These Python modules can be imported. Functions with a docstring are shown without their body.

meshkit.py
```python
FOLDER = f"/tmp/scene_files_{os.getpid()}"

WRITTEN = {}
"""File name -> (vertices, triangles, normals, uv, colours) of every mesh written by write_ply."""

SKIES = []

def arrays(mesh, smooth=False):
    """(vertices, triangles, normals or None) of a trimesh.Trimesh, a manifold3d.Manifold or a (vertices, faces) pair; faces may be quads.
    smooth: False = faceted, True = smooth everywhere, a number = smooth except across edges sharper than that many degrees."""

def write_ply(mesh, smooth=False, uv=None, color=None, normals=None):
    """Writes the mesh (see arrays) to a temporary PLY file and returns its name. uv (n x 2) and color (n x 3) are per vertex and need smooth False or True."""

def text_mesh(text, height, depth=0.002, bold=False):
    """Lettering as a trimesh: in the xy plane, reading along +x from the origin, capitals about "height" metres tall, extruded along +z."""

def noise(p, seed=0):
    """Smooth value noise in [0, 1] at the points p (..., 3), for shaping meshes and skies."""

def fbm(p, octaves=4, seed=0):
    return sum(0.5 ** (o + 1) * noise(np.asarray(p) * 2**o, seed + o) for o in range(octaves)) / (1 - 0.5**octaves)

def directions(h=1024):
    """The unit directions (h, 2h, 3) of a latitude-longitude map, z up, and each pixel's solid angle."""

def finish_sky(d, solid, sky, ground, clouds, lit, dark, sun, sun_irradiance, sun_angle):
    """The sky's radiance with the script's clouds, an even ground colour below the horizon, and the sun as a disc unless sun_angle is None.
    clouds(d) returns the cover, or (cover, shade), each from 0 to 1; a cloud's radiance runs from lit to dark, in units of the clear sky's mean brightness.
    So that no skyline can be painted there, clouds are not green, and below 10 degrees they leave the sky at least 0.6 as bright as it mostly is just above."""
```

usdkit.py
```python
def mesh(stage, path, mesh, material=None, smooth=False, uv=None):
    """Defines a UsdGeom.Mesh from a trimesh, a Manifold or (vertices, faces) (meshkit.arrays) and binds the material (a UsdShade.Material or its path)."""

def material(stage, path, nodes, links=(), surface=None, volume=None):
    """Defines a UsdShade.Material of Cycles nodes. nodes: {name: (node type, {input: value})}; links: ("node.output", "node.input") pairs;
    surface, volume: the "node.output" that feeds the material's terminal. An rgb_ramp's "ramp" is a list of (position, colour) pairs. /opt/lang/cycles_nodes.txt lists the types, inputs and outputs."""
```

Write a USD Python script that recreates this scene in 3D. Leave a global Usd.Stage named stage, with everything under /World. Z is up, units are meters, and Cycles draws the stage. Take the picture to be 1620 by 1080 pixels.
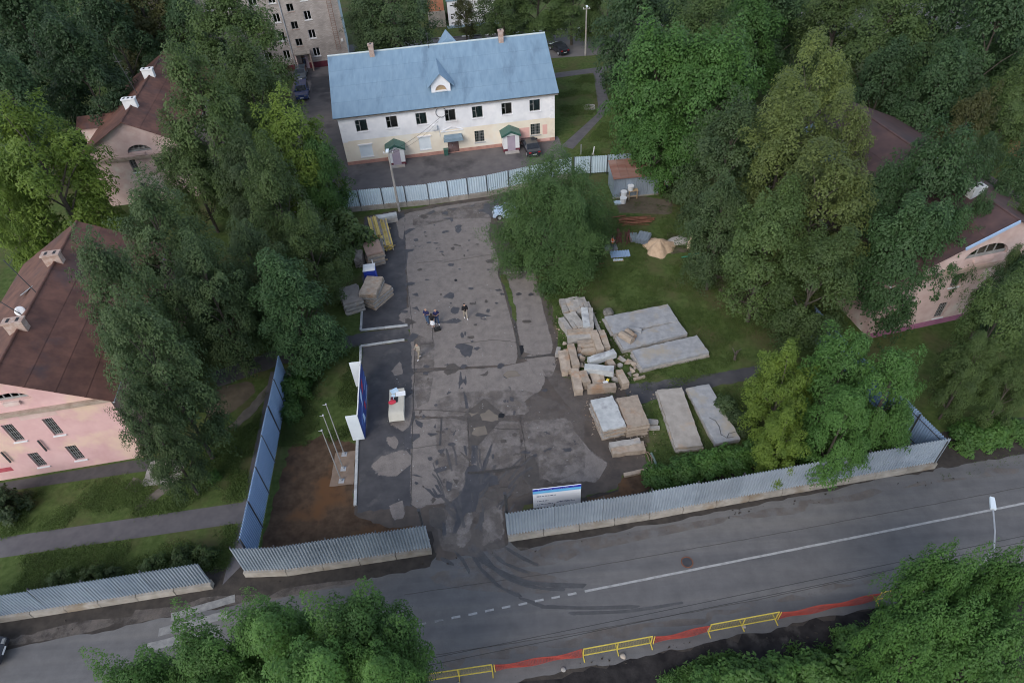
import math, random
import numpy as np, trimesh, shapely
from shapely.geometry import Polygon, LineString, box as sbox
from shapely.ops import unary_union
import manifold3d as m3
import usdkit, meshkit
from pxr import Usd, UsdGeom, UsdLux, UsdShade, Gf, Sdf

stage = Usd.Stage.CreateInMemory()
UsdGeom.SetStageUpAxis(stage, UsdGeom.Tokens.z)
UsdGeom.SetStageMetersPerUnit(stage, 1.0)
World = UsdGeom.Xform.Define(stage, '/World'); stage.SetDefaultPrim(World.GetPrim())
UsdGeom.Scope.Define(stage, '/World/Looks')
rnd = random.Random(7); RG = np.random.default_rng(11)

# ------------------------------------------------------------------ camera, sky, sun, exposure
FPX, PITCH, ROLL, CAMH = 1050.0, math.radians(43.65), math.radians(-3.87), 40.71
_d = np.array([0, math.cos(PITCH), -math.sin(PITCH)]); _r = np.array([1.0, 0, 0]); _u = np.cross(_r, _d)
CR = math.cos(ROLL) * _r + math.sin(ROLL) * _u; CU = -math.sin(ROLL) * _r + math.cos(ROLL) * _u; CD = _d
cam = UsdGeom.Camera.Define(stage, '/World/camera')
cam.CreateHorizontalApertureAttr(36.0); cam.CreateVerticalApertureAttr(24.0)
cam.CreateFocalLengthAttr(36.0 * FPX / 1620); cam.CreateClippingRangeAttr(Gf.Vec2f(0.5, 3000))
cam.CreateExposureAttr(1.3)
cam.AddTransformOp().Set(Gf.Matrix4d(*CR, 0, *CU, 0, *(-CD), 0, 0, 0, CAMH, 1))
SUN_AZ, SUN_EL = math.radians(212), math.radians(36)      # azimuth clockwise from +y (behind and left of the camera)
sdir = np.array([math.sin(SUN_AZ) * math.cos(SUN_EL), math.cos(SUN_AZ) * math.cos(SUN_EL), math.sin(SUN_EL)])
dome = UsdLux.DomeLight.Define(stage, '/World/sky')
usdkit.material(stage, '/World/Looks/sky_material', {
    's': ('sky_texture', {'sky_type': 'single_scattering', 'sun_disc': False, 'sun_elevation': SUN_EL, 'sun_rotation': SUN_AZ}),
    'h': ('hsv', {'saturation': 0.66}),
    'b': ('background_shader', {'strength': 0.105})}, [('s.color', 'h.color'), ('h.color', 'b.color')], surface='b.background')
UsdShade.MaterialBindingAPI.Apply(dome.GetPrim()).Bind(UsdShade.Material.Get(stage, '/World/Looks/sky_material'))
sun = UsdLux.DistantLight.Define(stage, '/World/sun')
sun.CreateIntensityAttr(0.2); sun.CreateAngleAttr(35.0); sun.CreateColorAttr(Gf.Vec3f(1.0, 0.94, 0.86)); sun.CreateNormalizeAttr(True)
_z = sdir; _x = np.cross([0, 0, 1], _z); _x /= np.linalg.norm(_x); _y = np.cross(_z, _x)
sun.AddTransformOp().Set(Gf.Matrix4d(*_x, 0, *_y, 0, *_z, 0, 0, 0, 60, 1))

# ------------------------------------------------------------------ helpers
def G(px, py, z=0.0):
    """survey: a point of the photograph lying at height z -> its world position"""
    v = CD * FPX + CR * (px - 810) + CU * (540 - py)
    return np.array([0, 0, CAMH]) + v * ((z - CAMH) / v[2])
def depth(p): return float((np.asarray(p) - [0, 0, CAMH]) @ CD)
_used = {}
def numbered(parent, name):
    k = _used.get((parent, name), 0); _used[(parent, name)] = k + 1
    return f'{parent}/{name}' if k == 0 else f'{parent}/{name}_{k:03d}'
def path_of(o): return '/World' if o is None else str(o.GetPath())
def tag(o, label=None, cat=None, group=None, kind=None):
    p = o.GetPrim()
    for k, v in (('label', label), ('category', cat), ('group', group), ('kind', kind)):
        if v: p.SetCustomDataByKey(k, v)
    return o
def obj(name, mesh, mat, parent=None, smooth=False, label=None, cat=None, group=None, kind=None):
    o = usdkit.mesh(stage, numbered(path_of(parent), name), mesh, mat, smooth=smooth)
    return tag(o, label, cat, group, kind)
def xm(loc=(0, 0, 0), rz=0.0, scale=(1, 1, 1), tilt=(0, 0)):
    c, s = math.cos(rz), math.sin(rz); R = np.array([[c, -s, 0], [s, c, 0], [0, 0, 1.0]])
    if tilt != (0, 0):
        a, b = tilt
        R = R @ np.array([[1, 0, 0], [0, math.cos(a), -math.sin(a)], [0, math.sin(a), math.cos(a)]]) @ np.array([[math.cos(b), 0, math.sin(b)], [0, 1, 0], [-math.sin(b), 0, math.cos(b)]])
    M = np.eye(4); M[:3, :3] = R * np.array(scale); M[:3, 3] = loc
    return M
def gfm(M): return Gf.Matrix4d(*[float(x) for x in M.T.ravel()])
def thing(name, label, cat, M=None, group=None, kind=None):
    x = UsdGeom.Xform.Define(stage, numbered('/World', name)); x.AddTransformOp().Set(gfm(np.eye(4) if M is None else M))
    return tag(x, label, cat, group, kind)
def copy_of(src, label, cat, M, group=None):
    name = src.GetPath().name
    name = name[:-4] if name[-4:-3] == '_' and name[-3:].isdigit() else name
    x = UsdGeom.Xform.Define(stage, numbered('/World', name)); x.AddTransformOp().Set(gfm(M))
    x.GetPrim().GetReferences().AddInternalReference(src.GetPath()); x.GetPrim().SetInstanceable(True)
    return tag(x, label, cat, group)
cat_ = trimesh.util.concatenate
def bx(x0, x1, y0, y1, z0, z1):
    m = trimesh.creation.box((x1 - x0, y1 - y0, z1 - z0)); m.apply_translation(((x0 + x1) / 2, (y0 + y1) / 2, (z0 + z1) / 2)); return m
def tf(m, M): m = m.copy(); m.apply_transform(M); return m
def extr(poly, h):
    ps = getattr(poly, 'geoms', [poly]); return cat_([trimesh.creation.extrude_polygon(p, h, engine='earcut') for p in ps if p.area > 1e-6])
def xz(poly, y0, y1):
    """polygon in (x, z) extruded from y0 to y1"""
    m = extr(poly, y1 - y0); v = m.vertices.copy(); m.vertices = np.stack([v[:, 0], y1 - v[:, 2], v[:, 1]], 1); m.invert() if m.volume < 0 else None; return m
def yz(poly, x0, x1):
    m = extr(poly, x1 - x0); v = m.vertices.copy(); m.vertices = np.stack([x0 + v[:, 2], v[:, 0], v[:, 1]], 1); m.invert() if m.volume < 0 else None; return m
def sheet(poly, z):
    out = []
    for p in getattr(poly, 'geoms', [poly]):
        if p.area < 1e-5: continue
        v, f = trimesh.creation.triangulate_polygon(p, engine='earcut')
        m = trimesh.Trimesh(np.c_[v, np.full(len(v), z)], f, process=False)
        if m.face_normals[:, 2].mean() < 0: m.invert()
        out.append(m)
    return cat_(out)
def tube(pts, rad, n=7, cap=True):
    pts = np.asarray(pts, float); k = len(pts); rad = np.broadcast_to(rad, k)
    t = np.gradient(pts, axis=0); t /= np.linalg.norm(t, axis=1, keepdims=True) + 1e-9
    ref = np.array([0.31, 0.17, 0.9]) if abs(t[:, 2]).mean() < 0.7 else np.array([1.0, 0.2, 0.1])
    a = np.cross(t, ref); a /= np.linalg.norm(a, axis=1, keepdims=True); b = np.cross(t, a)
    th = np.arange(n) / n * 2 * math.pi
    V = pts[:, None] + rad[:, None, None] * (np.cos(th)[None, :, None] * a[:, None] + np.sin(th)[None, :, None] * b[:, None])
    V = V.reshape(-1, 3); F = []
    for i in range(k - 1):
        for j in range(n):
            p, q = i * n + j, i * n + (j + 1) % n; F += [(p, q, q + n), (p, q + n, p + n)]
    if cap:
        V = np.vstack([V, pts[0], pts[-1]]); c0, c1 = len(V) - 2, len(V) - 1
        for j in range(n): F += [(c0, (j + 1) % n, j), (c1, (k - 1) * n + j, (k - 1) * n + (j + 1) % n)]
    m = trimesh.Trimesh(V, F, process=False)
    if cap and m.volume < 0: m.invert()
    return m
def cyl(p, q, r, n=10): return tube([p, q], r, n)
def rag(poly, amp=0.2, step=0.22, seed=0, scale=1.0):
    """irregular outline: the ring is densified and pushed about by noise"""
    out = []
    for p in getattr(poly, 'geoms', [poly]):
        ring = p.exterior.segmentize(step); c = np.array(ring.coords)[:-1]
        q = np.c_[c, np.zeros(len(c))] / scale
        d = np.stack([meshkit.fbm(q * 1.3 + 7.7, 3, seed), meshkit.fbm(q * 1.3 + 31.1, 3, seed + 9)], 1) - 0.5
        d += 0.5 * (np.stack([meshkit.noise(q * 5.1 + 3, seed + 3), meshkit.noise(q * 5.1 + 13, seed + 5)], 1) - 0.5)
        out.append(Polygon(c + d * 2 * amp).buffer(0))
    return unary_union(out)
def GP(pts, z=0.0): return Polygon([G(x, y, z)[:2] for x, y in pts]).buffer(0)
def chip(m, amp, seed, length=0.35):
    """worn edges: subdivide a block and push its vertices a little"""
    m = m.subdivide_to_size(length, max_iter=6) if length else m
    v = np.round(np.array(m.vertices), 4); n = np.stack([meshkit.noise(v * 2.7 + k * 11.3, seed + k) for k in range(3)], 1) - 0.5
    m.vertices = v + n * 2 * amp; return m

# ------------------------------------------------------------------ materials
def L(*c): return tuple(((x / 255) / 12.92 if x / 255 <= 0.04045 else ((x / 255 + 0.055) / 1.055) ** 2.4) for x in c)
_mc = {}
def mat(name, c1, c2=None, scale=1.5, rough=0.8, detail=6, lo=0.35, hi=0.65, bump=0.0, bscale=None, metal=0.0, spec=0.3, rand=0.0, c3=None, s3=0.3, l3=0.55, h3=0.68, stretch=None, world=True, coat=0.0):
    """base colour varied by noise between c1 and c2, a second larger noise towards c3, fine bump, a shift per object"""
    if name in _mc: return _mc[name]
    N = {'p': ('principled_bsdf', {'roughness': rough, 'metallic': metal, 'specular_ior_level': spec, 'coat_weight': coat})}; K = []
    N['g'] = ('geometry', {}) if world else ('texture_coordinate', {}); src = 'g.position' if world else 'g.object'
    if stretch: N['mp'] = ('mapping', {'scale': stretch}); K.append((src, 'mp.vector')); src = 'mp.vector'
    N['n'] = ('noise_texture', {'scale': scale, 'detail': detail, 'roughness': 0.62}); K.append((src, 'n.vector'))
    N['r'] = ('rgb_ramp', {'ramp': [(lo, c1), (hi, c2 or c1)]}); K.append(('n.fac', 'r.fac')); col = 'r.color'
    if c3:
        N['n3'] = ('noise_texture', {'scale': s3, 'detail': 5, 'roughness': 0.6}); K.append((src, 'n3.vector'))
        N['m3'] = ('map_range', {'from_min': l3, 'from_max': h3, 'clamp': True}); K.append(('n3.fac', 'm3.value'))
        N['x3'] = ('mix_color', {'b': c3}); K += [('m3.result', 'x3.fac'), (col, 'x3.a')]; col = 'x3.result'
    if rand:
        N['o'] = ('object_info', {}); N['om'] = ('map_range', {'to_min': 1 - rand, 'to_max': 1 + rand}); N['hv'] = ('hsv', {})
        K += [('o.random', 'om.value'), ('om.result', 'hv.value'), (col, 'hv.color')]; col = 'hv.color'
    K.append((col, 'p.base_color'))
    if bump:
        N['nb'] = ('noise_texture', {'scale': bscale or scale * 8, 'detail': 5}); N['b'] = ('bump', {'strength': bump, 'distance': 0.03})
        K += [(src, 'nb.vector'), ('nb.fac', 'b.height'), ('b.normal', 'p.normal')]
    _mc[name] = usdkit.material(stage, '/World/Looks/' + name, N, K, surface='p.BSDF'); return _mc[name]
def leafmat(name, a, b, c, trans=0.34):
    N = {'g': ('geometry', {}), 'r': ('rgb_ramp', {'ramp': [(0.0, a), (0.55, b), (1.0, c)]}), 'tc': ('texture_coordinate', {}),
         'n': ('noise_texture', {'scale': 0.55, 'detail': 3}), 'ad': ('math', {'math_type': 'multiply_add', 'value2': 0.45}), 'nm': ('map_range', {'from_min': 0.3, 'from_max': 0.7, 'to_min': 0.0, 'to_max': 0.55}),
         'o': ('object_info', {}), 'om': ('map_range', {'to_min': 0.8, 'to_max': 1.25}), 'hv': ('hsv', {}),
         'p': ('principled_bsdf', {'roughness': 0.55, 'specular_ior_level': 0.35}), 't': ('translucent_bsdf', {}), 'x': ('mix_closure', {'fac': trans})}
    K = [('tc.object', 'n.vector'), ('n.fac', 'nm.value'), ('g.random_per_island', 'ad.value1'), ('nm.result', 'ad.value3'), ('ad.value', 'r.fac'), ('r.color', 'hv.color'),
         ('o.random', 'om.value'), ('om.result', 'hv.value'), ('hv.color', 'p.base_color'), ('hv.color', 't.color'), ('p.BSDF', 'x.closure1'), ('t.BSDF', 'x.closure2')]
    return usdkit.material(stage, '/World/Looks/' + name, N, K, surface='x.closure')
M_grass = mat('grass_material', (0.044, 0.070, 0.019), (0.080, 0.112, 0.036), scale=2.2, rough=0.95, bump=0.5, bscale=14, c3=(0.088, 0.078, 0.040), s3=0.3, l3=0.46, h3=0.72, spec=0.1)
_rn = {'g': ('geometry', {}), 'mp': ('mapping', {'rotation': (0, 0, -.1333), 'scale': (.03, .62, 1)}), 'w': ('noise_texture', {'scale': 1.0, 'detail': 6, 'roughness': .6}), 'n': ('noise_texture', {'scale': .9, 'detail': 8, 'roughness': .65}), 'f': ('noise_texture', {'scale': 28, 'detail': 3}),
       'a': ('rgb_ramp', {'ramp': [(.3, (.080, .079, .083)), (.5, (.104, .101, .103)), (.68, (.132, .125, .121))]}), 'm': ('map_range', {'from_min': .3, 'from_max': .7, 'to_min': .82, 'to_max': 1.14}), 'fm': ('map_range', {'from_min': .3, 'from_max': .7, 'to_min': .88, 'to_max': 1.1}), 'mm': ('math', {'math_type': 'multiply'}), 'hv': ('hsv', {}), 'bu': ('bump', {'strength': .25, 'distance': .02}), 'p': ('principled_bsdf', {'roughness': .72})}
M_road = usdkit.material(stage, '/World/Looks/road_asphalt', _rn, [('g.position', 'mp.vector'), ('mp.vector', 'w.vector'), ('g.position', 'n.vector'), ('g.position', 'f.vector'), ('w.fac', 'a.fac'), ('n.fac', 'm.value'), ('f.fac', 'fm.value'), ('m.result', 'mm.value1'), ('fm.result', 'mm.value2'), ('mm.value', 'hv.value'), ('a.color', 'hv.color'), ('hv.color', 'p.base_color'), ('f.fac', 'bu.height'), ('bu.normal', 'p.normal')], surface='p.BSDF')
M_plaza = mat('plaza_asphalt', (0.105, 0.096, 0.098), (0.14, 0.127, 0.125), scale=0.7, rough=0.8, bump=0.25, bscale=25, c3=(0.06, 0.056, 0.058), s3=0.18)
M_dark = mat('dark_asphalt', (0.046, 0.045, 0.050), (0.072, 0.070, 0.074), scale=0.9, rough=0.6, bump=0.3, bscale=24, c3=(0.095, 0.09, 0.09), s3=0.5, l3=0.56, h3=0.66)
M_mud = mat('mud', (0.060, 0.050, 0.045), (0.10, 0.082, 0.070), scale=0.8, rough=0.8, bump=0.4, bscale=12, c3=(0.042, 0.038, 0.04), s3=0.3)
M_soil = mat('bare_soil', (0.055, 0.036, 0.025), (0.10, 0.068, 0.046), scale=1.2, rough=0.95, bump=0.6, bscale=9, c3=(0.11, 0.058, 0.03), s3=0.3, l3=0.5, h3=0.65, spec=0.1)
M_black = mat('black_soil', (0.014, 0.013, 0.014), (0.034, 0.031, 0.031), scale=1.1, rough=0.95, bump=0.7, bscale=8, c3=(0.075, 0.068, 0.064), s3=0.35, l3=0.6, h3=0.7, spec=0.1)
M_verge = mat('verge_dirt', (0.036, 0.032, 0.03), (0.06, 0.052, 0.046), scale=1.4, rough=0.9, bump=0.5, bscale=12, spec=0.1)
M_slab = mat('yard_concrete', (0.142, 0.127, 0.122), (0.215, 0.192, 0.182), scale=1.6, rough=0.8, bump=0.2, bscale=26, c3=(0.125, 0.116, 0.118), s3=0.28, l3=0.48, h3=0.66)
def softmat(name, c1, c2, rough, k=2.4, scale=2.3, c3=None, top=.95, off=-1.08, nm=1.75):
    """a patch whose rim dissolves in blotches: the primvar fade runs from 0 at the rim to 1 inside"""
    N = {'g': ('geometry', {}), 'at': ('attribute', {'attribute': 'fade'}), 'n': ('noise_texture', {'scale': scale, 'detail': 9, 'roughness': .7}), 'a': ('math', {'math_type': 'multiply_add', 'value2': 1.5, 'value3': off}), 'b': ('math', {'math_type': 'multiply_add', 'value2': nm}), 'm': ('math', {'math_type': 'multiply', 'value2': k, 'use_clamp': True}), 'm2': ('math', {'math_type': 'minimum', 'value2': top}),
         'n2': ('noise_texture', {'scale': 1.4, 'detail': 7, 'roughness': .65}), 'c': ('rgb_ramp', {'ramp': [(.35, c1), (.65, c2)] if c3 is None else [(.3, c1), (.5, c2), (.7, c3)]}), 'f': ('noise_texture', {'scale': 26, 'detail': 3}), 'fm': ('map_range', {'from_min': .3, 'from_max': .7, 'to_min': .8, 'to_max': 1.18}), 'hv': ('hsv', {}), 'bu': ('bump', {'strength': .2, 'distance': .02}), 'p': ('principled_bsdf', {'roughness': rough}), 't': ('transparent_bsdf', {'color': (1, 1, 1)}), 'x': ('mix_closure', {})}
    return usdkit.material(stage, '/World/Looks/' + name, N, [('g.position', 'n.vector'), ('g.position', 'n2.vector'), ('g.position', 'f.vector'), ('at.fac', 'a.value1'), ('n.fac', 'b.value1'), ('a.value', 'b.value3'), ('b.value', 'm.value1'), ('m.value', 'm2.value1'), ('m2.value', 'x.fac'), ('n2.fac', 'c.fac'), ('f.fac', 'fm.value'), ('fm.result', 'hv.value'), ('c.color', 'hv.color'), ('hv.color', 'p.base_color'), ('f.fac', 'bu.height'), ('bu.normal', 'p.normal'), ('t.BSDF', 'x.closure1'), ('p.BSDF', 'x.closure2')], surface='x.closure')
def soft(name, poly, z, w, m, parent):
    """a flat patch with its rim ring: vertices on the outline carry fade 0, those inside 1"""
    V, F, A = [], [], []; n = 0
    for p in getattr(poly, 'geoms', [poly]):
        if p.area < 1e-3: continue
        ww = min(w, .45 * p.area / max(p.length, 1e-6) * 1.6); inner = p.buffer(-ww, join_style=1).simplify(.03)
        for q, in_ in ((p.difference(inner), False), (inner, True)):
            for h in getattr(q, 'geoms', [q]):
                if h.area < 1e-5: continue
                v, f = trimesh.creation.triangulate_polygon(h, engine='earcut'); d = shapely.distance(p.exterior, shapely.points(v))
                V.append(v); F.append(np.asarray(f) + n); A.append(np.ones(len(v)) if in_ else (d > ww * .35).astype(float)); n += len(v)
    V, F, A = np.vstack(V), np.vstack(F), np.concatenate(A); t = np.cross(np.c_[V[F[:, 1]] - V[F[:, 0]], np.zeros(len(F))], np.c_[V[F[:, 2]] - V[F[:, 0]], np.zeros(len(F))])[:, 2] < 0
    F[t] = F[t][:, ::-1]; o = obj(name, trimesh.Trimesh(np.c_[V, np.full(len(V), z)], F, process=False), m, parent)
    UsdGeom.PrimvarsAPI(o).CreatePrimvar('fade', Sdf.ValueTypeNames.FloatArray, 'vertex').Set([float(x) for x in A]); return o
M_wet = softmat('damp_patch', (0.040, 0.039, 0.043), (0.066, 0.063, 0.067), 0.42, 2.2, 3.2, off=-1.6, nm=2.4)
M_wetb = softmat('damp_brown', (0.056, 0.048, 0.043), (0.088, 0.074, 0.064), 0.6, 2.2, 3.0, off=-1.6, nm=2.4)
M_slabs = softmat('yard_concrete_worn', (0.134, 0.118, 0.111), (0.178, 0.156, 0.143), 0.8, 2.6, 1.7, (0.214, 0.188, 0.170), 1.0, -1.85, 2.7)
M_tyre = softmat('tyre_black', (0.036, 0.036, 0.039), (0.06, 0.06, 0.064), 0.8, 1.3, 2.4, top=.75, off=-1.75, nm=2.6)
M_drag = softmat('drag_dirt', (0.05, 0.047, 0.048), (0.075, 0.07, 0.07), .6, 1.3, 2.8, top=.7, off=-1.75, nm=2.6)
M_earth = softmat('bare_earth_film', (.060, .046, .032), (.10, .08, .055), .95, 2.0, .9, top=.8, off=-1.9)
M_crack = mat('joint_dirt', (0.045, 0.041, 0.040), (0.075, 0.068, 0.063), scale=4)
M_film = softmat('mud_film', (0.066, 0.055, 0.049), (0.105, 0.088, 0.076), 0.75, 2.2, .75, top=.6, off=-2.2)
M_tar = mat('tar_black', (0.008, 0.008, 0.01), (0.018, 0.018, 0.02), scale=3, rough=0.5)
M_puddle = mat('muddy_puddle', (0.15, 0.125, 0.10), (0.18, 0.15, 0.12), scale=1.2, rough=0.08, spec=0.5)
M_path = mat('path_asphalt', (0.085, 0.08, 0.088), (0.115, 0.108, 0.114), scale=1.0, rough=0.85, bump=0.25, bscale=25)
M_trail = mat('trodden_earth', (0.10, 0.088, 0.075), (0.15, 0.13, 0.11), scale=1.6, rough=0.95, bump=0.4, bscale=12)
M_con = mat('weathered_concrete', (0.25, 0.235, 0.22), (0.36, 0.34, 0.32), scale=2.0, rough=0.9, bump=0.35, bscale=14, c3=(0.34, 0.25, 0.17), s3=0.7, l3=0.55, h3=0.72, rand=0.12)
M_conw = mat('pale_concrete', (0.33, 0.345, 0.35), (0.46, 0.47, 0.47), scale=1.8, rough=0.9, bump=0.3, bscale=14, c3=(0.25, 0.25, 0.26), s3=0.8, rand=0.08)
M_cont = mat('tan_concrete', (0.27, 0.22, 0.175), (0.38, 0.315, 0.255), scale=2.2, rough=0.92, bump=0.4, bscale=13, c3=(0.33, 0.20, 0.12), s3=0.8, l3=0.55, h3=0.7, rand=0.14)
M_cong = mat('grey_slab_concrete', (0.24, 0.245, 0.26), (0.33, 0.335, 0.345), scale=1.7, rough=0.88, bump=0.3, bscale=14, c3=(0.33, 0.285, 0.22), s3=0.4, l3=0.54, h3=0.7, rand=0.05)
M_block = mat('foundation_block', (0.22, 0.20, 0.175), (0.31, 0.285, 0.255), scale=1.6, rough=0.9, bump=0.3, bscale=12, rand=0.13, c3=(0.2, 0.16, 0.12), s3=0.5)
M_metal = mat('galvanised_sheet', (0.25, 0.295, 0.35), (0.33, 0.38, 0.44), scale=0.5, rough=0.3, metal=0.35, spec=0.5, rand=0.12)
M_metalblue = mat('blue_galvanised_sheet', (0.26, 0.38, 0.56), (0.33, 0.45, 0.64), scale=0.5, rough=0.4, metal=0.1, spec=0.5, rand=0.05)
M_metalback = mat('bluish_galvanised_sheet', (0.50, 0.61, 0.70), (0.60, 0.70, 0.77), scale=0.5, rough=0.3, metal=0.3, spec=0.5, rand=0.05)
M_steel = mat('dark_steel', (0.05, 0.05, 0.055), (0.07, 0.07, 0.075), rough=0.5, metal=0.3)
M_grey = mat('grey_paint', (0.30, 0.31, 0.33), (0.36, 0.37, 0.39), rough=0.4, spec=0.5)
M_white = mat('white_plaster', (0.66, 0.66, 0.68), (0.78, 0.77, 0.78), scale=0.7, rough=0.9, bump=0.1, bscale=20, c3=(0.60, 0.57, 0.56), s3=0.35, l3=0.58, h3=0.75)
M_cream = mat('cream_plaster', (0.70, 0.61, 0.49), (0.77, 0.70, 0.58), scale=0.6, rough=0.9, bump=0.1, bscale=20, c3=(0.72, 0.68, 0.6), s3=0.4)
M_pinkplinth = mat('pink_plinth', (0.36, 0.19, 0.15), (0.46, 0.26, 0.21), scale=1.2, rough=0.9)
M_patch = mat('pink_patch', (0.66, 0.38, 0.33), (0.72, 0.45, 0.40), scale=1.0, rough=0.9)
M_blueroof = mat('blue_roof_sheet', (0.15, 0.232, 0.315), (0.19, 0.28, 0.365), scale=1.0, rough=0.55, spec=0.4, rand=0.03, c3=(0.125, 0.19, 0.26), s3=0.3, stretch=(2.2, 0.6, 0.6), bump=0.1)
M_rust = mat('rust_roof', (0.078, 0.036, 0.028), (0.138, 0.064, 0.046), scale=0.9, rough=0.7, rand=0.12, c3=(0.06, 0.04, 0.042), s3=0.25, bump=0.15, spec=0.35)
M_rustd = mat('dark_rust_roof', (0.05, 0.032, 0.034), (0.085, 0.05, 0.047), scale=0.9, rough=0.7, rand=0.12, c3=(0.045, 0.036, 0.042), s3=0.25, bump=0.15, spec=0.3)
M_pink = mat('pink_plaster', (0.50, 0.305, 0.30), (0.59, 0.385, 0.375), scale=0.5, rough=0.9, bump=0.15, bscale=15, c3=(0.60, 0.45, 0.34), s3=0.28, l3=0.5, h3=0.66)
M_pinkpale = mat('pale_pink_plaster', (0.48, 0.34, 0.31), (0.58, 0.44, 0.41), scale=0.9, rough=0.9, bump=0.15, c3=(0.6, 0.53, 0.48), s3=0.4)
M_ledge = mat('dirty_ledge', (0.25, 0.19, 0.15), (0.36, 0.29, 0.24), scale=2, rough=0.9, bump=0.3)
M_glass = usdkit.material(stage, '/World/Looks/window_glass', {'f': ('fresnel', {'IOR': 1.5}), 't': ('transparent_bsdf', {'color': (0.55, 0.6, 0.6)}), 'g': ('glossy_bsdf', {'roughness': 0.03, 'color': (0.9, 0.9, 0.9)}), 'x': ('mix_closure', {})}, [('f.fac', 'x.fac'), ('t.BSDF', 'x.closure1'), ('g.BSDF', 'x.closure2')], surface='x.closure')
M_wframe = mat('white_frame', (0.62, 0.63, 0.64), (0.7, 0.7, 0.7), rough=0.5)
M_gframe = mat('grey_frame', (0.20, 0.20, 0.20), (0.3, 0.3, 0.29), rough=0.7)
M_room = mat('room_plaster', (0.30, 0.28, 0.25), (0.38, 0.35, 0.32), rough=1.0)
M_board = mat('white_blue_board', (0.60, 0.66, 0.70), (0.70, 0.75, 0.78), scale=0.8, rough=0.7)
M_curtain = mat('net_curtain', (0.36, 0.40, 0.40), (0.46, 0.49, 0.49), scale=3, rough=0.95, stretch=(6, 1, 0.4))
M_green = mat('green_porch_roof', (0.028, 0.085, 0.068), (0.04, 0.11, 0.09), rough=0.45, spec=0.5)
M_maroon = mat('maroon_paint', (0.10, 0.022, 0.035), (0.13, 0.03, 0.045), rough=0.6)
M_lilac = mat('lilac_door', (0.32, 0.27, 0.33), (0.38, 0.32, 0.38), rough=0.6)
M_brown = mat('brown_door', (0.11, 0.062, 0.055), (0.2, 0.14, 0.14), scale=1.0, rough=0.7)
M_canopy = mat('blue_canopy', (0.17, 0.24, 0.30), (0.22, 0.30, 0.36), rough=0.6)
M_brick = mat('chimney_brick', (0.30, 0.20, 0.16), (0.42, 0.34, 0.30), scale=3, rough=0.9, bump=0.4)
M_rubber = mat('rubber', (0.012, 0.012, 0.013), (0.018, 0.018, 0.018), rough=0.8)
M_wood = mat('raw_timber', (0.30, 0.21, 0.12), (0.42, 0.31, 0.19), scale=2, rough=0.85, stretch=(1, 1, 8))
M_yellow = mat('yellow_plank', (0.40, 0.29, 0.08), (0.54, 0.42, 0.15), scale=1.5, rough=0.8, rand=0.22, c3=(0.30, 0.26, 0.22), s3=0.6)
M_grime = mat('grey_timber', (0.20, 0.18, 0.16), (0.30, 0.27, 0.24), scale=2, rough=0.9, rand=0.15)
M_rebar = mat('rusty_steel', (0.13, 0.055, 0.035), (0.21, 0.10, 0.065), scale=3, rough=0.9, rand=0.15)
M_sand = mat('sand', (0.38, 0.275, 0.19), (0.48, 0.36, 0.255), scale=3, rough=1.0, bump=0.8, bscale=8, spec=0.1)
M_bark = mat('bark', (0.05, 0.042, 0.034), (0.10, 0.088, 0.074), scale=5, rough=0.95, bump=0.5, world=False)
M_paint = mat('road_paint', (0.20, 0.20, 0.20), (0.32, 0.32, 0.32), scale=3, rough=0.8, lo=0.3, hi=0.55)
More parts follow.
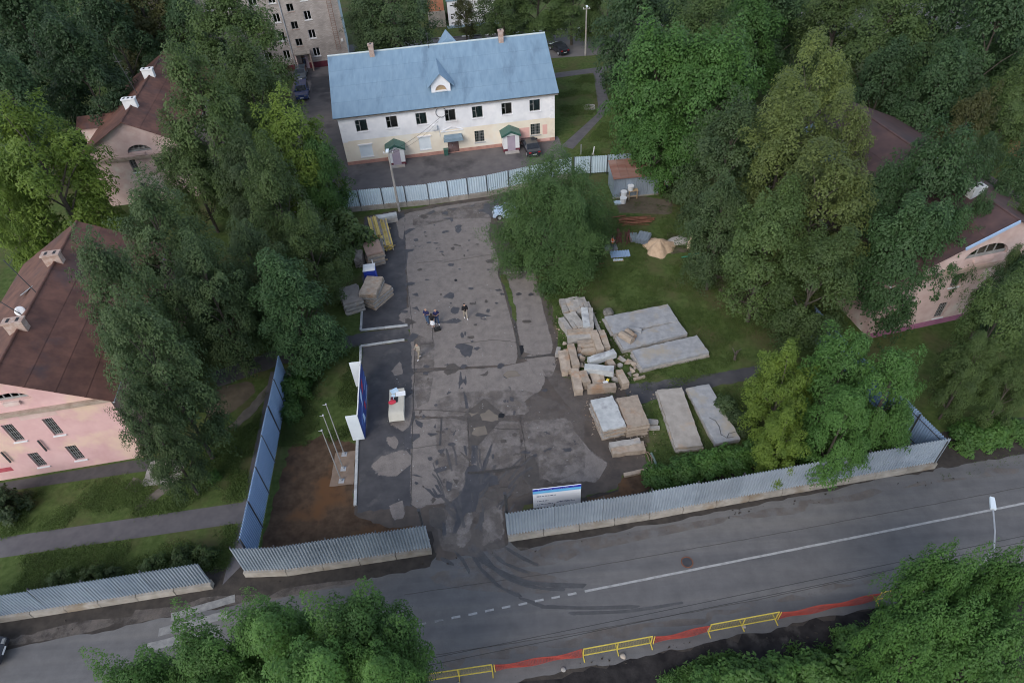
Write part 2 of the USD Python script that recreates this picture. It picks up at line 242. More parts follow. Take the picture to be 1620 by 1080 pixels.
M_paintw = mat('worn_zebra_paint', (0.15, 0.15, 0.152), (0.23, 0.227, 0.22), scale=3, rough=0.8)

# ------------------------------------------------------------------ ground, roads, paths
ZL = {'soil': 0.004, 'path': 0.008, 'yard': 0.012, 'slab': 0.016, 'stain': 0.028, 'stain2': 0.036, 'crack': 0.040}
def ground_sheet(name, poly, z, m, label, kind='structure', parent=None):
    if parent is not None: return obj(name, sheet(poly, z), m, parent)
    return obj(name, sheet(poly, z), m, label=label, cat='ground', kind=kind)
obj('ground', sheet(sbox(-700, -500, 700, 900), 0.0), M_grass, label='grassy ground under the trees and round the yard', cat='ground', kind='structure')
AX = math.radians(5.0); ex = np.array([math.cos(AX), math.sin(AX)]); ey = np.array([-ex[1], ex[0]])
def along(p, q, w0, w1):
    """strip from p to q (world xy) reaching w0 to the left and w1 to the right"""
    p, q = np.array(p[:2]), np.array(q[:2]); d = (q - p) / np.linalg.norm(q - p); n = np.array([-d[1], d[0]])
    return Polygon([p + n * w0, q + n * w0, q - n * w1, p - n * w1])
# the street in front: its centre line as surveyed
RC0, RC1 = np.array([-60.0, 10.9]), np.array([75.0, 29.0]); rd = (RC1 - RC0) / np.linalg.norm(RC1 - RC0); rn = np.array([-rd[1], rd[0]])
def rp(t, o): return RC0 + rd * t + rn * o
def road_t(p): return float((np.array(p[:2]) - RC0) @ rd), float((np.array(p[:2]) - RC0) @ rn)
verge = along(RC0, RC1, 6.6, 6.0)
ground_sheet('verge', rag(verge, 0.4, 0.8, 3), ZL['soil'], M_verge, 'dark dirt verge between the street and the sheet fences')
street = along(RC0, RC1, 3.55, 4.6)
entry = GP([(690, 885), (700, 865), (800, 850), (812, 862), (850, 890), (670, 912)])
ground_sheet('street', rag(unary_union([street, entry]), 0.22, 0.35, 5, 2.6), ZL['path'], M_road, 'grey asphalt street running across the front')
ground_sheet('trench_soil', rag(along(RC0, RC1, -4.6, 9.4), 0.5, 0.6, 8), ZL['soil'] + 0.002, M_black, 'dug black soil along the street behind the barriers')
# plaza and drive round the blue-roofed house
plaza = GP([(440, 345), (452, 190), (466, 120), (478, 108), (560, 98), (560, 240), (882, 216), (906, 264), (700, 300), (515, 335)])
ground_sheet('plaza', rag(plaza, 0.15, 0.6, 4), ZL['path'], M_plaza, 'worn asphalt court before the blue-roofed house')
ground_sheet('drive_patch', rag(GP([(490, 122), (522, 120), (524, 146), (494, 148)]), 0.3, 0.3, 5), ZL['yard'], M_dark, 'dark repaired patch of the drive beside the house')
pa, pb = G(866, 93), G(990, 84); dv = (pb - pa)[:2] / np.linalg.norm((pb - pa)[:2])
bstreet = along(pa[:2] - dv * 70, pb[:2] + dv * 60, 12.5, 0)
ground_sheet('back_street', bstreet, ZL['path'] - 0.0025, mat('back_asphalt', (0.115, 0.108, 0.11), (0.14, 0.13, 0.13), scale=0.6, rough=0.85), 'pale asphalt street behind the blue-roofed house')
ground_sheet('house_path', unary_union([GP([(868, 117), (990, 101), (992, 108), (870, 125)]), GP([(938, 110), (955, 109), (960, 150), (967, 170), (906, 236), (888, 231), (945, 180), (946, 165)])]), ZL['path'], M_path, 'narrow asphalt footpath bending across the lawn beside the house')
# left: pavement, apron, trail
ground_sheet('pavement', unary_union([GP([(428, 588), (462, 585), (402, 800), (386, 890), (352, 925), (383, 800)]), GP([(-60, 857), (0, 850), (392, 793), (386, 826), (0, 882), (-60, 892)])]), ZL['path'], M_path, 'grey asphalt pavement along the outside of the blue fence')
ground_sheet('house_apron', GP([(-120, 782), (0, 764), (235, 724), (285, 732), (290, 748), (250, 742), (15, 776), (-120, 800)]), ZL['path'], mat('apron_asphalt', (0.05, 0.048, 0.05), (0.075, 0.07, 0.07), scale=1.2), 'dark asphalt apron at the foot of the pink house')
tr = LineString([G(*p)[:2] for p in [(222, 802), (258, 775), (300, 740), (345, 700), (400, 645), (425, 615)]]).buffer(0.42)
ground_sheet('trodden_trail', rag(tr, 0.14, 0.3, 2), ZL['soil'], M_trail, 'pale trodden trail through the grass by the pink house')
for c in [(208, 768, 14, 8), (655, 0, 0, 0)][:1]:
    ground_sheet('bare_patch', rag(GP([(198, 772), (212, 756), (230, 762), (214, 778)]), 0.2, 0.25, 3), ZL['soil'], M_trail, 'bare pale earth patch on the lawn before the pink house')
ground_sheet('old_path', rag(unary_union([GP([(330, 590), (440, 552), (572, 527), (645, 517), (650, 536), (571, 546), (440, 578), (345, 612)]), GP([(985, 608), (1090, 596), (1205, 578), (1230, 590), (1100, 618), (1000, 640)])]), 0.2, 0.4, 6), ZL['soil'], M_dark, 'old dark asphalt path crossing the site')
ground_sheet('bare_soil', rag(GP([(462, 706), (510, 690), (563, 700), (560, 800), (640, 800), (684, 838), (560, 862), (408, 884), (418, 850), (440, 760)]), 0.35, 0.4, 7), ZL['soil'], M_soil, 'bare brown soil inside the front corner of the fence')
ground_sheet('soil_bank', rag(GP([(985, 752), (1030, 742), (1028, 775), (1000, 782), (935, 796), (930, 788), (980, 778)]), 0.25, 0.3, 9), ZL['slab'], M_soil, 'orange brown soil bank behind the front fence')
# yard
yard = GP([(576, 342), (640, 332), (700, 322), (792, 306), (812, 312), (800, 345), (812, 425), (842, 418), (868, 470), (884, 550), (905, 600), (985, 606), (1012, 700), (1030, 742), (985, 752), (975, 775), (830, 800), (806, 852), (800, 866), (690, 886), (684, 838), (600, 830), (560, 812), (571, 548), (650, 538), (650, 517), (571, 525)])
Y = tag(obj('yard', sheet(rag(yard, 0.25, 0.4, 12), ZL['yard']), M_mud), 'worn concrete and mud yard in the middle of the site', 'ground', kind='structure')
obj('dark_strip', sheet(rag(GP([(578, 345), (640, 335), (642, 420), (645, 500), (652, 520), (572, 522), (574, 470)]), 0.2, 0.3, 3), ZL['yard'] + 0.002), M_dark, Y)
obj('dark_strip', sheet(rag(GP([(573, 549), (652, 540), (660, 560), (656, 700), (652, 800), (565, 810)]), 0.2, 0.3, 5), ZL['yard'] + 0.002), M_dark, Y)
slabs = [
 [(640, 338), (700, 326), (782, 314), (776, 340), (774, 362), (776, 385), (790, 402), (794, 414), (786, 426), (800, 470), (812, 510), (818, 545), (822, 575), (740, 583), (652, 585), (650, 520), (648, 490), (643, 455), (641, 400)],
 [(794, 428), (842, 420), (852, 445), (860, 480), (872, 535), (878, 560), (832, 563), (822, 540), (815, 500), (806, 470)],
 [(652, 586), (740, 584), (822, 577), (835, 566), (862, 590), (858, 620), (830, 632), (838, 656), (742, 660), (652, 660)],
 [(652, 661), (738, 661), (742, 700), (745, 770), (735, 790), (690, 796), (650, 806), (650, 740)],
 [(822, 664), (890, 656), (918, 672), (922, 705), (955, 722), (972, 752), (930, 768), (870, 768), (836, 745), (826, 720)],
 [(742, 664), (822, 660), (828, 690), (832, 735), (790, 745), (745, 760)],
 [(700, 862), (706, 800), (735, 795), (748, 800), (745, 868)], [(762, 800), (795, 792), (800, 850), (764, 862)],
 [(828, 560), (878, 562), (884, 590), (862, 600), (840, 590)],
 [(620, 584), (632, 570), (637, 590), (626, 592)], [(612, 645), (625, 608), (640, 640), (652, 600), (654, 665), (640, 684), (620, 672)], [(614, 690), (630, 692), (626, 712), (615, 708)], [(598, 720), (640, 712), (652, 716), (650, 745), (632, 752), (602, 755), (590, 740)],
 [(628, 350), (640, 342), (640, 380), (632, 378)], [(630, 500), (650, 480), (652, 515), (640, 512)], [(616, 800), (636, 790), (640, 818), (622, 820)]]
for i, s in enumerate(slabs):
    soft('concrete_slab', rag(GP(s).buffer(.16), 0.16 if i not in (9, 10, 11, 12) else 0.3, 0.2, 20 + i), ZL['slab'] + 0.0004 * i, .75 if i > 3 else .4, M_slabs, Y)
def zz(ox, oy, k=7.345): return lambda p: (ox + p[0] / k, oy + p[1] / k)
def ell(cx, cy, a, b): return [(cx + a * math.cos(t), cy + b * math.sin(t)) for t in np.linspace(0, 2 * math.pi, 12, endpoint=False)]
STAINS = {
 (640, 300): [[(0, 480), (60, 450), (160, 440), (120, 470), (60, 500), (20, 525), (0, 515)], ell(135, 585, 30, 17), ell(285, 618, 30, 10), ell(365, 623, 30, 10), ell(565, 688, 25, 22), [(570, 430), (620, 405), (690, 410), (650, 440), (670, 480), (625, 515), (580, 490), (600, 460)], ell(490, 485, 30, 10), [(430, 270), (480, 245), (515, 260), (490, 300), (450, 290)], [(420, 335), (500, 325), (560, 330), (570, 370), (545, 380), (530, 345)], [(180, 290), (240, 300), (290, 320), (240, 345), (200, 340)], [(260, 280), (340, 230), (360, 260), (310, 290)], [(820, 245), (900, 230), (910, 160), (1000, 155), (1060, 110), (1130, 70), (1110, 180), (1050, 250), (1020, 350), (960, 280), (890, 260)], [(490, 215), (540, 225), (630, 215), (560, 240)], [(740, 195), (820, 172), (790, 205)], [(935, 830), (970, 810), (1030, 805), (1055, 825), (1030, 860), (950, 855)], ell(540, 875, 40, 18), ell(640, 925, 18, 9), ell(975, 930, 18, 8), ell(265, 1048, 30, 8), ell(1060, 660, 40, 28), [(1090, 720), (1290, 700), (1290, 800), (1200, 850), (1130, 830)], [(0, 690), (110, 690), (110, 715), (40, 725), (30, 870), (0, 960)]],
 (640, 440): [[(440, 220), (510, 165), (580, 165), (585, 215), (550, 265), (520, 240), (470, 230)], ell(540, 293, 12, 8), ell(423, 190, 12, 12), ell(590, 372, 63, 45), [(380, 500), (470, 500), (560, 460), (640, 465), (690, 480), (610, 530), (520, 525), (400, 530)], [(805, 440), (850, 400), (900, 405), (960, 420), (1030, 440), (890, 460)], ell(970, 380, 22, 25), ell(950, 270, 17, 20), ell(1070, 290, 20, 12), ell(770, 122, 35, 15), ell(670, 665, 22, 38), ell(705, 645, 12, 25), ell(770, 688, 48, 22), ell(785, 735, 18, 10), [(580, 800), (610, 760), (670, 740), (730, 775), (800, 775), (800, 830), (780, 950), (760, 950), (740, 900), (715, 940), (650, 870), (640, 830)], ell(255, 1028, 38, 17), ell(1115, 1020, 40, 35), ell(1425, 505, 60, 22), ell(1330, 185, 35, 18), ell(1470, 190, 35, 18), [(30, 700), (70, 640), (170, 635), (170, 680), (100, 740), (40, 760)], [(80, 350), (150, 330), (185, 400), (150, 370)], [(0, 470), (60, 460), (150, 520), (60, 550), (0, 540)], [(0, 60), (80, 40), (135, 60), (90, 85), (0, 90)], [(1325, 780), (1380, 780), (1390, 860), (1340, 920)], [(80, 190), (150, 170), (165, 215), (110, 205)], ell(0, 390, 50, 20)],
 (640, 570): [[(450, 140), (490, 60), (540, 25), (600, 30), (650, 80), (610, 140), (500, 170)], [(650, 60), (700, 40), (735, 60), (690, 100), (650, 95)], [(650, 130), (665, 130), (665, 220), (700, 220), (712, 130), (722, 310), (690, 250), (655, 275), (632, 340), (630, 260)], ell(255, 75, 35, 15), [(1080, 100), (1110, 50), (1160, 40), (1150, 75)], [(875, 165), (930, 155), (970, 110), (965, 170), (920, 190)], ell(365, 520, 22, 15), ell(1250, 455, 25, 25), ell(1168, 473, 18, 15), ell(1200, 475, 10, 12), [(740, 560), (830, 490), (855, 440), (900, 280), (940, 430), (1040, 470), (1100, 560), (1170, 620), (1280, 620), (1290, 680), (1100, 730), (1050, 780), (1000, 850), (880, 970), (870, 1090), (740, 1090), (735, 700), (640, 720), (640, 640), (720, 590)], [(685, 350), (730, 440), (745, 560), (715, 560), (690, 420)], ell(550, 975, 50, 20), [(0, 850), (200, 840), (190, 900), (100, 960), (90, 1040), (0, 1040)], [(110, 680), (210, 720), (215, 790), (150, 770)], ell(1155, 940, 40, 20), ell(1280, 995, 12, 10), [(420, 680), (440, 680), (425, 990), (405, 985)], [(265, 850), (390, 845), (385, 865), (300, 885)]],
 (640, 700): [[(760, 0), (870, 0), (860, 250), (940, 330), (1060, 370), (1130, 480), (1000, 520), (900, 560), (880, 650), (880, 1080), (820, 1080), (830, 800), (700, 860), (660, 1080), (540, 1080), (600, 800), (480, 720), (600, 640), (640, 560), (700, 480), (700, 360), (660, 330), (700, 280), (765, 260)], [(640, 100), (700, 140), (760, 190), (740, 215)], [(220, 520), (300, 540), (380, 640), (340, 640)], [(310, 530), (340, 530), (410, 640), (380, 640)], [(350, 490), (380, 490), (440, 590), (410, 590)], ell(300, 185, 30, 25), ell(440, 138, 30, 28), [(335, 320), (380, 290), (500, 270), (535, 290), (480, 320), (370, 360)], ell(140, 470, 22, 17), [(80, 372), (150, 375), (215, 405), (150, 395)], [(900, 320), (950, 130), (1030, -10), (1010, 100), (930, 310)], ell(510, 285, 30, 25), ell(380, 230, 18, 30), ell(1030, 160, 14, 30), [(480, 430), (560, 470), (540, 560), (490, 560)], [(690, 30), (715, 40), (730, 170), (700, 120)], [(560, 420), (640, 440), (600, 490)], [(440, 920), (470, 930), (490, 1080), (440, 1080)]]}
kk = 0
for (ox, oy), lst in STAINS.items():
    f = zz(ox, oy)
    for s in lst:
        kk += 1; pl = GP([f(p) for p in s])
        if pl.area < 0.02: continue
        soft('damp_stain', rag(pl.buffer(.04), min(0.16, 0.12 * math.sqrt(pl.area)), 0.14, 40 + kk, scale=0.6), ZL['stain'] + 0.00004 * kk,   .18 if pl.area < 3 else .45, M_wet if kk % 5 else M_wetb, Y)
for s in ([(250, 760), (480, 730), (520, 830), (450, 1000), (440, 1030), (290, 1030)], [(1390, 160), (1480, 110), (1560, 200), (1616, 420), (1480, 560), (1360, 440)], [(890, 600), (1000, 550), (1110, 560), (1100, 690), (980, 680)]):
    soft('brown_stain', rag(GP([zz(640, 700)(p) for p in s]), 0.25, 0.2, 77), ZL['stain'] - 0.0006, .5, M_wetb, Y)
for s in ([(880, 620), (990, 570), (1080, 650), (1090, 700), (1000, 710), (900, 690)], [(800, 780), (930, 760), (980, 840), (860, 880), (790, 850)], [(745, 615), (870, 602), (790, 655)], [(1150, 160), (1200, 125), (1290, 128), (1345, 180), (1290, 198), (1200, 205)]):
    obj('puddle', sheet(rag(GP([zz(640, 570)(p) for p in s]), 0.15, 0.15, 91), ZL['stain2']), M_puddle, Y)
for ox, oy, e in ((640, 570, ell(1125, 645, 40, 28)), (640, 300, ell(600, 1053, 18, 13)), (640, 440, [(1335, 790), (1375, 785), (1388, 850), (1345, 905)])):
    obj('tar_spot', sheet(rag(GP([zz(ox, oy)(p) for p in e]), 0.1, 0.12, 93), ZL['stain2'] + 0.001), M_tar, Y)
cracks = [[(641, 400), (644, 440), (648, 480), (653, 520)], [(657, 540), (655, 600), (653, 660), (650, 800)], [(653, 648), (700, 650), (738, 652)], [(655, 664), (698, 661)], [(698, 661), (697, 704)], [(652, 710), (697, 703)], [(740, 662), (742, 705)], [(780, 678), (822, 679)], [(822, 660), (830, 700), (832, 730)], [(700, 416), (740, 409), (790, 401)], [(660, 416), (700, 413)], [(774, 362), (776, 385)], [(684, 520), (685, 543), (665, 545)], [(790, 432), (806, 480), (815, 515), (820, 550), (823, 567), (838, 566), (878, 561)], [(742, 748), (790, 745), (822, 738)], [(800, 777), (804, 812)], [(720, 545), (780, 538), (815, 541)], [(650, 590), (700, 586), (740, 584)], [(780, 772), (804, 770)]]
for i, c in enumerate(cracks):
    obj('joint_crack', sheet(rag(LineString([G(*p)[:2] for p in c]).buffer(0.022 if i not in (13, 14) else 0.12), 0.045, 0.18, 150 + i), ZL['crack'] + 0.0002 * i), M_crack, Y)
obj('grassy_joint', sheet(rag(GP([(790, 436), (800, 434), (812, 470), (818, 510), (812, 505), (804, 470)]), 0.15, 0.2, 5), ZL['crack'] + 0.006), M_grass, Y)
r9 = random.Random(31); yp = GP([(645, 345), (780, 322), (790, 400), (820, 540), (875, 560), (895, 610), (960, 720), (900, 765), (800, 790), (690, 800), (600, 800), (610, 600), (655, 560), (648, 420)])
x0_, y0_, x1_, y1_ = yp.bounds; cnt = 0
while cnt < 75:
    cx_, cy_ = r9.uniform(x0_, x1_), r9.uniform(y0_, y1_)
    if not yp.contains(shapely.geometry.Point(cx_, cy_)) or meshkit.fbm(np.array([[cx_ * .35, cy_ * .35, 2.0]]), 3, 4)[0] < .5: continue
    cnt += 1; a_, b_, th_ = .1 + .42 * r9.random() ** 2.2, .08 + .22 * r9.random() ** 2, r9.uniform(-.6, .6)
    e_ = Polygon([(cx_ + a_ * math.cos(t) * math.cos(th_) - b_ * math.sin(t) * math.sin(th_), cy_ + a_ * math.cos(t) * math.sin(th_) + b_ * math.sin(t) * math.cos(th_)) for t in np.linspace(0, 6.28, 10, endpoint=False)])
    soft('damp_stain', rag(e_, .2, .09, 700 + cnt, .35), ZL['stain'] + .0042 + .00002 * cnt, .1, M_wet if cnt % 3 else M_wetb, Y)
for k in range(26):      # drag marks fanning out from the wet gateway
    p_ = np.array([r9.uniform(700, 812), r9.uniform(725, 850)]); d_ = np.array([(p_[0] - 752) * .5 + r9.uniform(-10, 10), -r9.uniform(18, 40)]); w_ = r9.uniform(.06, .16)
    soft('drag_mark', rag(LineString([G(*p_)[:2], G(*(p_ + d_ * .5 + r9.uniform(-3, 3)))[:2], G(*(p_ + d_))[:2]]).buffer(w_), .1, .15, 900 + k), ZL['stain'] + .0068 + .00003 * k, .1, M_drag, Y)
for i, (q_, w_) in enumerate([([(655, 600), (830, 590), (960, 640), (970, 780), (800, 800), (760, 870), (700, 870), (690, 800), (650, 800)], 2.0), ([(690, 760), (800, 750), (806, 850), (860, 885), (760, 905), (690, 890), (660, 840)], 1.2), ([(830, 560), (905, 590), (985, 610), (1010, 720), (900, 660), (860, 620)], .9), ([(640, 340), (790, 310), (795, 350), (700, 350), (650, 372)], .7), ([(645, 520), (700, 540), (690, 640), (650, 660)], .9)]):
    soft('mud_film', rag(GP(q_), .5, .4, 400 + i), ZL['stain'] - .0016 + .0002 * i, w_, M_film, Y)
GR = stage.GetPrimAtPath('/World/ground')
for i, (q_, w_) in enumerate([([(838, 415), (850, 415), (875, 470), (892, 560), (905, 600), (990, 605), (1010, 640), (985, 700), (960, 640), (900, 612), (880, 590), (862, 470)], .7), ([(925, 640), (1030, 650), (1040, 700), (1010, 715), (930, 700)], .6), ([(1040, 360), (1095, 370), (1110, 400), (1060, 410)], .8), ([(960, 300), (1070, 310), (1080, 345), (970, 345)], 1.2), ([(1100, 420), (1200, 440), (1230, 520), (1150, 500)], 1.6), ([(300, 620), (400, 590), (420, 620), (330, 690)], 1.5)]):
    soft('earth_patch', rag(GP(q_), .4, .4, 500 + i), ZL['soil'] + .0003 * i - .002, w_, M_earth, GR)
# tyre marks on the street
ST = stage.GetPrimAtPath('/World/street')
for i, (c, w) in enumerate([([(748, 862), (762, 885), (790, 905), (830, 920), (880, 927), (925, 926)], .16), ([(755, 866), (780, 898), (815, 920), (850, 930), (893, 932)], .13), ([(742, 866), (760, 900), (790, 928), (822, 942)], .12), ([(772, 868), (800, 893), (835, 905)], .12), ([(720, 872), (735, 890), (742, 905)], .1), ([(800, 866), (830, 884), (850, 893)], .1), ([(825, 945), (860, 960), (930, 962), (1010, 958)], .12), ([(700, 884), (716, 892)], .12), ([(900, 970), (990, 968), (1080, 953)], .1)]):
    soft('tyre_mark', rag(LineString([G(*p)[:2] for p in c]).buffer(w * 1.5), 0.08, 0.2, 210 + i), 0.0125 + 0.0003 * i, .2, M_tyre, ST)
# centre line: dashes then a solid line
t0, o0 = road_t(G(925, 935)); t1, o1 = road_t(G(1620, 792))
def linequad(ta, tb, o, w=0.075): return Polygon([rp(ta, o + w), rp(tb, o + w), rp(tb, o - w), rp(ta, o - w)])
oa = o0
obj('lane_line', sheet(rag(linequad(t0, t0 + 60, oa), 0.012, 0.4, 6), 0.0165), M_paint, ST)
for k in range(14):
    ta = t0 - 1.1 - k * 1.06
    obj('lane_dash', sheet(rag(linequad(ta, ta + 0.55, oa, 0.07), 0.02 if k < 8 else 0.06, 0.15, 300 + k), 0.0165), M_paint if k < 8 else M_paintw, ST)
for k in range(3):
    a, b = G(270 - k * 19, 976 + k * 24), G(372 - k * 12, 946 + k * 25); w = 0.27
    d = (b - a)[:2] / np.linalg.norm((b - a)[:2]); n = np.array([-d[1], d[0]])
    obj('zebra_stripe', sheet(rag(Polygon([a[:2] + n * w, b[:2] + n * w, b[:2] - n * w, a[:2] - n * w]), 0.03, 0.3, 320 + k), 0.0165), M_paintw, ST)
# kerbs
def kerb(name, pts, w, h, mt, label, seg=2.0, group=None):
    k = thing(name, label, 'kerb', group=group)
    for a, b in zip(pts, pts[1:]):
        a, b = np.array(a[:2]), np.array(b[:2]); n = max(1, int(round(np.linalg.norm(b - a) / seg))); ang = math.atan2(*(b - a)[::-1])
        for i in range(n):
            p = a + (b - a) * i / n; l = np.linalg.norm(b - a) / n
            obj('kerb_stone', tf(chip(bx(0.012, l - 0.012, -w / 2, w / 2, -0.03, h + rnd.uniform(-.012, .012)), 0.01, i, 0.6), xm((p[0], p[1], 0), ang)), mt, k)
    return k
kerb('kerb', [G(562, 800), G(571, 548), G(640, 538)], 0.2, 0.13, M_conw, 'pale concrete kerb running from the billboard down to the bare soil')
kerb('kerb', [G(574, 470), G(571, 523), G(645, 515)], 0.2, 0.13, M_conw, 'pale concrete kerb below the left slab stacks')
kerb('kerb', [G(987, 753), G(1032, 743)], 0.3, 0.22, M_cont, 'short tan kerb beam at the soil bank')
kerb('kerb', [G(802, 432), G(832, 430)], 0.14, 0.1, M_con, 'thin pale kerb at the foot of the big willow')
kb = thing('kerb', 'white and dark painted kerb along the back street', 'kerb')
q = pa[:2] + ey * 12.4
for i in range(-12, 12):
    p = pa[:2] + dv * (i * 2.0 + 0.4) + np.array([-dv[1], dv[0]]) * 12.4
    obj('kerb_stone', tf(bx(0.02, 1.95, -.12, .12, 0, .16), xm((p[0], p[1], 0), math.atan2(dv[1], dv[0]))), M_wframe if i % 2 else M_path, kb)

# ------------------------------------------------------------------ buildings
def front_wall(parent, name, mt, outline, holes, y0=0.0, y1=0.35):
    p = outline
    for h in holes: p = p.difference(h)
    return obj(name, xz(p, y0, y1), mt, parent)
def window(parent, u0, u1, z0, z1, frame=M_gframe, style=0, sill=M_white, y=0.0, curtain=False, open_=False):
    w, h = u1 - u0, z1 - z0; t = 0.06; pcs = []
    fy0, fy1 = y + 0.14, y + 0.20
    ring = sbox(u0 + .002, z0 + .002, u1 - .002, z1 - .002).difference(sbox(u0 + t, z0 + t, u1 - t, z1 - t)); pcs.append(xz(ring, fy0, fy1))
    um = u0 + w * (0.36 if style == 0 else 0.5)
    pcs.append(bx(um - .035, um + .035, fy0, fy1, z0 + t + .001, z1 - t - .001))
    if style == 0: pcs.append(bx(u0 + t, um - .036, fy0 + .005, fy1 - .005, z0 + h * .58, z0 + h * .58 + .05))
    if style == 2:
        for k in range(1, 5): pcs.append(bx(u0 + w * k / 5 - .015, u0 + w * k / 5 + .015, y + .05, y + .08, z0 + .05, z1 - .05))
        for k in range(1, 4): pcs.append(bx(u0 + .03, u1 - .03, y + .085, y + .11, z0 + h * k / 4 - .015, z0 + h * k / 4 + .015))
    f = obj('window', cat_(pcs), frame, parent)
    if open_: obj('pane', bx(u0 + t, um - .036, fy0 + .02, fy0 + .03, z0 + t, z1 - t), M_glass, f)
    else:
        obj('pane', bx(u0 + t, um - .036, fy0 + .02, fy0 + .03, z0 + t, z1 - t), M_glass, f); obj('pane', bx(um + .036, u1 - t, fy0 + .02, fy0 + .03, z0 + t, z1 - t), M_glass, f)
    obj('sill', bx(u0 - .1, u1 + .1, y - .09, y + .13, z0 - .09, z0 - .003), sill, f)
    if curtain:
        k = 14; xs = np.linspace(u0 + .04, u1 - .04, k); ys = y + .30 + .025 * np.array([(-1) ** i for i in range(k)])
        V = [(a, b, z) for z in (z0 + .05, z1 - .05) for a, b in zip(xs, ys)]; F = [(i, i + 1, k + i + 1, k + i) for i in range(k - 1)]
        obj('curtain', (np.array(V), np.array(F)), M_curtain, f)
    return f
def roof_sheets(parent, name, mt, u0, u1, v0, z0, v1, z1, nu, nv, th=0.05, skew=(0, 0), axis='x'):
    """one slope of a roof as overlapping sheets; from the eave (v0, z0) up to the ridge (v1, z1); runs along x (axis 'x') or y"""
    Ld = math.hypot(v1 - v0, z1 - z0); e = np.array([(v1 - v0) / Ld, (z1 - z0) / Ld]); n = np.array([-e[1], e[0]]);  n = n if n[1] > 0 else -n
    for j in range(nv):
        for i in range(nu):
            a, b = u0 + (u1 - u0) * i / nu + .003, u0 + (u1 - u0) * (i + 1) / nu - .003
            s0, s1 = Ld * j / nv - (0.08 if j else 0), Ld * (j + 1) / nv
            lift = 0.008 * (1 if j else 0) + rnd.uniform(0, .005)
            q = [(s0, lift + .004), (s1, -.004)]
            V = []
            for x in (a, b):
                for s, l in q:
                    for t in (0, th):
                        p = np.array([v0, z0]) + e * s + n * (l + t); V.append((x, p[0], p[1]) if axis == 'x' else (p[0], x, p[1]))
            obj(name, trimesh.convex.convex_hull(np.array(V)), mt, parent)
def chimney(parent, u, y, z0, z1, mt, w=0.55, d=0.55, cap=True):
    m = [bx(u - w / 2, u + w / 2, y - d / 2, y + d / 2, z0, z1)]
    if cap: m.append(bx(u - w / 2 - .07, u + w / 2 + .07, y - d / 2 - .07, y + d / 2 + .07, z1 + .001, z1 + .14))
    c = obj('chimney', chip(cat_(m), .015, int(u * 10), .4), mt, parent)
    n = max(1, int(w / .45))
    for k in range(n):
        x = u - w / 2 + (k + .5) * w / n; obj('flue', bx(x - .1, x + .1, y - d / 2 + .1, y + d / 2 - .1, z1 + .142, z1 + .16), M_tar, c)
    return c
ANGH = math.radians(6.385); HA = G(551.5, 261.7)
H = thing('white_house', 'long two storey white and cream house under a blue sheet roof', 'house', xm(HA, ANGH))
LH, DH = 26.45, 16.0
upw = [(1.92, 3.32), (5.64, 6.98), (9.24, 10.55), (12.8, 14.1), (16.16, 17.46), (19.82, 21.1), (23.32, 24.65)]
hu = [sbox(a, 4.2, b, 5.68) for a, b in upw]
front_wall(H, 'upper_wall', M_white, sbox(0.3, 3.15, LH - .3, 6.1), hu)
lo = [sbox(1.78, .88, 3.35, 2.47), sbox(9.16, .9, 10.64, 2.62), sbox(16.2, 1.0, 17.42, 2.52), sbox(23.36, 1.05, 24.6, 2.55), sbox(12.72, 0.05, 14.1, 1.86), sbox(5.45, 0.2, 6.9, 2.0), sbox(19.9, .2, 21.3, 2.0)]
front_wall(H, 'lower_wall', M_cream, sbox(0.3, 0.45, LH - .3, 3.147), lo)
front_wall(H, 'plinth', M_pinkplinth, sbox(-.04, 0, LH + .04, .447), [lo[4], lo[5], lo[6]], -.04, .36)
for s, x0 in ((0, 0.0), (1, LH - .3)):
    obj('side_wall', bx(x0, x0 + .3, .001, DH, .45, 6.1), M_cream if 0 else M_white, H)
    obj('gable', yz(Polygon([(0.35, 6.103), (DH, 6.103), (DH / 2 + .1, 10.1)]), x0, x0 + .3), M_white, H)
    for k in range(11):  # rusticated corner stones
        a = (-.03, .62 if k % 2 else .42) if s == 0 else (LH - (.62 if k % 2 else .42), LH + .03)
        obj('quoin', bx(a[0], a[1], -.035, .28, .47 + k * .512, .47 + k * .512 + .485), M_cream if k < 5 else M_white, H)
obj('back_wall', bx(0.3, LH - .3, DH - .3, DH, 0, 6.1), M_cream, H)
obj('floor_slab', cat_([bx(.31, LH - .31, .36, DH - .31, 0.0, .25), bx(.31, LH - .31, .36, DH - .31, 2.95, 3.12), bx(.31, LH - .31, 3.0, 3.1, .26, 2.94), bx(.31, LH - .31, 3.0, 3.1, 3.13, 6.0), bx(.31, LH - .31, .36, DH - .31, 6.0, 6.09)]), M_room, H)
for i, (a, b) in enumerate(upw): window(H, a, b, 4.2, 5.68, style=0, curtain=i in (4, 6, 0, 2), open_=i in (1, 3, 5))
for a, b, c, d in ((16.2, 17.42, 1.0, 2.52), (23.36, 24.6, 1.05, 2.55)): window(H, a, b, c, d, frame=M_gframe, style=2, curtain=True, sill=M_grey)
for h in lo[:2]:
    a, c, b, d = h.bounds
    w = obj('boarded_window', bx(a, b, .05, .12, c, d), M_board, H); obj('board_ledge', bx(a - .12, b + .12, -.12, .0, d - .02, d + .13), M_white, w); obj('board_ledge', bx(a - .05, b + .05, -.06, .0, c - .1, c - .0), M_white, w)
dr = obj('door', bx(12.74, 13.4, .1, .16, .06, 1.85), M_brown, H); obj('door', bx(13.42, 14.08, .1, .16, .06, 1.85), M_brown, H); obj('handle', bx(13.28, 13.34, .05, .099, .9, 1.05), M_grey, dr)
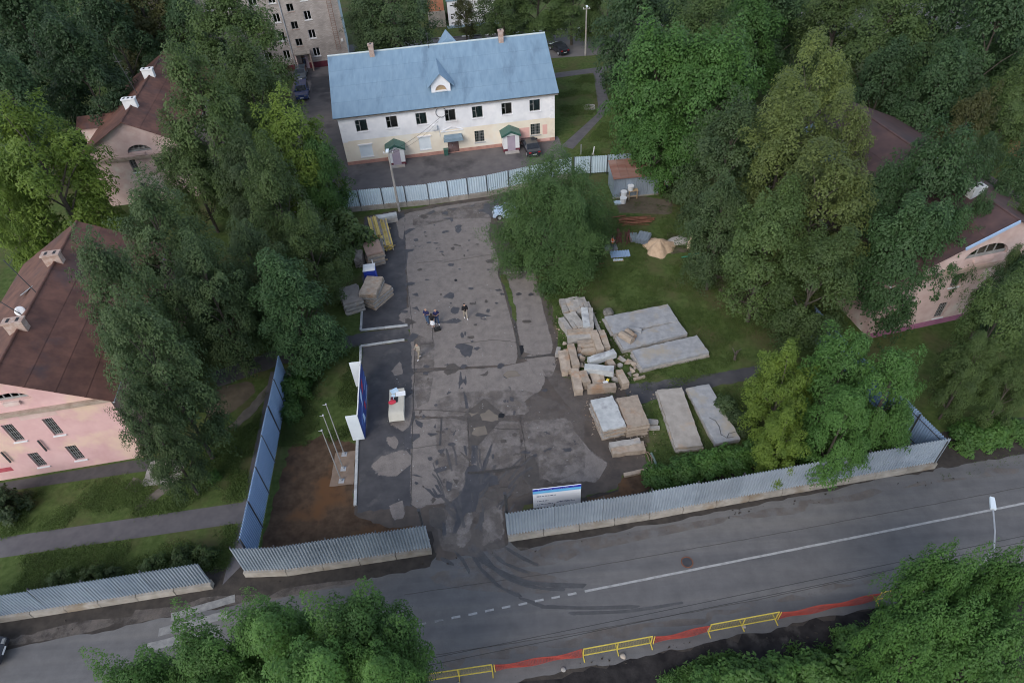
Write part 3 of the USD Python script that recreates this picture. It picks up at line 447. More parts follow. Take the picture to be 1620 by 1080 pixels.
can = obj('canopy', xz(Polygon([(12.25, 2.05), (12.4, 2.5), (14.55, 2.5), (14.7, 2.05), (14.5, 2.05), (14.45, 2.4), (12.5, 2.4), (12.45, 2.05)]), -1.1, -.001), M_canopy, H)
obj('canopy_front', xz(Polygon([(12.25, 2.05), (12.4, 2.5), (14.55, 2.5), (14.7, 2.05)]), -1.14, -1.102), M_canopy, can)
obj('pediment', cat_([tf(bx(-1.5, 0, -.08, 0, -.06, .06), xm((13.45, 0, 3.5)) @ trimesh.transformations.rotation_matrix(-.35, (0, 1, 0))), tf(bx(0, 1.5, -.08, 0, -.06, .06), xm((13.45, 0, 3.5)) @ trimesh.transformations.rotation_matrix(.35, (0, 1, 0))), bx(12.05, 14.85, -.081, -.001, 2.9, 3.0)]), M_white, H)
obj('waste_bin', cat_([bx(12.1, 12.62, -.6, -.08, 0.0, .72), bx(12.07, 12.65, -.63, -.05, .721, .79)]), M_green, H, label='small green box at the foot of the wall by the door')
for uc in (6.17, 20.6):
    pw = obj('porch', cat_([bx(uc - 1.02, uc - .5, -1.55, -1.45, .4, 2.1), bx(uc + .5, uc + 1.02, -1.55, -1.45, .4, 2.1), xz(Polygon([(uc - 1.02, 2.1), (uc + 1.02, 2.1), (uc, 2.75)]), -1.55, -1.45), bx(uc - 1.02, uc - .92, -1.449, -.041, .4, 2.1), bx(uc + .92, uc + 1.02, -1.449, -.041, .4, 2.1)]), M_wframe, H)
    for a_, b_ in ((-1.05, -.5), (.5, 1.05)): obj('porch_base', bx(uc + a_, uc + b_, -1.58, -.045, 0.0, .398), M_maroon, pw)
    obj('porch_door', bx(uc - .495, uc + .495, -1.54, -1.47, .08, 2.02), M_lilac, pw); obj('porch_step', bx(uc - .9, uc + .9, -2.2, -1.59, 0, .14), M_con, pw)
    for s in (-1, 1):
        obj('porch_roof', xz(Polygon([(uc, 2.78), (uc, 2.86), (uc + s * 1.25, 2.22), (uc + s * 1.25, 2.14)]), -1.75, -.0), M_green, pw)
        obj('roof_fascia', xz(Polygon([(uc, 2.56), (uc, 2.78), (uc + s * 1.25, 2.14), (uc + s * 1.25, 1.98)]), -1.76, -1.70), M_green, pw)
obj('air_conditioner', cat_([bx(11.0, 11.65, -.32, -.02, 3.45, 4.0), tf(trimesh.creation.cylinder(.2, .02, sections=20), xm((11.3, -.33, 3.73)) @ trimesh.transformations.rotation_matrix(math.pi / 2, (1, 0, 0)))]), M_wframe, H)
obj('drain_hose', tube([(11.7, -.05, 3.5), (11.85, -.06, 3.1), (11.9, -.05, 2.4)], .035), M_wframe, H)
obj('plaster_patch', cat_([bx(21.9, 23.2, -.006, -.001, .6, 2.2), bx(24.9, 25.5, -.006, -.001, 1.0, 2.3), bx(24.6, 25.8, -.046, -.041, .1, .446)]), M_patch, H)
zr, ze = 10.5, 6.33; yr, ye = 8.3, -.42
roof_sheets(H, 'roof_sheet', M_blueroof, -.5, LH + .5, ye, ze, yr, zr, 9, 4)
roof_sheets(H, 'roof_sheet', M_blueroof, -.5, LH + .5, 2 * yr - ye, ze, yr, zr, 9, 4)
obj('ridge_cap', tube([(-.5, yr, zr + .04), (LH + .5, yr, zr + .04)], .12, 8), mat('pale_ridge', (.38, .45, .47), (.45, .5, .5), rough=.6), H)
obj('eave_soffit', xz(sbox(-.4, 6.103, LH + .4, 6.2), -.35, .3), M_grime, H)
for x in (5.0, 21.2): chimney(H, x, yr - .55, 9.6, 11.5, M_brick, .6, .6)
# dormer in the front slope
du, dyf = 12.75, 1.55; zb = ze + (dyf - ye) * (zr - ze) / (yr - ye)
arch = Polygon([(du + .6 * math.cos(t), zb + .25 + .58 * math.sin(t)) for t in np.linspace(0, math.pi, 14)])
dw = front_wall(H, 'dormer', M_white, Polygon([(du - 1.17, zb - .1), (du + 1.17, zb - .1), (du + 1.17, zb + .95), (du, zb + 2.2), (du - 1.17, zb + .95)]), [arch], dyf, dyf + .2)
obj('vent_arch', cat_([xz(arch.buffer(.07).difference(arch).intersection(sbox(du - 2, zb + .25, du + 2, zb + 3)), dyf - .03, dyf - .001)]), M_brick, dw)
obj('vent_board', xz(arch, dyf + .1, dyf + .14), M_wood, dw)
obj('dormer_sill', bx(du - .72, du + .72, dyf - .1, dyf - .001, zb + .12, zb + .24), M_wframe, dw)
slope = (zr - ze) / (yr - ye)
def dz(y): return ze + (y - ye) * slope
for s in (-1, 1):
    ztop, zlow = zb + 2.3, zb + .72; yb_top, yb_low = ye + (ztop - ze) / slope, ye + (zlow - ze) / slope
    V = np.array([(du, dyf - .35, ztop), (du + s * 1.62, dyf - .35, zlow), (du + s * 1.62, yb_low + .2, zlow), (du, yb_top + .1, ztop)])
    obj('dormer_roof', trimesh.convex.convex_hull(np.vstack([V, V + [0, 0, .06]])), M_blueroof, dw)
    obj('dormer_cheek', yz(Polygon([(dyf + .201, dz(dyf + .2) + .02), (dyf + .201, zb + .9), (ye + (zb + .9 - ze) / slope, zb + .9)]), du + s * 1.12 - .04, du + s * 1.12 + .04), M_white, dw)
obj('rear_dormer', trimesh.convex.convex_hull(np.array([(13.2, 9.4, 9.9), (16.0, 9.4, 9.9), (14.6, 9.4, 10.85), (13.2, 12.5, 9.0), (16, 12.5, 9.0), (14.6, 12.5, 10.85)])), M_blueroof, H)
obj('aerial', cat_([cyl((12.05, yr - .4, 10.2), (12.05, yr - .4, 12.2), .03), cyl((11.85, yr - .4, 12.1), (12.25, yr - .4, 12.1), .02)]), M_steel, H)
obj('cable_coil', trimesh.creation.torus(.62, .03, major_sections=28, minor_sections=6).apply_transform(xm((12.35, -.1, 5.5)) @ trimesh.transformations.rotation_matrix(math.pi / 2, (1, 0, 0))), M_steel, H)

def gable_house(label, A, ang, uL, uR, depth_, ze, zr, wallm, roofm, holes_small, ledge_z, arch_c, nu=6, chims=(), chim_m=M_brick, ov=.45, plinth=None, style=2):
    h = thing('gabled_house', label, 'house', xm(A, ang)); um = (uL + uR) / 2
    hs = [sbox(*q) for q in holes_small]
    front_wall(h, 'front_wall', wallm, sbox(uL, 0 if plinth is None else .6, uR, ledge_z - .15), hs)
    if plinth is not None: obj('plinth', bx(uL - .03, uR + .03, -.03, .36, 0, .597), plinth, h)
    s = (zr - ze) / (um - uL)
    zg = max(ze + .02, ledge_z + .16); g = Polygon([(uL, ledge_z + .15), (uR, ledge_z + .15), (uR, zg), (um, zr - .05), (uL, zg)])
    au, az, aw, ah = arch_c
    ar = Polygon([(au + aw * math.cos(t), az + ah * math.sin(t)) for t in np.linspace(0, math.pi, 16)])
    gw = front_wall(h, 'gable_wall', wallm if plinth is None else wallm, g, [ar])
    obj('vent_louvre', cat_([bx(au - aw + .05, au + aw - .05, .2, .24, az + .02, az + ah * .25)] + [xz(ar.intersection(sbox(au + k * aw * .4 - .04, az, au + k * aw * .4 + .04, az + 9)), .22, .28) for k in (-1, 0, 1)]), M_gframe, gw)
    obj('vent_sill', bx(au - aw * .5, au + aw * .35, -.2, -.001, az - .32, az - .02), M_pinkpale, gw)
    obj('ledge', chip(bx(uL - .15, uR + .15, -.28, .35, ledge_z - .147, ledge_z + .147), .02, 3, .5), M_ledge, h)
    for x0, x1 in ((uL, uL + .35), (uR - .35, uR)): obj('side_wall', bx(x0, x1, .36, depth_, 0, ze), wallm, h)
    obj('back_wall', xz(Polygon([(uL + .36, 0), (uR - .36, 0), (uR - .36, ze), (um, zr - .3), (uL + .36, ze)]), depth_ - .35, depth_), wallm, h)
    obj('floor_slab', cat_([bx(uL + .37, uR - .37, .37, depth_ - .37, 3.0, 3.15), bx(uL + .37, uR - .37, .37, depth_ - .37, ze - .4, ze - .25), bx(uL + .37, uR - .37, 4, 4.1, 0.0, 2.99), bx(uL + .37, uR - .37, 4, 4.1, 3.16, ze - .41)]), M_room, h)
    for q in holes_small: window(h, q[0], q[2], q[1], q[3], style=style, sill=M_wframe, frame=M_gframe)
    dz_ = s * ov
    roof_sheets(h, 'roof_sheet', roofm, -ov, depth_ + ov, uL - ov, ze - dz_, um, zr, nu, 4, axis='y')
    roof_sheets(h, 'roof_sheet', roofm, -ov, depth_ + ov, uR + ov, ze - dz_, um, zr, nu, 4, axis='y')
    obj('ridge_cap', tube([(um, -ov, zr + .05), (um, depth_ + ov, zr + .05)], .1, 8), roofm, h)
    for sgn, x in ((-1, uL - ov), (1, uR + ov)): obj('gutter', tube([(x, -ov, ze - dz_ - .02), (x, depth_ + ov, ze - dz_ - .02)], .07, 8), M_grey, h)
    for (u, y, z0, z1, w, d, mt) in chims: chimney(h, u, y, z0, z1, mt, w, d)
    return h, um
# pink house, front left
PA, PB = G(0, 760), G(235, 721); pang = math.atan2(*(PB - PA)[:2][::-1])
PH, pum = gable_house('pink plastered gabled house with a rust roof at the left edge', PA, pang, -.6, 11.0, 18.5, 7.0, 10.3, M_pink, M_rust,
    [(3.2, 3.9, 3.95, 5.76), (5.95, 3.9, 6.65, 5.74), (3.22, .8, 3.95, 2.45), (5.95, .86, 6.72, 2.56)], 6.78, (5.2, 7.95, 1.25, .72), nu=11,
    chims=[(5.2 - .1, 13.2, 9.2, 10.9, 1.3, .6, M_brick), (5.2 - .1, 5.0, 9.2, 10.9, 1.3, .6, M_brick)])
for u, z in ((2.05, 6.2), (4.75, 3.8), (1.9, 3.2)): obj('downpipe_piece', cyl((u, -.14, z), (u, -.14, z - 1.2), .07), M_steel, PH)
obj('red_daub', bx(.5, 1.5, -.006, -.001, .9, 1.35), mat('red_daub', (.32, .06, .08), (.38, .08, .1)), PH)
obj('repair_patch', bx(4.7, 7.2, -.008, -.001, 5.95, 6.6), M_pinkpale, PH)
obj('aerial_mast', cat_([cyl((5.0, 9.2, 9.9), (4.3, 9.2, 13.4), .035), cyl((4.4, 9.2, 12.9), (4.4, 10.0, 12.9), .02)]), M_steel, PH)
obj('aerial_mast', cat_([cyl((4.6, 7.0, 9.7), (3.2, 7.0, 12.4), .035), cyl((3.2, 6.7, 12.4), (3.2, 7.3, 12.4), .02)]), M_steel, PH)
obj('satellite_dish', tf(trimesh.creation.icosphere(2, .36), xm((4.4, 7.2, 10.15), .4, (1, 1, .25), (.9, 0))), M_wframe, PH)
obj('tin_patch', tf(bx(-.9, .9, -.2, .2, 0, .03), xm((3.4, 11.2, 9.36), 1.2, tilt=(0, 0)) @ trimesh.transformations.rotation_matrix(-.5, (1, 0, .3))), M_grey, PH)
# house in the trees, left
MB = G(190, 325); gable_house('weathered gabled house with rust roof and white chimneys behind trees', G(190, 325), math.radians(6.4), -.95, 10.2, 20.5, 6.9, 10.0, M_pinkpale, M_rust,
    [(3.3, 3.9, 4.0, 5.6), (6.0, 3.9, 6.7, 5.6), (3.3, .9, 4.0, 2.5), (6.0, .9, 6.7, 2.5)], 5.75, (5.0, 6.3, 1.35, .85), nu=10,
    chims=[(4.55, 4.2, 9.2, 10.7, 1.4, .6, M_wframe), (4.55, 13.0, 9.2, 10.7, 1.3, .6, M_wframe)])
MH = stage.GetPrimAtPath('/World/gabled_house_001')
bay = obj('side_bay', trimesh.convex.convex_hull(np.array([(-3.6, 6.2, 7.0), (-3.6, 9.8, 7.0), (-3.6, 8, 7.9), (1.6, 6.2, 7.0), (1.6, 9.8, 7.0), (3.0, 8, 7.9)])), M_rust, MH); obj('bay_wall', bx(-3.2, -.96, 6.5, 9.5, 0, 6.98), M_pinkpale, bay)
obj('aerial_mast', cat_([cyl((4.2, 8.0, 9.8), (3.6, 8.0, 14.5), .04), cyl((3.3, 8.0, 13.6), (4.1, 8.0, 13.6), .025)]), M_steel, MH)
# pink house, right
RH, rum = gable_house('pink house with magenta footing half hidden by the right hand trees', G(1375, 535), math.radians(10.75), -.1, 18.0, 22.5, 6.3, 10.3, M_pinkpale, M_rustd,
    [(5.8, .8, 6.7, 2.5), (11.0, .8, 11.9, 2.5), (5.8, 4.2, 6.7, 5.8)], 6.0, (7.9, 6.9, 2.0, 1.3), nu=9, plinth=mat('magenta_footing', (.26, .10, .17), (.34, .14, .22), scale=1.0),
    chims=[(8.6, 4.0, 9.3, 10.9, 1.0, .6, M_conw), (8.3, 9.0, 9.3, 10.8, .8, .6, M_conw)])
obj('tin_flashing', tf(bx(-4.3, 0, -.5, -.42, -.08, .2), xm((8.9, 0, 10.3)) @ trimesh.transformations.rotation_matrix(-.418, (0, 1, 0))), M_metalblue, RH)
obj('tin_hatch', tf(bx(-1.4, 1.4, -1.2, 1.2, 0, .06), xm((3.8, 16.5, 8.15)) @ trimesh.transformations.rotation_matrix(-.41, (0, 1, 0))), M_metalblue, RH)
obj('tin_hatch', tf(bx(-.9, .9, -.5, .5, 0, .06), xm((4.6, 21.0, 8.55)) @ trimesh.transformations.rotation_matrix(-.41, (0, 1, 0))), M_metalblue, RH)
# orange brick house at the right edge
OH = thing('brick_house', 'orange brick house corner with white window at the right edge', 'house', xm(G(1590, 240), math.radians(-62)))
front_wall(OH, 'brick_wall', mat('orange_brick', (.30, .12, .07), (.40, .18, .11), scale=1.5, bump=.4, bscale=20), sbox(0, 0, 16, 6.5), [sbox(2.2, 2.0, 4.0, 4.4), sbox(7, 2, 8.8, 4.4)])
for a in (2.2, 7): window(OH, a, a + 1.8, 2.0, 4.4, frame=M_wframe, style=1, sill=M_metalblue)
obj('side_wall', bx(0, .35, .36, 9, 0, 6.5), M_brick, OH); obj('side_wall', bx(15.65, 16, .36, 9, 0, 6.5), M_brick, OH); obj('back_wall', bx(.36, 15.64, 8.65, 9, 0, 6.5), M_brick, OH)
roof_sheets(OH, 'roof_sheet', M_rust, -.4, 16.4, -.4, 6.45, 4.5, 8.8, 5, 2); roof_sheets(OH, 'roof_sheet', M_rust, -.4, 16.4, 9.4, 6.45, 4.5, 8.8, 5, 2)
# five storey brick block, top left
AA = G(488.6, 108.6); aang = math.radians(10.0)
_br = {'tc': ('texture_coordinate', {}), 'mp': ('mapping', {'mapping_type': 'point'}), 'sp': ('separate_xyz', {}), 'cb': ('combine_xyz', {}), 'b': ('brick_texture', {'color1': (.33, .285, .26), 'color2': (.42, .375, .345), 'mortar': (.27, .245, .23), 'scale': 1.0, 'mortar_size': .012, 'brick_width': .36, 'row_height': .14}),
       'n': ('noise_texture', {'scale': .5, 'detail': 6}), 'r': ('map_range', {'from_min': .3, 'from_max': .7, 'to_min': .72, 'to_max': 1.12}), 'hv': ('hsv', {}), 'p': ('principled_bsdf', {'roughness': .9})}
M_blockbrick = usdkit.material(stage, '/World/Looks/silicate_brick', _br, [('tc.object', 'sp.vector'), ('sp.x', 'cb.x'), ('sp.z', 'cb.y'), ('cb.vector', 'b.vector'), ('tc.object', 'n.vector'), ('n.fac', 'r.value'), ('r.result', 'hv.value'), ('b.color', 'hv.color'), ('hv.color', 'p.base_color')], surface='p.BSDF')
AB = thing('apartment_block', 'tall pale brick apartment block with an entrance at the top left', 'apartment block', xm(AA, aang))
wins = []
for k in range(6):
    z = 3.6 + 2.55 * k; wins.append((-.95, z, .05, z + 1.1, M_gframe, 'o'))
    z = 1.75 + 2.75 * k; wins.append((1.32, z, 2.35, z + 1.28, M_wframe, 'w'))
    z = 1.9 + 2.75 * k; wins += [(-3.3, z, -2.3, z + 1.3, M_wframe, 'w'), (-6.2, z, -5.0, z + 1.3, M_wframe, 'w'), (-9.4, z, -8.2, z + 1.3, M_wframe, 'w'), (-12.4, z, -11.2, z + 1.3, M_wframe, 'w')]
wins = [w for w in wins if w[3] < 16.2]
front_wall(AB, 'front_wall', M_blockbrick, sbox(-20, .9, 6.75, 17), [sbox(w[0], w[1], w[2], w[3]) for w in wins] + [sbox(-.75, 0, .25, 2.1)])
front_wall(AB, 'footing', M_maroon, sbox(-20, 0, 6.77, .897), [sbox(-.75, -1, .25, 2.1)], -.05, .36)
obj('side_wall', bx(6.4, 6.75, .36, 12, 0, 17), mat('bluish_plaster', (.20, .27, .30), (.30, .37, .40), scale=.6, rough=.9), AB)
obj('back_wall', bx(-20, 6.39, 11.7, 12, 0, 17), M_blockbrick, AB); obj('flat_roof', bx(-20.2, 7, -.3, 12.3, 17.003, 17.3), M_grime, AB)
obj('floor_slab', cat_([bx(-19.9, 6.39, .37, 5, z, z + .2) for z in (.3, 3.2, 5.9, 8.6, 11.3, 14)] + [bx(-19.9, 6.39, 4.5, 4.7, .51, 16.9)]), M_room, AB)
for w in wins: window(AB, *(w[0], w[2], w[1], w[3]), frame=w[4], style=1, sill=M_brick if w[5] == 'o' else M_wframe)
obj('downpipe', cyl((-1.9, -.1, .3), (-1.9, -.1, 16.9), .07), M_grey, AB)
lad = obj('fire_ladder', cat_([cyl((u, -.35, 2.4), (u, -.35, 16.8), .03, 6) for u in (5.1, 5.72)] + [cyl((5.1, -.35, 2.6 + .32 * i), (5.72, -.35, 2.6 + .32 * i), .018, 5) for i in range(44)]), M_rebar, AB)
obj('ladder_bracket', cat_([cyl((u, -.35, z), (u, -.001, z), .02, 5) for u in (5.1, 5.72) for z in (3, 6, 9, 12, 15)]), M_rebar, lad)
en = obj('entrance_canopy', bx(-1.5, .9, -1.6, -.001, 2.75, 2.95), M_grime, AB); obj('entrance_wall', cat_([bx(.75, .9, -1.5, -.002, 0, 2.74)]), M_brick, en); obj('entrance_wall', bx(-1.5, -1.35, -1.5, -.002, 0, 2.74), M_pinkpale, en); obj('door', bx(-.2, .24, .1, .16, 0, 2.08), M_lilac, en)
obj('meter_box', bx(6.0, 6.35, -.15, -.001, 3.5, 3.9), M_wframe, AB)
obj('basement_canopy', bx(5.0, 6.4, -.9, -.06, 1.3, 1.4), M_canopy, AB)
# top: entrance building with a pierced white screen wall, far left glimpse house
EB = thing('screen_building', 'low building with pierced white screen wall and orange brick end', 'building', xm(G(711, 44), math.radians(4)))
sl = []
r2 = random.Random(5)
for i in range(9):
    for j in range(5):
        if r2.random() < .82: sl.append(sbox(.5 + i * .85, .55 + j * .72, .5 + i * .85 + (.26 if (i + j) % 2 else .6), .55 + j * .72 + (.58 if (i + j) % 2 else .24)))
front_wall(EB, 'screen_wall', M_white, sbox(0, 0, 8.6, 4.3), sl, 0, .3); obj('side_wall', bx(0, .3, .301, 8, 0, 4.3), M_pinkpale, EB); obj('side_wall', bx(8.3, 8.6, .301, 8, 0, 4.3), M_pinkpale, EB)
obj('flat_roof', bx(-.15, 8.75, -.12, 8.1, 4.303, 4.5), M_canopy, EB); obj('back_wall', bx(.301, 8.299, 7.7, 8, 0, 4.3), M_grime, EB)
obj('base_course', bx(-.4, 8.8, -.5, -.001, 0, .3), M_canopy, EB)
obj('brick_wing', bx(-3.4, -.6, 1.0, 9, 0, 6.5), mat('orange_brick', (0, 0, 0)), EB); obj('wing_base', bx(-3.5, -.5, .7, .999, 0, 2.6), M_grime, EB)
FH = thing('far_house', 'pale house glimpsed through treetops at the top left', 'house', xm(G(262, 42), math.radians(12)))
front_wall(FH, 'front_wall', M_pinkpale, sbox(0, 0, 9, 9), [sbox(1.4, 3.2, 2.6, 5.0), sbox(4.6, 3.2, 5.8, 5.0), sbox(1.4, 6.2, 2.6, 7.8)]); obj('side_wall', bx(8.6, 9, .36, 9, 0, 9), M_wframe, FH); obj('side_wall', bx(0, .4, .36, 9, 0, 9), M_pinkpale, FH); obj('flat_roof', bx(-.3, 9.3, -.3, 9, 9.003, 9.3), M_rust, FH)
for q in ((1.4, 3.2, 2.6, 5.0), (4.6, 3.2, 5.8, 5.0), (1.4, 6.2, 2.6, 7.8)): window(FH, q[0], q[2], q[1], q[3], frame=M_wframe, style=1)
obj('floor_slab', bx(.41, 8.59, .37, 4, 5.4, 5.6), M_room, FH)
# shed with rusty roof
SA, SB = G(970, 314), G(1041, 307); sang = math.atan2(*(SB - SA)[:2][::-1]); SL = float(np.linalg.norm(SB - SA))
def corrug(Lx, Hz, pitch=.2, amp=.035, z0=0.0):
    n = max(2, int(round(Lx / pitch))); xs = []; ys = []
    for i in range(n):
        p = Lx / n
        xs += [i * p, i * p + p * .36, i * p + p * .48, i * p + p * .86]; ys += [0, 0, amp, amp]
    xs.append(Lx); ys.append(0); xs, ys = np.array(xs), np.array(ys); k = len(xs)
    V = np.vstack([np.c_[xs, -ys, np.full(k, z0)], np.c_[xs, -ys, np.full(k, z0 + Hz)], np.c_[xs, -ys + .006, np.full(k, z0)], np.c_[xs, -ys + .006, np.full(k, z0 + Hz)]])
    F = []
    for i in range(k - 1): F += [(i, i + 1, k + i + 1), (i, k + i + 1, k + i), (2 * k + i, 3 * k + i + 1, 2 * k + i + 1), (2 * k + i, 3 * k + i, 3 * k + i + 1), (k + i, k + i + 1, 3 * k + i + 1), (k + i, 3 * k + i + 1, 3 * k + i)]
    return trimesh.Trimesh(V, F, process=False)
SH = thing('metal_shed', 'grey corrugated metal shed with a streaked rusty sheet roof', 'shed', xm(SA, sang))
npn = 4
for i in range(npn): obj('wall_panel', tf(corrug(SL / npn - .02, 2.35, .22, .03, .12), xm((i * SL / npn, 0, 0))), M_metal, SH)
obj('footing', bx(-.05, SL + .05, -.12, .1, 0, .118), M_block, SH)
RWd = G(1025, 283, 2.5)[0] - G(968, 288, 2.5)[0]
for i in range(5):
    a, b = -.15 + i * (RWd + .5) / 5, -.15 + (i + 1) * (RWd + .5) / 5
    obj('roof_sheet', trimesh.convex.convex_hull(np.array([(a + .01, -.2, 2.5), (b - .01, -.2, 2.5), (a + .01, 3.0, 3.1), (b - .01, 3.0, 3.1), (a + .01, -.2, 2.54), (b - .01, -.2, 2.54), (a + .01, 3.0, 3.14), (b - .01, 3.0, 3.14)])), mat('shed_rust', (.20, .085, .06), (.27, .17, .14), scale=1.0, stretch=(.25, 1, 2.4), rough=.8, rand=.08), SH)
obj('side_wall', bx(0, .04, .02, 2.9, .12, 2.49), M_metal, SH); obj('side_wall', bx(RWd, RWd + .04, .02, 2.9, .12, 2.49), M_metal, SH); obj('back_wall', bx(0.041, RWd - .001, 2.86, 2.9, .12, 2.9), M_metal, SH)

# ------------------------------------------------------------------ sheet fences on foundation blocks
def fence(label, pts, sheet_m, zs, h, panel=2.9, block=True, out=1, post=True, pitch=.2, postside=-1, blockw=.4):
    """pts: block foot line (outer foot) in world; the sheets stand above the blocks"""
    f = thing('sheet_fence', label, 'fence')
    for a, b in zip(pts, pts[1:]):
        a, b = np.array(a[:2]), np.array(b[:2]); Ls = np.linalg.norm(b - a); ang = math.atan2(*(b - a)[::-1])
        n = max(1, int(round(Ls / panel)))
        for i in range(n):
            l = Ls / n; p = a + (b - a) * i / n
            M = xm((p[0], p[1], 0), ang, tilt=(rnd.uniform(-.012, .012), 0))
            obj('sheet_panel', tf(corrug(l - .015, h + rnd.uniform(-.03, .03), pitch, .085, zs), M @ xm((0, blockw * .55, 0))), sheet_m, f)
            if post: obj('post', tf(bx(-.04, .04, -.04 + blockw * .55 + postside * .1, .04 + blockw * .55 + postside * .1, 0.0, zs + h + .05), M), M_steel, f)
        obj('rail', tf(cat_([bx(0, Ls, blockw * .55 + .05 * (1 if postside < 0 else 1), blockw * .55 + .09, z, z + .05) for z in (zs + .4, zs + h - .4)]), xm((a[0], a[1], 0), ang)), M_steel, f)
        if block:
            nb = max(1, int(round(Ls / 2.4)))
            for i in range(nb):
                l = Ls / nb; p = a + (b - a) * i / nb
                obj('foundation_block', tf(chip(bx(.022, l - .022, 0, blockw, 0, .56 + rnd.uniform(0, .03)), .014, int(p[0] * 7 + i), .5), xm((p[0], p[1], 0), ang + rnd.uniform(-.008, .008))), M_block, f)
    return f
fence('corrugated sheet fence on blocks along the street, left of the gateway', [G(388, 913), G(455, 911), G(684, 876)], M_metal, .6, 2.7, postside=1)
fence('corrugated sheet fence on blocks along the street, right of the gateway', [G(804, 857), G(1027, 822), G(1236, 784), G(1479, 741)], M_metal, .6, 2.6, postside=1)
fence('low corrugated fence on blocks along the street beyond the pavement, far left', [G(-70, 994), G(0, 985), G(160, 960), G(338, 931)], M_metal, .6, 2.35, postside=1)
fence('bluish corrugated fence on blocks between yard and blue-roofed house', [G(500, 341), G(680, 324), G(772, 311), G(905, 281)], M_metalback, .6, 2.0, panel=2.4, pitch=.27, postside=-1)
fence('bluish corrugated fence continuing behind the rusty shed', [G(908, 280), G(960, 277), G(1035, 272)], M_metalback, .3, 2.2, panel=2.6, block=False, pitch=.27)
fence('blue corrugated sheet fence with dark posts along the left pavement', [G(404, 893), G(458, 604)], M_metalblue, .05, 3.2, panel=2.9, block=False, postside=-1, pitch=.22, blockw=.1)
fence('dark corrugated side fence running back from the right hand corner', [G(1479, 737), G(1330, 585), G(1250, 492)], M_metalblue, .05, 2.9, panel=2.6, block=False, postside=1)

# ------------------------------------------------------------------ street furniture, signs, barriers
def G3(px, py, z): return G(px, py, z)
# information board behind the front fence
IB = thing('information_board', 'white information board with blue header behind the front fence', 'sign', xm((.70, 24.95, 0), math.radians(3.2)))
IW, IZ0, IZ1 = 3.25, 1.05, 3.25
obj('board', bx(0, IW, 0, .05, IZ0, IZ1), mat('sign_white', (.80, .82, .86), (.84, .86, .89), rough=.5), IB)
obj('header', bx(0, IW, -.006, -.001, IZ1 - .22, IZ1), mat('deep_blue_print', (.03, .035, .32), (.035, .04, .36), rough=.5), IB)
obj('header_band', bx(0, IW, -.006, -.001, IZ1 - .52, IZ1 - .222), mat('sky_blue_print', (.12, .42, .72), (.18, .5, .78), scale=1, rough=.5), IB)
def scrawl(x, z, w, h, n, seed):
    """rows of unreadable small print"""
    r = random.Random(seed); out = []
    x1 = x
    while x1 < x + w:
        l = r.uniform(.05, .2); out.append(bx(x1, min(x1 + l, x + w), -.006, -.001, z, z + h * r.uniform(.7, 1.1))); x1 += l + r.uniform(.03, .08)
    return out
tx = mat('print_grey', (.12, .14, .22), (.16, .18, .26))
obj('print', cat_(scrawl(.35, IZ1 - .16, 2.5, .06, 1, 1)), M_wframe, IB, kind='stuff')
obj('print', cat_(scrawl(.25, 2.35, 1.3, .09, 1, 2) + scrawl(.25, 1.78, .8, .09, 1, 3) + scrawl(.25, 1.38, 1.1, .09, 1, 4) + scrawl(1.6, 1.45, 1.3, .09, 1, 5) + scrawl(1.75, 1.56, .9, .05, 1, 6)), tx, IB, kind='stuff')
for x in (.15, IW / 2, IW - .15): obj('leg', bx(x - .05, x + .05, .052, .13, 0, IZ1 - .05), M_steel, IB)
for x in (.15, IW - .15): obj('brace', cyl((x, .1, 2.2), (x, 1.3, 0.02), .035), M_steel, IB)
# long blue billboard with side wings
BA, BB = G(578.5, 694.5), G(582, 611); bang = math.atan2(*(BB - BA)[:2][::-1]); BLn = float(np.linalg.norm((BB - BA)[:2])); BH = 2.95
BBd = thing('billboard', 'long navy blue billboard with white side wings facing the yard', 'billboard', xm(BA, bang))
navy = mat('navy_print', (.018, .032, .13), (.03, .05, .19), scale=.6, rough=.45)
obj('panel', bx(0, BLn, 0, .05, .12, BH), navy, BBd)
obj('top_edge', bx(-.02, BLn + .02, -.005, .075, BH + .001, BH + .06), M_wframe, BBd)
for x, nm in ((-.05, 'wing'), (BLn, 'wing')): obj(nm, bx(x, x + .05, .052, .95, .1, BH + .02), M_board, BBd)
for k in range(5): obj('frame_post', cyl((.2 + k * (BLn - .4) / 4, .11, 0), (.2 + k * (BLn - .4) / 4, .11, BH - .1), .04), M_grey, BBd)
for k in range(3): obj('ballast_foot', bx(.4 + k * 2, .9 + k * 2, .15, .8, 0, .18), M_con, BBd)
lb = mat('pale_blue_print', (.35, .50, .70), (.45, .58, .76)); rdp = mat('red_print', (.35, .03, .05), (.42, .05, .06)); bl2 = mat('mid_blue_print', (.08, .14, .36), (.10, .18, .42))
def pr(poly, m, nm='print_shape'): obj(nm, xz(poly, -.006, -.001), m, BBd)
pr(Polygon([(2.1, 1.4), (2.9, 2.2), (2.9, 2.8), (2.2, 2.4)]), lb); pr(Polygon([(3.2, 1.6), (4.0, 1.9), (4.2, 2.6), (3.5, 2.4)]), rdp); pr(Polygon([(1.2, .5), (1.9, .4), (1.7, 1.2), (1.3, 1.4)]), lb)
pr(Polygon([(2.6, .5), (3.1, .4), (3.2, 1.0), (2.7, 1.1)]), rdp); pr(sbox(3.4, .4, 5.4, .52), lb); pr(sbox(3.8, .7, 5.6, .82), bl2); pr(sbox(4.2, 1.1, 5.7, 1.2), lb); pr(Polygon([(.3, 1.2), (2.0, 1.5), (2.0, 1.9), (.3, 1.6)]), bl2); pr(sbox(4.5, 1.6, 5.8, 1.75), bl2)
for k in range(4): pr(sbox(.25 + .02, .4 + k * .22, 1.0, .47 + k * .22), bl2)
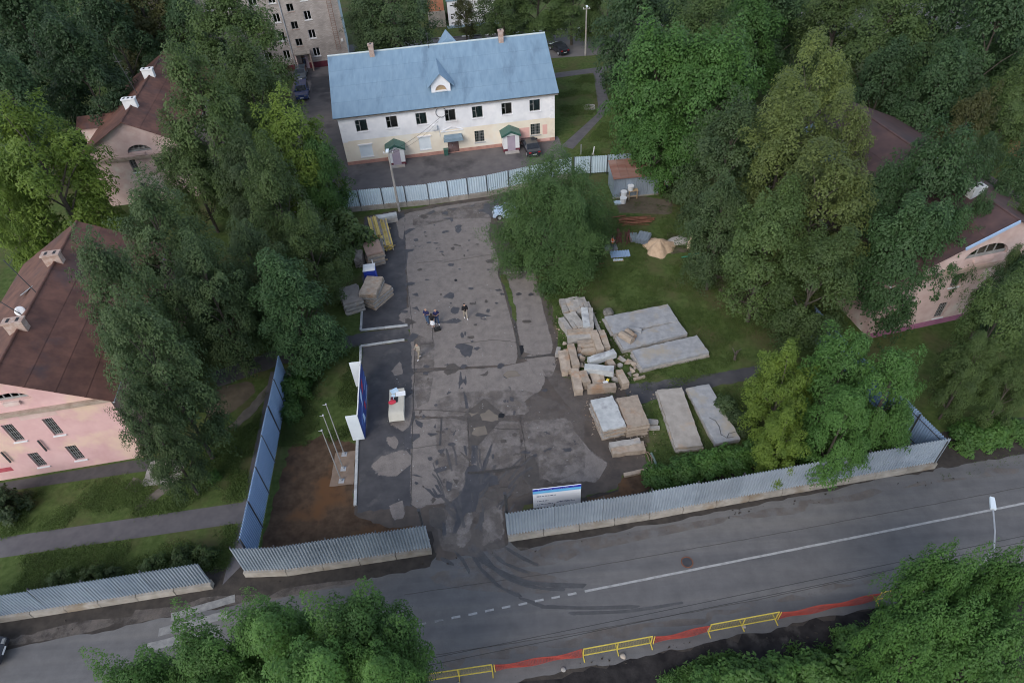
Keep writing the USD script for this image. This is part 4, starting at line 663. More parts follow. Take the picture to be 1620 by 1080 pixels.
# flagpoles
FPM = thing('tan_mat', 'tan sheet lying on the bare soil under the flagpoles', 'ground sheet'); 
obj('mat_sheet', tf(sheet(rag(GP([(531, 716), (562, 713), (560, 766), (522, 770)]), .06, .3, 4), .045), np.eye(4)), mat('tan_mat_board', (.17, .125, .095), (.22, .165, .13), scale=1.5, rough=.9, bump=.2), FPM)
obj('mat_edge', sheet(rag(GP([(531, 716), (562, 713), (560, 766), (522, 770)]), .06, .3, 4).buffer(.02), .02), M_soil, FPM)
fpl = ['nearest of the three grey flagpoles on the tan sheet', 'middle one of the three grey flagpoles on the tan sheet', 'farthest of the three grey flagpoles on the tan sheet']
f0 = None
for i, (p, top) in enumerate((((540.5, 761), 5.9), ((543.5, 742), 6.2), ((545, 719), 5.8))):
    w = G(*p)
    if f0 is None:
        f0 = thing('flagpole', fpl[0], 'flagpole', xm((w[0], w[1], .045)), 'grey flagpoles on the tan sheet')
        obj('pole', tube([(0, 0, .02), (0, 0, 3), (0, 0, 5.9)], [.045, .04, .028], 8), M_gframe, f0); obj('base_plate', cat_([bx(-.2, .2, -.2, .2, 0, .03), cyl((0, 0, .031), (0, 0, .25), .09)]), M_grey, f0); obj('arm', cyl((0, 0, 5.85), (-.25, 0, 5.87), .02, 6), M_grey, f0); obj('finial', tf(trimesh.creation.icosphere(1, .07), xm((0, 0, 5.94))), M_grey, f0)
    else: copy_of(f0, fpl[i], 'flagpole', xm((w[0], w[1], .045), 0, (1, 1, top / 5.9)), 'grey flagpoles on the tan sheet')
# lamp posts and poles
def lamp(base, h, arm, label, ang, mt=M_grey, headm=M_board):
    l = thing('street_lamp', label, 'street lamp', xm(base, ang))
    obj('post', tube([(0, 0, 0), (0, 0, h * .5), (0, 0, h)], [.11, .085, .06], 8), mt, l)
    obj('arm', tube([(0, 0, h - .02), (arm * .4, 0, h + .3), (arm, 0, h + .4)], .04, 7), mt, l)
    hd = chip(bx(arm - .1, arm + .68, -.13, .13, h + .35, h + .48), .0, 1, .2); v = hd.vertices; v[:, 1] *= 1 - .25 * ((v[:, 0] - arm) / .75) ** 2; hd.vertices = v
    obj('lamp_head', hd, headm, l); obj('lens', bx(arm + .05, arm + .58, -.08, .08, h + .31, h + .348), M_wframe, l); obj('base', cyl((0, 0, 0), (0, 0, .5), .16), mt, l)
    return l
lb0, lp = G(1573, 868, 8.0), G(1571, 803, 8.4); lamp(np.array([lb0[0], lb0[1], 0]), 8.0, float(np.linalg.norm((lp - lb0)[:2])), 'street lamp with a white head on the near side of the street, right', math.atan2(*(lp - lb0)[:2][::-1]))
lp = G(582, 986, 8.4); lamp(np.array([lp[0] + .2, lp[1] - 1.6, 0]), 8.0, 1.2, 'street lamp with its head showing among the front left treetops', math.radians(97))
def pole(base, h, label, mt, r=.12, head=False):
    p = thing('utility_pole', label, 'pole', xm(base))
    obj('shaft', tube([(0, 0, 0), (0, 0, h)], [r, r * .62], 9), mt, p)
    obj('crossarm', cat_([bx(-.55, .55, -.05, .05, h - .5, h - .4)]), mt, p)
    for x in (-.45, 0, .45): obj('insulator', cat_([cyl((x, 0, h - .399), (x, 0, h - .22), .045)]), M_wframe, p)
    if head: obj('lamp_head', tf(chip(bx(-.15, .15, -.5, .1, 0, .14), .0, 1, .2), xm((0, -.15, h - .05))), M_board, p)
    return p
pole(G(632, 334), 7.6, 'grey utility pole standing by the yard fence and timber stacks', M_con, .15, True)
pole(G(926, 88), 7.4, 'tall pale utility pole at the back street beside the dark car', M_con, .15, True)
pole(G(600, 78), 5, 'slim pole behind the blue roof by the trees', M_steel, .07)
def wire(name, label, p, q, sag, r=.018, n=14):
    t = np.linspace(0, 1, n)[:, None]; P = np.array(p) * (1 - t) + np.array(q) * t; P[:, 2] -= sag * 4 * (t * (1 - t))[:, 0]
    return obj(name, tube(P, r, 5), M_rubber, label=label, cat='cable')
pt = G(632, 334); hx = xm(HA, ANGH)
def hp(u, y, z): return (hx @ np.array([u, y, z, 1]))[:3]
wire('overhead_cable', 'black cable from the utility pole to the coil on the white house', (pt[0], pt[1], 7.2), hp(12.3, -.12, 5.0), .35)
wire('overhead_cable', 'thinner black cable from the utility pole to the white house wall', (pt[0] + .4, pt[1], 7.1), hp(11.9, -.05, 4.4), .5, .012)
wire('overhead_cable', 'black cable from the pole down onto the left porch', (pt[0] - .4, pt[1], 7.1), hp(6.3, -1.6, 2.9), .3, .015)
wa, wb = G(560, 1073, 6.5), G(1480, 884, 6.5); dw_ = (wb - wa) / np.linalg.norm(wb - wa)
for k, o in enumerate((0, .32)):
    off = np.array([-dw_[1], dw_[0], 0]) * o
    wire('street_cable', ['upper', 'lower'][1 - k] + ' of two thin black cables strung along the near side of the street', wa - dw_ * 20 + off, wb + dw_ * 15 + off, .25, .012, 24)
# tall posts flanking the gateway
for p, h, lb_ in (((678, 866), 4.6, 'grey gate post at the end of the left street fence'), ((805, 846), 5.0, 'dark gate post at the end of the right street fence')):
    g_ = thing('gate_post', lb_, 'gate post', xm(G(*p))); obj('post', tube([(0, 0, 0), (0, 0, h)], [.09, .08], 8), M_steel, g_); obj('cap', bx(-.1, .1, -.1, .1, h + .001, h + .05), M_steel, g_); obj('hinge', cat_([bx(.08, .2, -.03, .03, 1.0, 1.1)]), M_grey, g_); obj('hinge', cat_([bx(.08, .2, -.03, .03, 2.6, 2.7)]), M_grey, g_)
# yellow barriers and red netting along the dug trench
yel = mat('yellow_steel', (.42, .33, .05), (.52, .41, .08), scale=4, rough=.6)
def mesh_panel(Lb, h, m, nm, parent, nx, nz, r=.008):
    pcs = [bx(i * Lb / nx - r, i * Lb / nx + r, -r, r, .2, h) for i in range(1, nx)] + [bx(0.02, Lb - .02, -r * .7 + .012, r * .7 + .012, .2 + (h - .2) * j / nz - r, .2 + (h - .2) * j / nz + r) for j in range(1, nz)]
    return obj(nm, cat_(pcs), m, parent, kind='stuff')
def barrier(Lb, label, M, g):
    b = thing('crowd_barrier', label, 'barrier', M, g)
    obj('frame', cat_([bx(0, Lb, -.025, .025, 1.08, 1.13), bx(0, Lb, -.025, .025, .15, .2), bx(0, .05, -.024, .024, .201, 1.079), bx(Lb - .05, Lb, -.024, .024, .201, 1.079)]), yel, b)
    obj('centre_post', bx(Lb / 2 - .025, Lb / 2 + .025, -.023, .023, .201, 1.079), yel, b)
    for x in (.025, Lb / 2, Lb - .025): obj('foot', cat_([bx(x - .03, x + .03, -.35, .35, 0, .05), bx(x - .02, x + .02, -.022, .022, .051, .149)]), yel, b)
    mesh_panel(Lb, 1.07, mat('mesh_wire', (.20, .165, .05), (.26, .21, .07), rough=.7), 'mesh_infill', b, 26, 9, .005)
    return b
BPX = [(673, 1078, 780, 1062), (922, 1038, 1030, 1018), (1120, 1000, 1227, 980), (1385, 950, 1480, 931)]
blabs = ['yellow mesh barrier beside the front left treetops', 'yellow mesh barrier between the two middle red nettings', 'yellow mesh barrier over the pale trampled trench edge', 'yellow mesh barrier entering the front right foliage']
b0 = None
for i, (x0, y0, x1, y1) in enumerate(BPX):
    p, q = G(x0, y0), G(x1, y1); l = float(np.linalg.norm(q - p)); a = math.atan2(*(q - p)[:2][::-1])
    if b0 is None: b0 = barrier(l, blabs[0], xm(p, a), 'yellow barriers along the trench'); bl = l
    else: copy_of(b0, blabs[i], 'barrier', xm(p, a, (l / bl, 1, 1)), 'yellow barriers along the trench')
redn = mat('red_netting', (.21, .036, .028), (.29, .05, .038), scale=2, rough=.9)
nlabs = ['red plastic netting sagging between the two leftmost barriers', 'red plastic netting between the second and third barriers', 'long red plastic netting running into the front right foliage']
for i, ((x0, y0), (x1, y1)) in enumerate((((782, 1062), (921, 1038)), ((1032, 1018), (1119, 1000)), ((1229, 980), (1384, 950)))):
    p, q = G(x0, y0), G(x1, y1); l = float(np.linalg.norm(q - p)); a = math.atan2(*(q - p)[:2][::-1])
    n_ = thing('safety_netting', nlabs[i], 'netting', xm(p, a), 'red netting along the trench')
    nx, nz = int(l / .09), 9; pcs = []
    for j in range(nz + 1):
        xs = np.linspace(0, l, 22); sg = .16 * np.sin(np.pi * xs / l) * (.4 + .6 * j / nz); z = .06 + (.98 - .06) * j / nz - sg * (j / nz); y = .05 * np.sin(xs * 2.1 + j * .3)
        pcs.append(tube(np.c_[xs, y, np.maximum(z, .03)], .014, 4, cap=False))
    for k in range(1, nx):
        x = l * k / nx; sg = .16 * math.sin(math.pi * x / l); pcs.append(tube([(x, .05 * math.sin(x * 2.1), .05), (x, .05 * math.sin(x * 2.1 + nz * .3), .98 - sg)], .011, 4, cap=False))
    obj('net', cat_(pcs), redn, n_, kind='stuff'); obj('net_edge', tube(np.c_[np.linspace(0, l, 22), .05 * np.sin(np.linspace(0, l, 22) * 2.1 + 2.7), .985 - .16 * np.sin(np.pi * np.linspace(0, 1, 22))], .025, 5), redn, n_)
    obj('stake', cyl((0.05, 0, 0), (0.05, 0, 1.05), .03, 6), yel, n_)
for i, (x, y, s) in enumerate([(985, 1030, .17), (1122, 1003, .14), (890, 1052, .14), (1180, 1000, .13), (727, 1075, .15)]):
    w = G(x, y - 2); bm = chip(trimesh.creation.icosphere(2, s), .06, i, 0); bm.vertices[:, 2] *= .6; obj('stone', tf(bm, xm((w[0], w[1] + .25 if i % 2 else w[1] - .35, .06))), M_con, label=['pale stone at the foot of the second barrier', 'small pale stone at the corner of the third barrier', 'small stone behind the left red netting', 'stone in the trench soil below the third barrier', 'pale stone weighting the first barrier'][i], cat='stone')

# ------------------------------------------------------------------ concrete stacks
def quadsize(q, z):
    P = [G(x, y, z) for x, y in q]; a = (P[3] - P[0] + P[2] - P[1])[:2] / 2; b = (P[1] - P[0] + P[2] - P[3])[:2] / 2
    c = sum(P)[:2] / 4; return c, np.linalg.norm(b), np.linalg.norm(a), math.atan2(b[1], b[0]), P
def slab_mesh(w, l, h, seed, amp=.05):
    p = rag(sbox(-w / 2, -l / 2, w / 2, l / 2), amp * 1.3, .25, seed, .5).simplify(.015); m = extr(p, h); m = chip(m, .012, seed, None); return m
ORD = ['bottom', 'second', 'third', 'fourth', 'fifth', 'sixth', 'seventh', 'eighth']
def stack(q, n, th, mts, what, group, jit=.08, top=None, z0=0.0, lastmat=None, seed=0, twist=None):
    zt = z0 + n * th; c, w, l, ang, _ = quadsize(q, zt); r = random.Random(seed)
    for i in range(n):
        dx, dy, da = (r.uniform(-jit, jit), r.uniform(-jit, jit), r.uniform(-.02, .02)) if i < n - 1 else (0, 0, 0)
        if twist and i >= n - twist[0]: da += 0
        elif twist: da = twist[1] + r.uniform(-.03, .03); dx += twist[2]; dy += twist[3]
        ww, ll = (w * (1 + r.uniform(-.05, .05)), l * (1 + r.uniform(-.04, .04))) if i < n - 1 else (w * .985, l * .985)
        mt = (lastmat if (i == n - 1 and lastmat) else mts[i % len(mts)])
        nm = 'topmost' if i == n - 1 else (ORD[i] + (' from the bottom' if i else ''))
        m = tf(slab_mesh(ww, ll, th - (.05 if n > 3 else .025), seed * 31 + i), xm((c[0] + dx, c[1] + dy, z0 + i * th), ang + da))
        if i and n > 3:      # timber spacers carry the next slab
            m = cat_([m] + [tf(bx(-ww * .36, ww * .36, k * ll * .33 - .05, k * ll * .33 + .05, -.049, .001), xm((c[0] + dx, c[1] + dy, z0 + i * th), ang + da)) for k in (-1, 1)])
        last = obj('concrete_slab', m, mt, label=f'{nm} slab of {what}', cat='concrete slab', group=group)
    return last
stack([(937, 631), (972, 624), (988, 673), (951, 681)], 6, .21, [M_cont, M_con], 'the stack with the white top, beside the yard edge', 'stacked floor slabs on the right of the yard', lastmat=M_conw, seed=3)
stack([(979, 628), (1010, 623), (1027, 671), (989, 677)], 6, .2, [M_cont], 'the tan stack next to the white-topped one', 'stacked floor slabs on the right of the yard', seed=4)
stack([(1036, 616), (1077, 612), (1115, 704), (1072, 708)], 2, .3, [M_con], 'the long tan-stained slab pair next to the tan stack', 'long slabs on the right lawn', jit=.05, lastmat=mat('tan_grey_concrete', (.27, .245, .22), (.36, .33, .30), scale=1.4, c3=(.38, .28, .2), s3=.5, l3=.55, rough=.9, bump=.3), seed=5)
CRK = stack([(1085, 612), (1122, 607), (1172, 693), (1132, 703)], 2, .3, [M_con], 'the cracked grey slab pair nearest the lime green tree', 'long slabs on the right lawn', jit=.05, lastmat=M_cong, seed=6)
stack([(955, 499), (1059, 481), (1072, 505), (970, 528)], 4, .19, [M_con], 'the rust-stained slab pile farthest up the lawn', 'long slabs on the right lawn', jit=.06, lastmat=M_cong, seed=7)
stack([(976, 531), (1074, 508), (1088, 526), (986, 554)], 3, .2, [M_con], 'the slab pile with concrete stubs on it', 'long slabs on the right lawn', jit=.05, lastmat=M_cong, seed=8)
stack([(998, 553), (1105, 530), (1121, 556), (1017, 583)], 3, .22, [M_con], 'the bluish slab pile nearest the old path', 'long slabs on the right lawn', jit=.05, lastmat=M_cong, seed=9)
for i, c in enumerate([[(1122, 660), (1132, 665), (1138, 675), (1141, 687), (1150, 692), (1160, 691)], [(1150, 692), (1153, 685), (1163, 682)]]):
    obj('crack', sheet(rag(LineString([G(*p, .6)[:2] for p in c]).buffer(.02), .04, .12, 800 + i), .592), M_tar, CRK)
# left stacks
stack([(567, 462), (580, 437), (606, 435), (594, 468)], 8, .24, [M_cont, M_con], 'the skewed tan stack in front of the blue toilet', 'stacked slabs on the left of the yard', seed=11, twist=(3, -.45, .35, .0), lastmat=M_cont)
stack([(538, 455), (566, 447), (571, 473), (539, 482)], 7, .22, [M_con], 'the grey stack left of the skewed stack', 'stacked slabs on the left of the yard', seed=12, lastmat=mat('grey_brown_concrete', (.2, .18, .165), (.27, .245, .225), scale=1.6, rough=.92, bump=.3))
stack([(575, 384), (601, 376), (604, 398), (577, 403)], 7, .24, [M_con, M_cont], 'the reddish stack behind the blue toilet', 'stacked slabs on the left of the yard', seed=13, lastmat=mat('reddish_concrete', (.28, .19, .15), (.35, .25, .2), scale=1.8, rough=.92, bump=.3))
stack([(593, 340), (627, 335), (628, 340), (594, 346)], 3, .3, [M_con], 'the short white-topped stack beside the utility pole', 'stacked slabs on the left of the yard', seed=14, lastmat=M_conw)
# bundles of yellow timber
def bundle(px0, px1, n, rows, w, label, group, mt, hz=.1):
    a, b = G(*px0, rows * hz), G(*px1, rows * hz); l = float(np.linalg.norm((b - a)[:2])); ang = math.atan2(*(b - a)[:2][::-1]); t = thing('timber_bundle', label, 'timber bundle', xm((a[0], a[1], 0), ang), group)
    for k in (.15, .85): obj('bearer', bx(l * k - .06, l * k + .06, -w / 2 - .25, w / 2 + .12, 0, .1), M_wood, t)
    for j in range(rows):
        for i in range(n):
            o = -w / 2 + (i + .5) * w / n; e = rnd.uniform(-.15, .15)
            obj('plank', tf(bx(e, l + e, -w / n * .46, w / n * .46, .101 + j * hz, .101 + (j + 1) * hz - .008), xm((0, o, 0), rnd.uniform(-.008, .008))), mt if (i + j) % 4 else M_grime, t)
bundle((613, 387), (603, 349), 8, 8, 1.15, 'bundle of yellow planks on bearers, right one beside the dark strip', 'bundles of yellow planks', M_yellow)
bundle((597, 373), (589, 344), 7, 9, 1.1, 'bundle of orange yellow planks half under the olive bush', 'bundles of yellow planks', M_yellow)
bundle((604, 405), (603, 378), 3, 9, .45, 'narrow bundle of grey boards beside the reddish slab stack', 'bundles of grey boards', M_grime)
bundle((566, 410), (570, 383), 5, 12, .8, 'tall leaning bundle of grey boards under the bush edge', 'bundles of grey boards', M_grime)
# blue portable toilet
tq = G(584, 425, 2.0); TO = thing('portable_toilet', 'blue portable toilet with a white roof between slab stacks', 'portable toilet', xm((tq[0], tq[1], 0), .1))
blu = mat('blue_plastic', (.02, .045, .30), (.03, .06, .36), rough=.4, spec=.5)
for nm, m in (('wall', bx(-.55, .55, .5, .55, .1, 2.15)), ('wall', bx(-.55, -.5, -.55, .499, .1, 2.15)), ('wall', bx(.5, .55, -.55, .499, .1, 2.15)), ('base', bx(-.58, .58, -.58, .58, 0, .099))): obj(nm, m, blu, TO)
d_ = obj('door', bx(-.48, .48, -.55, -.5, .12, 2.1), blu, TO); obj('handle', bx(.3, .36, -.6, -.551, 1.0, 1.2), M_wframe, d_)
obj('roof', trimesh.convex.convex_hull(np.array([(x, y, 2.151) for x in (-.6, .6) for y in (-.6, .6)] + [(x, y, 2.32) for x in (-.5, .5) for y in (-.35, .35)])), M_wframe, TO)
for k in range(3): obj('roof_rib', bx(-.35 + k * .3, -.29 + k * .3, -.3, .3, 2.321, 2.35), M_wframe, TO)
obj('vent_pipe', cyl((.4, .4, 2.25), (.4, .4, 2.7), .05), M_wframe, TO)

# ------------------------------------------------------------------ heap of beams
def ZA(x, y): return (870 + x / 8.1, 450 + y / 8.1)
def ZB(x, y): return (870 + x / 8.1, 530 + y / 8.1)
BE = [  # zoom function, end points, width (m), bottom z, top z, material, label
 (ZA, (150, 180), (215, 355), .5, 0, .55, M_con, 'pitted kerb beam leftmost of the far end row in the heap'),
 (ZA, (213, 178), (285, 350), .42, 0, .55, M_con, 'second beam from the left in the far end row of the heap'),
 (ZA, (262, 160), (332, 345), .36, 0, .58, M_con, 'narrow speckled beam third from the left in the far end row'),
 (ZA, (318, 152), (383, 360), .44, 0, .6, M_con, 'longest speckled beam in the middle of the far end row'),
 (ZA, (366, 158), (420, 290), .36, 0, .58, M_con, 'short beam fifth from the left in the far end row'),
 (ZA, (414, 160), (475, 290), .4, 0, .55, M_con, 'rightmost beam of the far end row in the heap'),
 (ZA, (140, 420), (255, 585), .5, 0, .75, M_con, 'beam with a round hole at the left of the slanted second row'),
 (ZA, (205, 368), (325, 560), .36, 0, .8, M_con, 'second slanted beam of the second row in the heap'),
 (ZA, (250, 360), (385, 555), .34, 0, .8, M_con, 'third slanted beam of the second row in the heap'),
 (ZA, (292, 345), (440, 550), .4, 0, .85, M_con, 'right hand slanted beam of the second row in the heap'),
 (ZA, (438, 290), (470, 535), .6, .5, 1.0, M_conw, 'pale thick beam lying on top near the far row'),
 (ZA, (515, 295), (530, 560), .42, 0, .95, M_con, 'rusty ended beam right of the pale thick beam'),
 (ZA, (480, 220), (640, 600), .3, 0, .45, M_con, 'low dark beam along the right flank of the heap'),
 (ZA, (225, 600), (550, 575), .55, 0, .9, M_cont, 'wide beam lying across the middle of the heap'),
 (ZA, (225, 665), (570, 645), .5, 0, .72, M_con, 'grey crosswise beam below the widest one'),
 (ZA, (355, 740), (585, 715), .4, .0, .66, M_cont, 'orange stained crosswise beam, upper'),
 (ZA, (360, 785), (600, 765), .36, .0, .6, M_cont, 'orange stained crosswise beam, middle'),
 (ZA, (390, 845), (625, 825), .4, .0, .56, M_cont, 'orange stained crosswise beam, lower'),
 (ZA, (560, 585), (655, 830), .62, 0, 1.0, M_cont, 'thick orange topped beam ending at the right of the crosswise beams'),
 (ZA, (650, 580), (735, 800), .55, 0, .85, M_cont, 'orange topped beam outermost at the right flank'),
 (ZA, (495, 960), (835, 850), .6, .5, 1.05, M_conw, 'long pale beam lying slantwise on top of the heap'),
 (ZB, (140, 195), (195, 470), .5, 0, .55, M_cont, 'leftmost tan beam at the near left corner of the heap'),
 (ZB, (198, 175), (248, 450), .36, 0, .55, M_cont, 'second tan beam at the near left corner of the heap'),
 (ZB, (262, 110), (335, 380), .6, .0, .95, M_cont, 'big tan beam rising behind the left corner beams'),
 (ZB, (315, 420), (370, 700), .7, 0, .7, M_cont, 'broad tan beam at the near left of the heap'),
 (ZB, (410, 450), (480, 600), .6, 0, .9, M_cont, 'stubby tan beam leaning beside the broad one'),
 (ZB, (445, 395), (820, 430), .62, .45, 1.1, M_conw, 'white sided beam lying crosswise at the near end'),
 (ZB, (480, 660), (845, 635), .5, 0, .7, M_cont, 'tan beam closing the near end of the heap'),
 (ZB, (560, 480), (610, 620), .7, 0, .6, M_cont, 'short orange slab under the white sided beam'),
 (ZB, (640, 490), (680, 620), .5, 0, .55, M_cont, 'short tan slab beside the litter'),
 (ZB, (745, 300), (800, 385), .6, 0, .6, M_cont, 'square tan block behind the white sided beam'),
 (ZB, (885, 440), (975, 610), .55, 0, .75, M_cont, 'tan chunk standing apart at the right of the heap'),
 (ZB, (115, 150), (90, 240), .35, 0, .45, M_con, 'small grey block at the far left corner of the heap'),
 (ZB, (1070, 560), (1215, 520), .2, 0, .2, M_cont, 'thin broken lath at the right tip of the rubble')]
for i, (zf, a, b, w, z0, z1, mt, lb_) in enumerate(BE):
    p, q = G(*zf(*a), z1), G(*zf(*b), z1); l = float(np.linalg.norm((q - p)[:2])); ang = math.atan2(*(q - p)[:2][::-1])
    m = chip(bx(0, l, -w / 2, w / 2, 0, z1 - z0), .035, 60 + i, .22)
    obj('concrete_beam', tf(m, xm((p[0], p[1], z0), ang, tilt=(rnd.uniform(-.04, .04), 0))), mt, label=lb_, cat='concrete beam', group='concrete beams in the heap')
RL = ['largest flat chunk at the top of the rubble', 'rounded slab chunk at the top right of the rubble', 'ribbed chunk at the far right of the rubble', 'chunk wedged between heap and rubble', 'flat tan block at the right edge of the rubble', 'small chunk above the flat tan block in the rubble', 'dark grey chunk in the middle of the rubble', 'low chunk at the lower right of the rubble',
      'bluish broken chunk under the slantwise pale beam', 'grey chunk below the bluish one between the left beams', 'pale chunk beside the slantwise pale beam', 'little chunk behind the small grey block', 'grey chunk at the near right corner of the heap', 'grey chunk under the end of the white sided beam', 'brown chunk beside the stubby tan beam']
RUB = [(930, 310, .75, .5), (1015, 345, .7, .45), (1070, 370, .55, .4), (900, 385, .5, .4), (1060, 440, .6, .35), (1085, 410, .4, .3), (1015, 500, .5, .3), (1105, 510, .5, .35), (380, 200, .6, .8), (370, 260, .5, .7), (410, 310, .45, .8), (190, 105, .4, .3), (830, 560, .6, .4), (815, 500, .5, .4), (400, 380, .5, .5)]
for i, (x, y, s, h) in enumerate(RUB):
    r_ = np.random.default_rng(500 + i); m = trimesh.convex.convex_hull(r_.uniform(-1, 1, (14, 3)) * [s * .62, s * .5, h / 2]); m.apply_translation((0, 0, -m.bounds[0, 2])); w = G(*ZB(x, y), h / 2)
    obj('rubble_chunk', tf(m, xm((w[0], w[1], 0), r_.uniform(0, 6))), M_cont if i % 3 else M_con, label=RL[i], cat='rubble', group='rubble right of the heap' if x > 600 else 'rubble between the left beams')
for i, (x, y, a, c) in enumerate([(715, 600, .3, M_wframe), (738, 580, 1.0, mat('yellow_litter', (.6, .45, .06), (.65, .5, .08))), (725, 625, 1.9, M_wframe)]):
    w = G(*ZB(x, y), .62); obj('litter', tf(chip(bx(-.2, .2, -.12, .12, 0, .05), .05, i, .1), xm((w[0], w[1], .6), a)), c, label=['white scrap of paper on the short slabs of the heap', 'crumpled yellow bag on the short slabs of the heap', 'second white scrap lying nearer the front edge of the heap'][i], cat='litter')
for i, (a, b, r_) in enumerate([((905, 620), (1060, 710), .55), ((980, 570), (1090, 650), .42)]):
    p, q = G(*ZA(*a), .95), G(*ZA(*b), .95)
    obj('concrete_stub', chip(cyl((p[0], p[1], .6 + r_ * .45), (q[0], q[1], .6 + r_ * .45), r_ * .62, 8), .04, 700 + i, .3), M_cont, label=['thick concrete stub on the slab pile', 'thinner concrete stub on the slab pile, farther back'][i], cat='concrete stub')
obj('concrete_stub', chip(tf(bx(-.6, .6, -.15, .15, 0, .3), xm((*G(*ZA(1090, 575), .75)[:2], .605), -.5)), .03, 710, .3), M_cong, label='small grey beam stub at the joint of the far slab piles', cat='concrete stub')
w = G(*ZA(745, 355), .3); obj('boulder', tf(chip(trimesh.creation.icosphere(3, .5), .12, 44, 0), xm((w[0], w[1], .22), 0, (1, .9, .75))), mat('grey_boulder', (.09, .085, .075), (.2, .19, .175), scale=3, bump=.5), label='grey boulder on the grass between the heap and the slab piles', cat='boulder')
# broken slab pair below the stacks, and small ends
stack([(962, 702), (1019, 697), (1021, 710), (972, 718)], 1, .5, [M_cont], 'broken tan slab lying alone below the white-topped and tan stacks', 'broken slabs by the stacks', seed=21)
stack([(961, 698), (1012, 693), (1014, 699), (968, 707)], 1, .62, [M_con], 'upper broken slab leaning behind the lone tan one', 'broken slabs by the stacks', seed=22)
stack([(1024, 662), (1040, 663), (1042, 671), (1026, 670)], 1, .3, [M_con], 'small rough block on the grass right of the tan stack', 'broken slabs by the stacks', seed=23)
stack([(1024, 673), (1044, 672), (1044, 677), (1025, 677)], 1, .28, [M_con], 'small pale beam end on the grass right of the tan stack', 'broken slabs by the stacks', seed=24)
rb = thing('bent_rebar', 'bent pinkish steel bars beside the lone broken slab', 'steel bars')
for i, c in enumerate([[(1011, 698), (1016, 703), (1022, 705)], [(1018, 714), (1026, 718), (1031, 726), (1031, 735)], [(1018, 712), (1024, 722), (1028, 733)], [(1012, 701), (1020, 708), (1023, 706)]]):
    obj('bar', tube([np.append(G(*p)[:2], .12 + .06 * (j % 2)) for j, p in enumerate(c)], .03, 5), mat('pinkish_steel', (.22, .13, .11), (.3, .2, .17)), rb)
obj('drain_pipe', tube([np.append(G(*p)[:2], .06) for p in [(1030, 717), (1036, 730), (1040, 742)]], .09, 8), mat('greenish_pipe', (.12, .17, .15), (.18, .23, .2)), label='pale greenish pipe lying on the grass below the long slabs', cat='pipe')

# ------------------------------------------------------------------ table with papers, small things in the yard
ta = G(627, 638, .85); tang = math.radians(93)
TB = thing('covered_table', 'long table under a pale cloth with plans lying on it', 'table', xm((ta[0], ta[1], 0), tang))
xs = np.linspace(-1.5, 1.6, 24); zt = np.where(xs < -.85, .86 - .42 * (np.maximum(-.85 - xs, 0) / .65) ** 1.3, .86)
V = []; 
for x, z in zip(xs, zt):
    for y, dz_ in ((-.62, -.35), (-.6, 0), (-.2, .004), (.2, .004), (.6, 0), (.62, -.35)): V.append((x, y + .012 * math.sin(x * 5 + y), max(z + dz_, .12)))
F = [(i * 6 + j, i * 6 + j + 1, (i + 1) * 6 + j + 1, (i + 1) * 6 + j) for i in range(23) for j in range(5)]
obj('cloth', (np.array(V), np.array(F)), mat('pale_cloth', (.42, .40, .34), (.5, .48, .42), scale=1.2, rough=.95), TB, smooth=40)
obj('table_top', bx(-.85, 1.57, -.56, .56, .8, .845), M_wood, TB)
for x in (-.75, 1.45):
    for y in (-.5, .5): obj('leg', bx(x - .03, x + .03, y - .03, y + .03, 0, .799), M_grey, TB)
def on_table(px, py): w = G(px, py, .87); return w[0], w[1]
PAP = mat('paper', (.70, .74, .78), (.78, .80, .82), rough=.8); PAPB = mat('bluish_paper', (.45, .62, .76), (.58, .70, .80), scale=4, rough=.8)
def paper(px, py, w, l, a, m, label, th=.012):
    x, y = on_table(px, py); t = thing('paper_plan', label, 'paper', xm((x, y, .868), a)); obj('sheet', chip(bx(-w / 2, w / 2, -l / 2, l / 2, 0, th), .012, int(px), .12), m, t); obj('rolled_edge', cyl((-w / 2, l / 2 + .02, .03), (w / 2, l / 2 + .02, .03), .028, 8), m, t)
paper(624, 618.5, .62, .42, .55, PAPB, 'bluish paper plan at the far left corner of the covered table'); paper(634, 623, .75, .42, .12, PAP, 'white paper plan at the far right edge of the covered table')
paper(622, 628, .3, .45, 0, PAPB, 'narrow pale leaflet near the middle of the covered table')
x, y = on_table(626.3, 632); tb = thing('tablet', 'dark flat case lying on the covered table', 'tablet', xm((x, y, .868), .05)); obj('case', bx(-.17, .17, -.28, .28, 0, .04), M_steel, tb); obj('screen', bx(-.13, .13, -.22, .22, .041, .045), M_tar, tb)
x, y = on_table(621, 637); hb = thing('red_bag', 'crumpled red bag on the covered table', 'bag', xm((x, y, .868), .2)); obj('bag', chip(tf(trimesh.creation.icosphere(2, .3), xm((0, 0, .1), 0, (1, .7, .4))), .06, 8, 0), mat('red_cloth', (.45, .03, .06), (.55, .05, .08)), hb); obj('strap', tube([(-.15, 0, .2), (0, .02, .3), (.15, 0, .2)], .02, 5), mat('red_cloth', (0, 0, 0)), hb)
x, y = on_table(620, 630); obj('small_booklet', bx(x - .1, x + .1, y - .15, y + .15, .868, .89), M_maroon, label='small dark red booklet at the left side of the covered table', cat='booklet')
w = G(692, 522); dc = thing('camera_case', 'small black equipment bag on the concrete near the group', 'bag', xm((w[0], w[1], 0), .3)); obj('case', chip(bx(-.3, .3, -.2, .2, 0, .26), .02, 4, .15), M_rubber, dc); obj('strap', tube([(-.2, 0, .25), (0, 0, .38), (.2, 0, .25)], .02, 5), M_steel, dc); obj('lid_edge', bx(-.305, .305, -.205, .205, .2, .22), M_steel, dc)
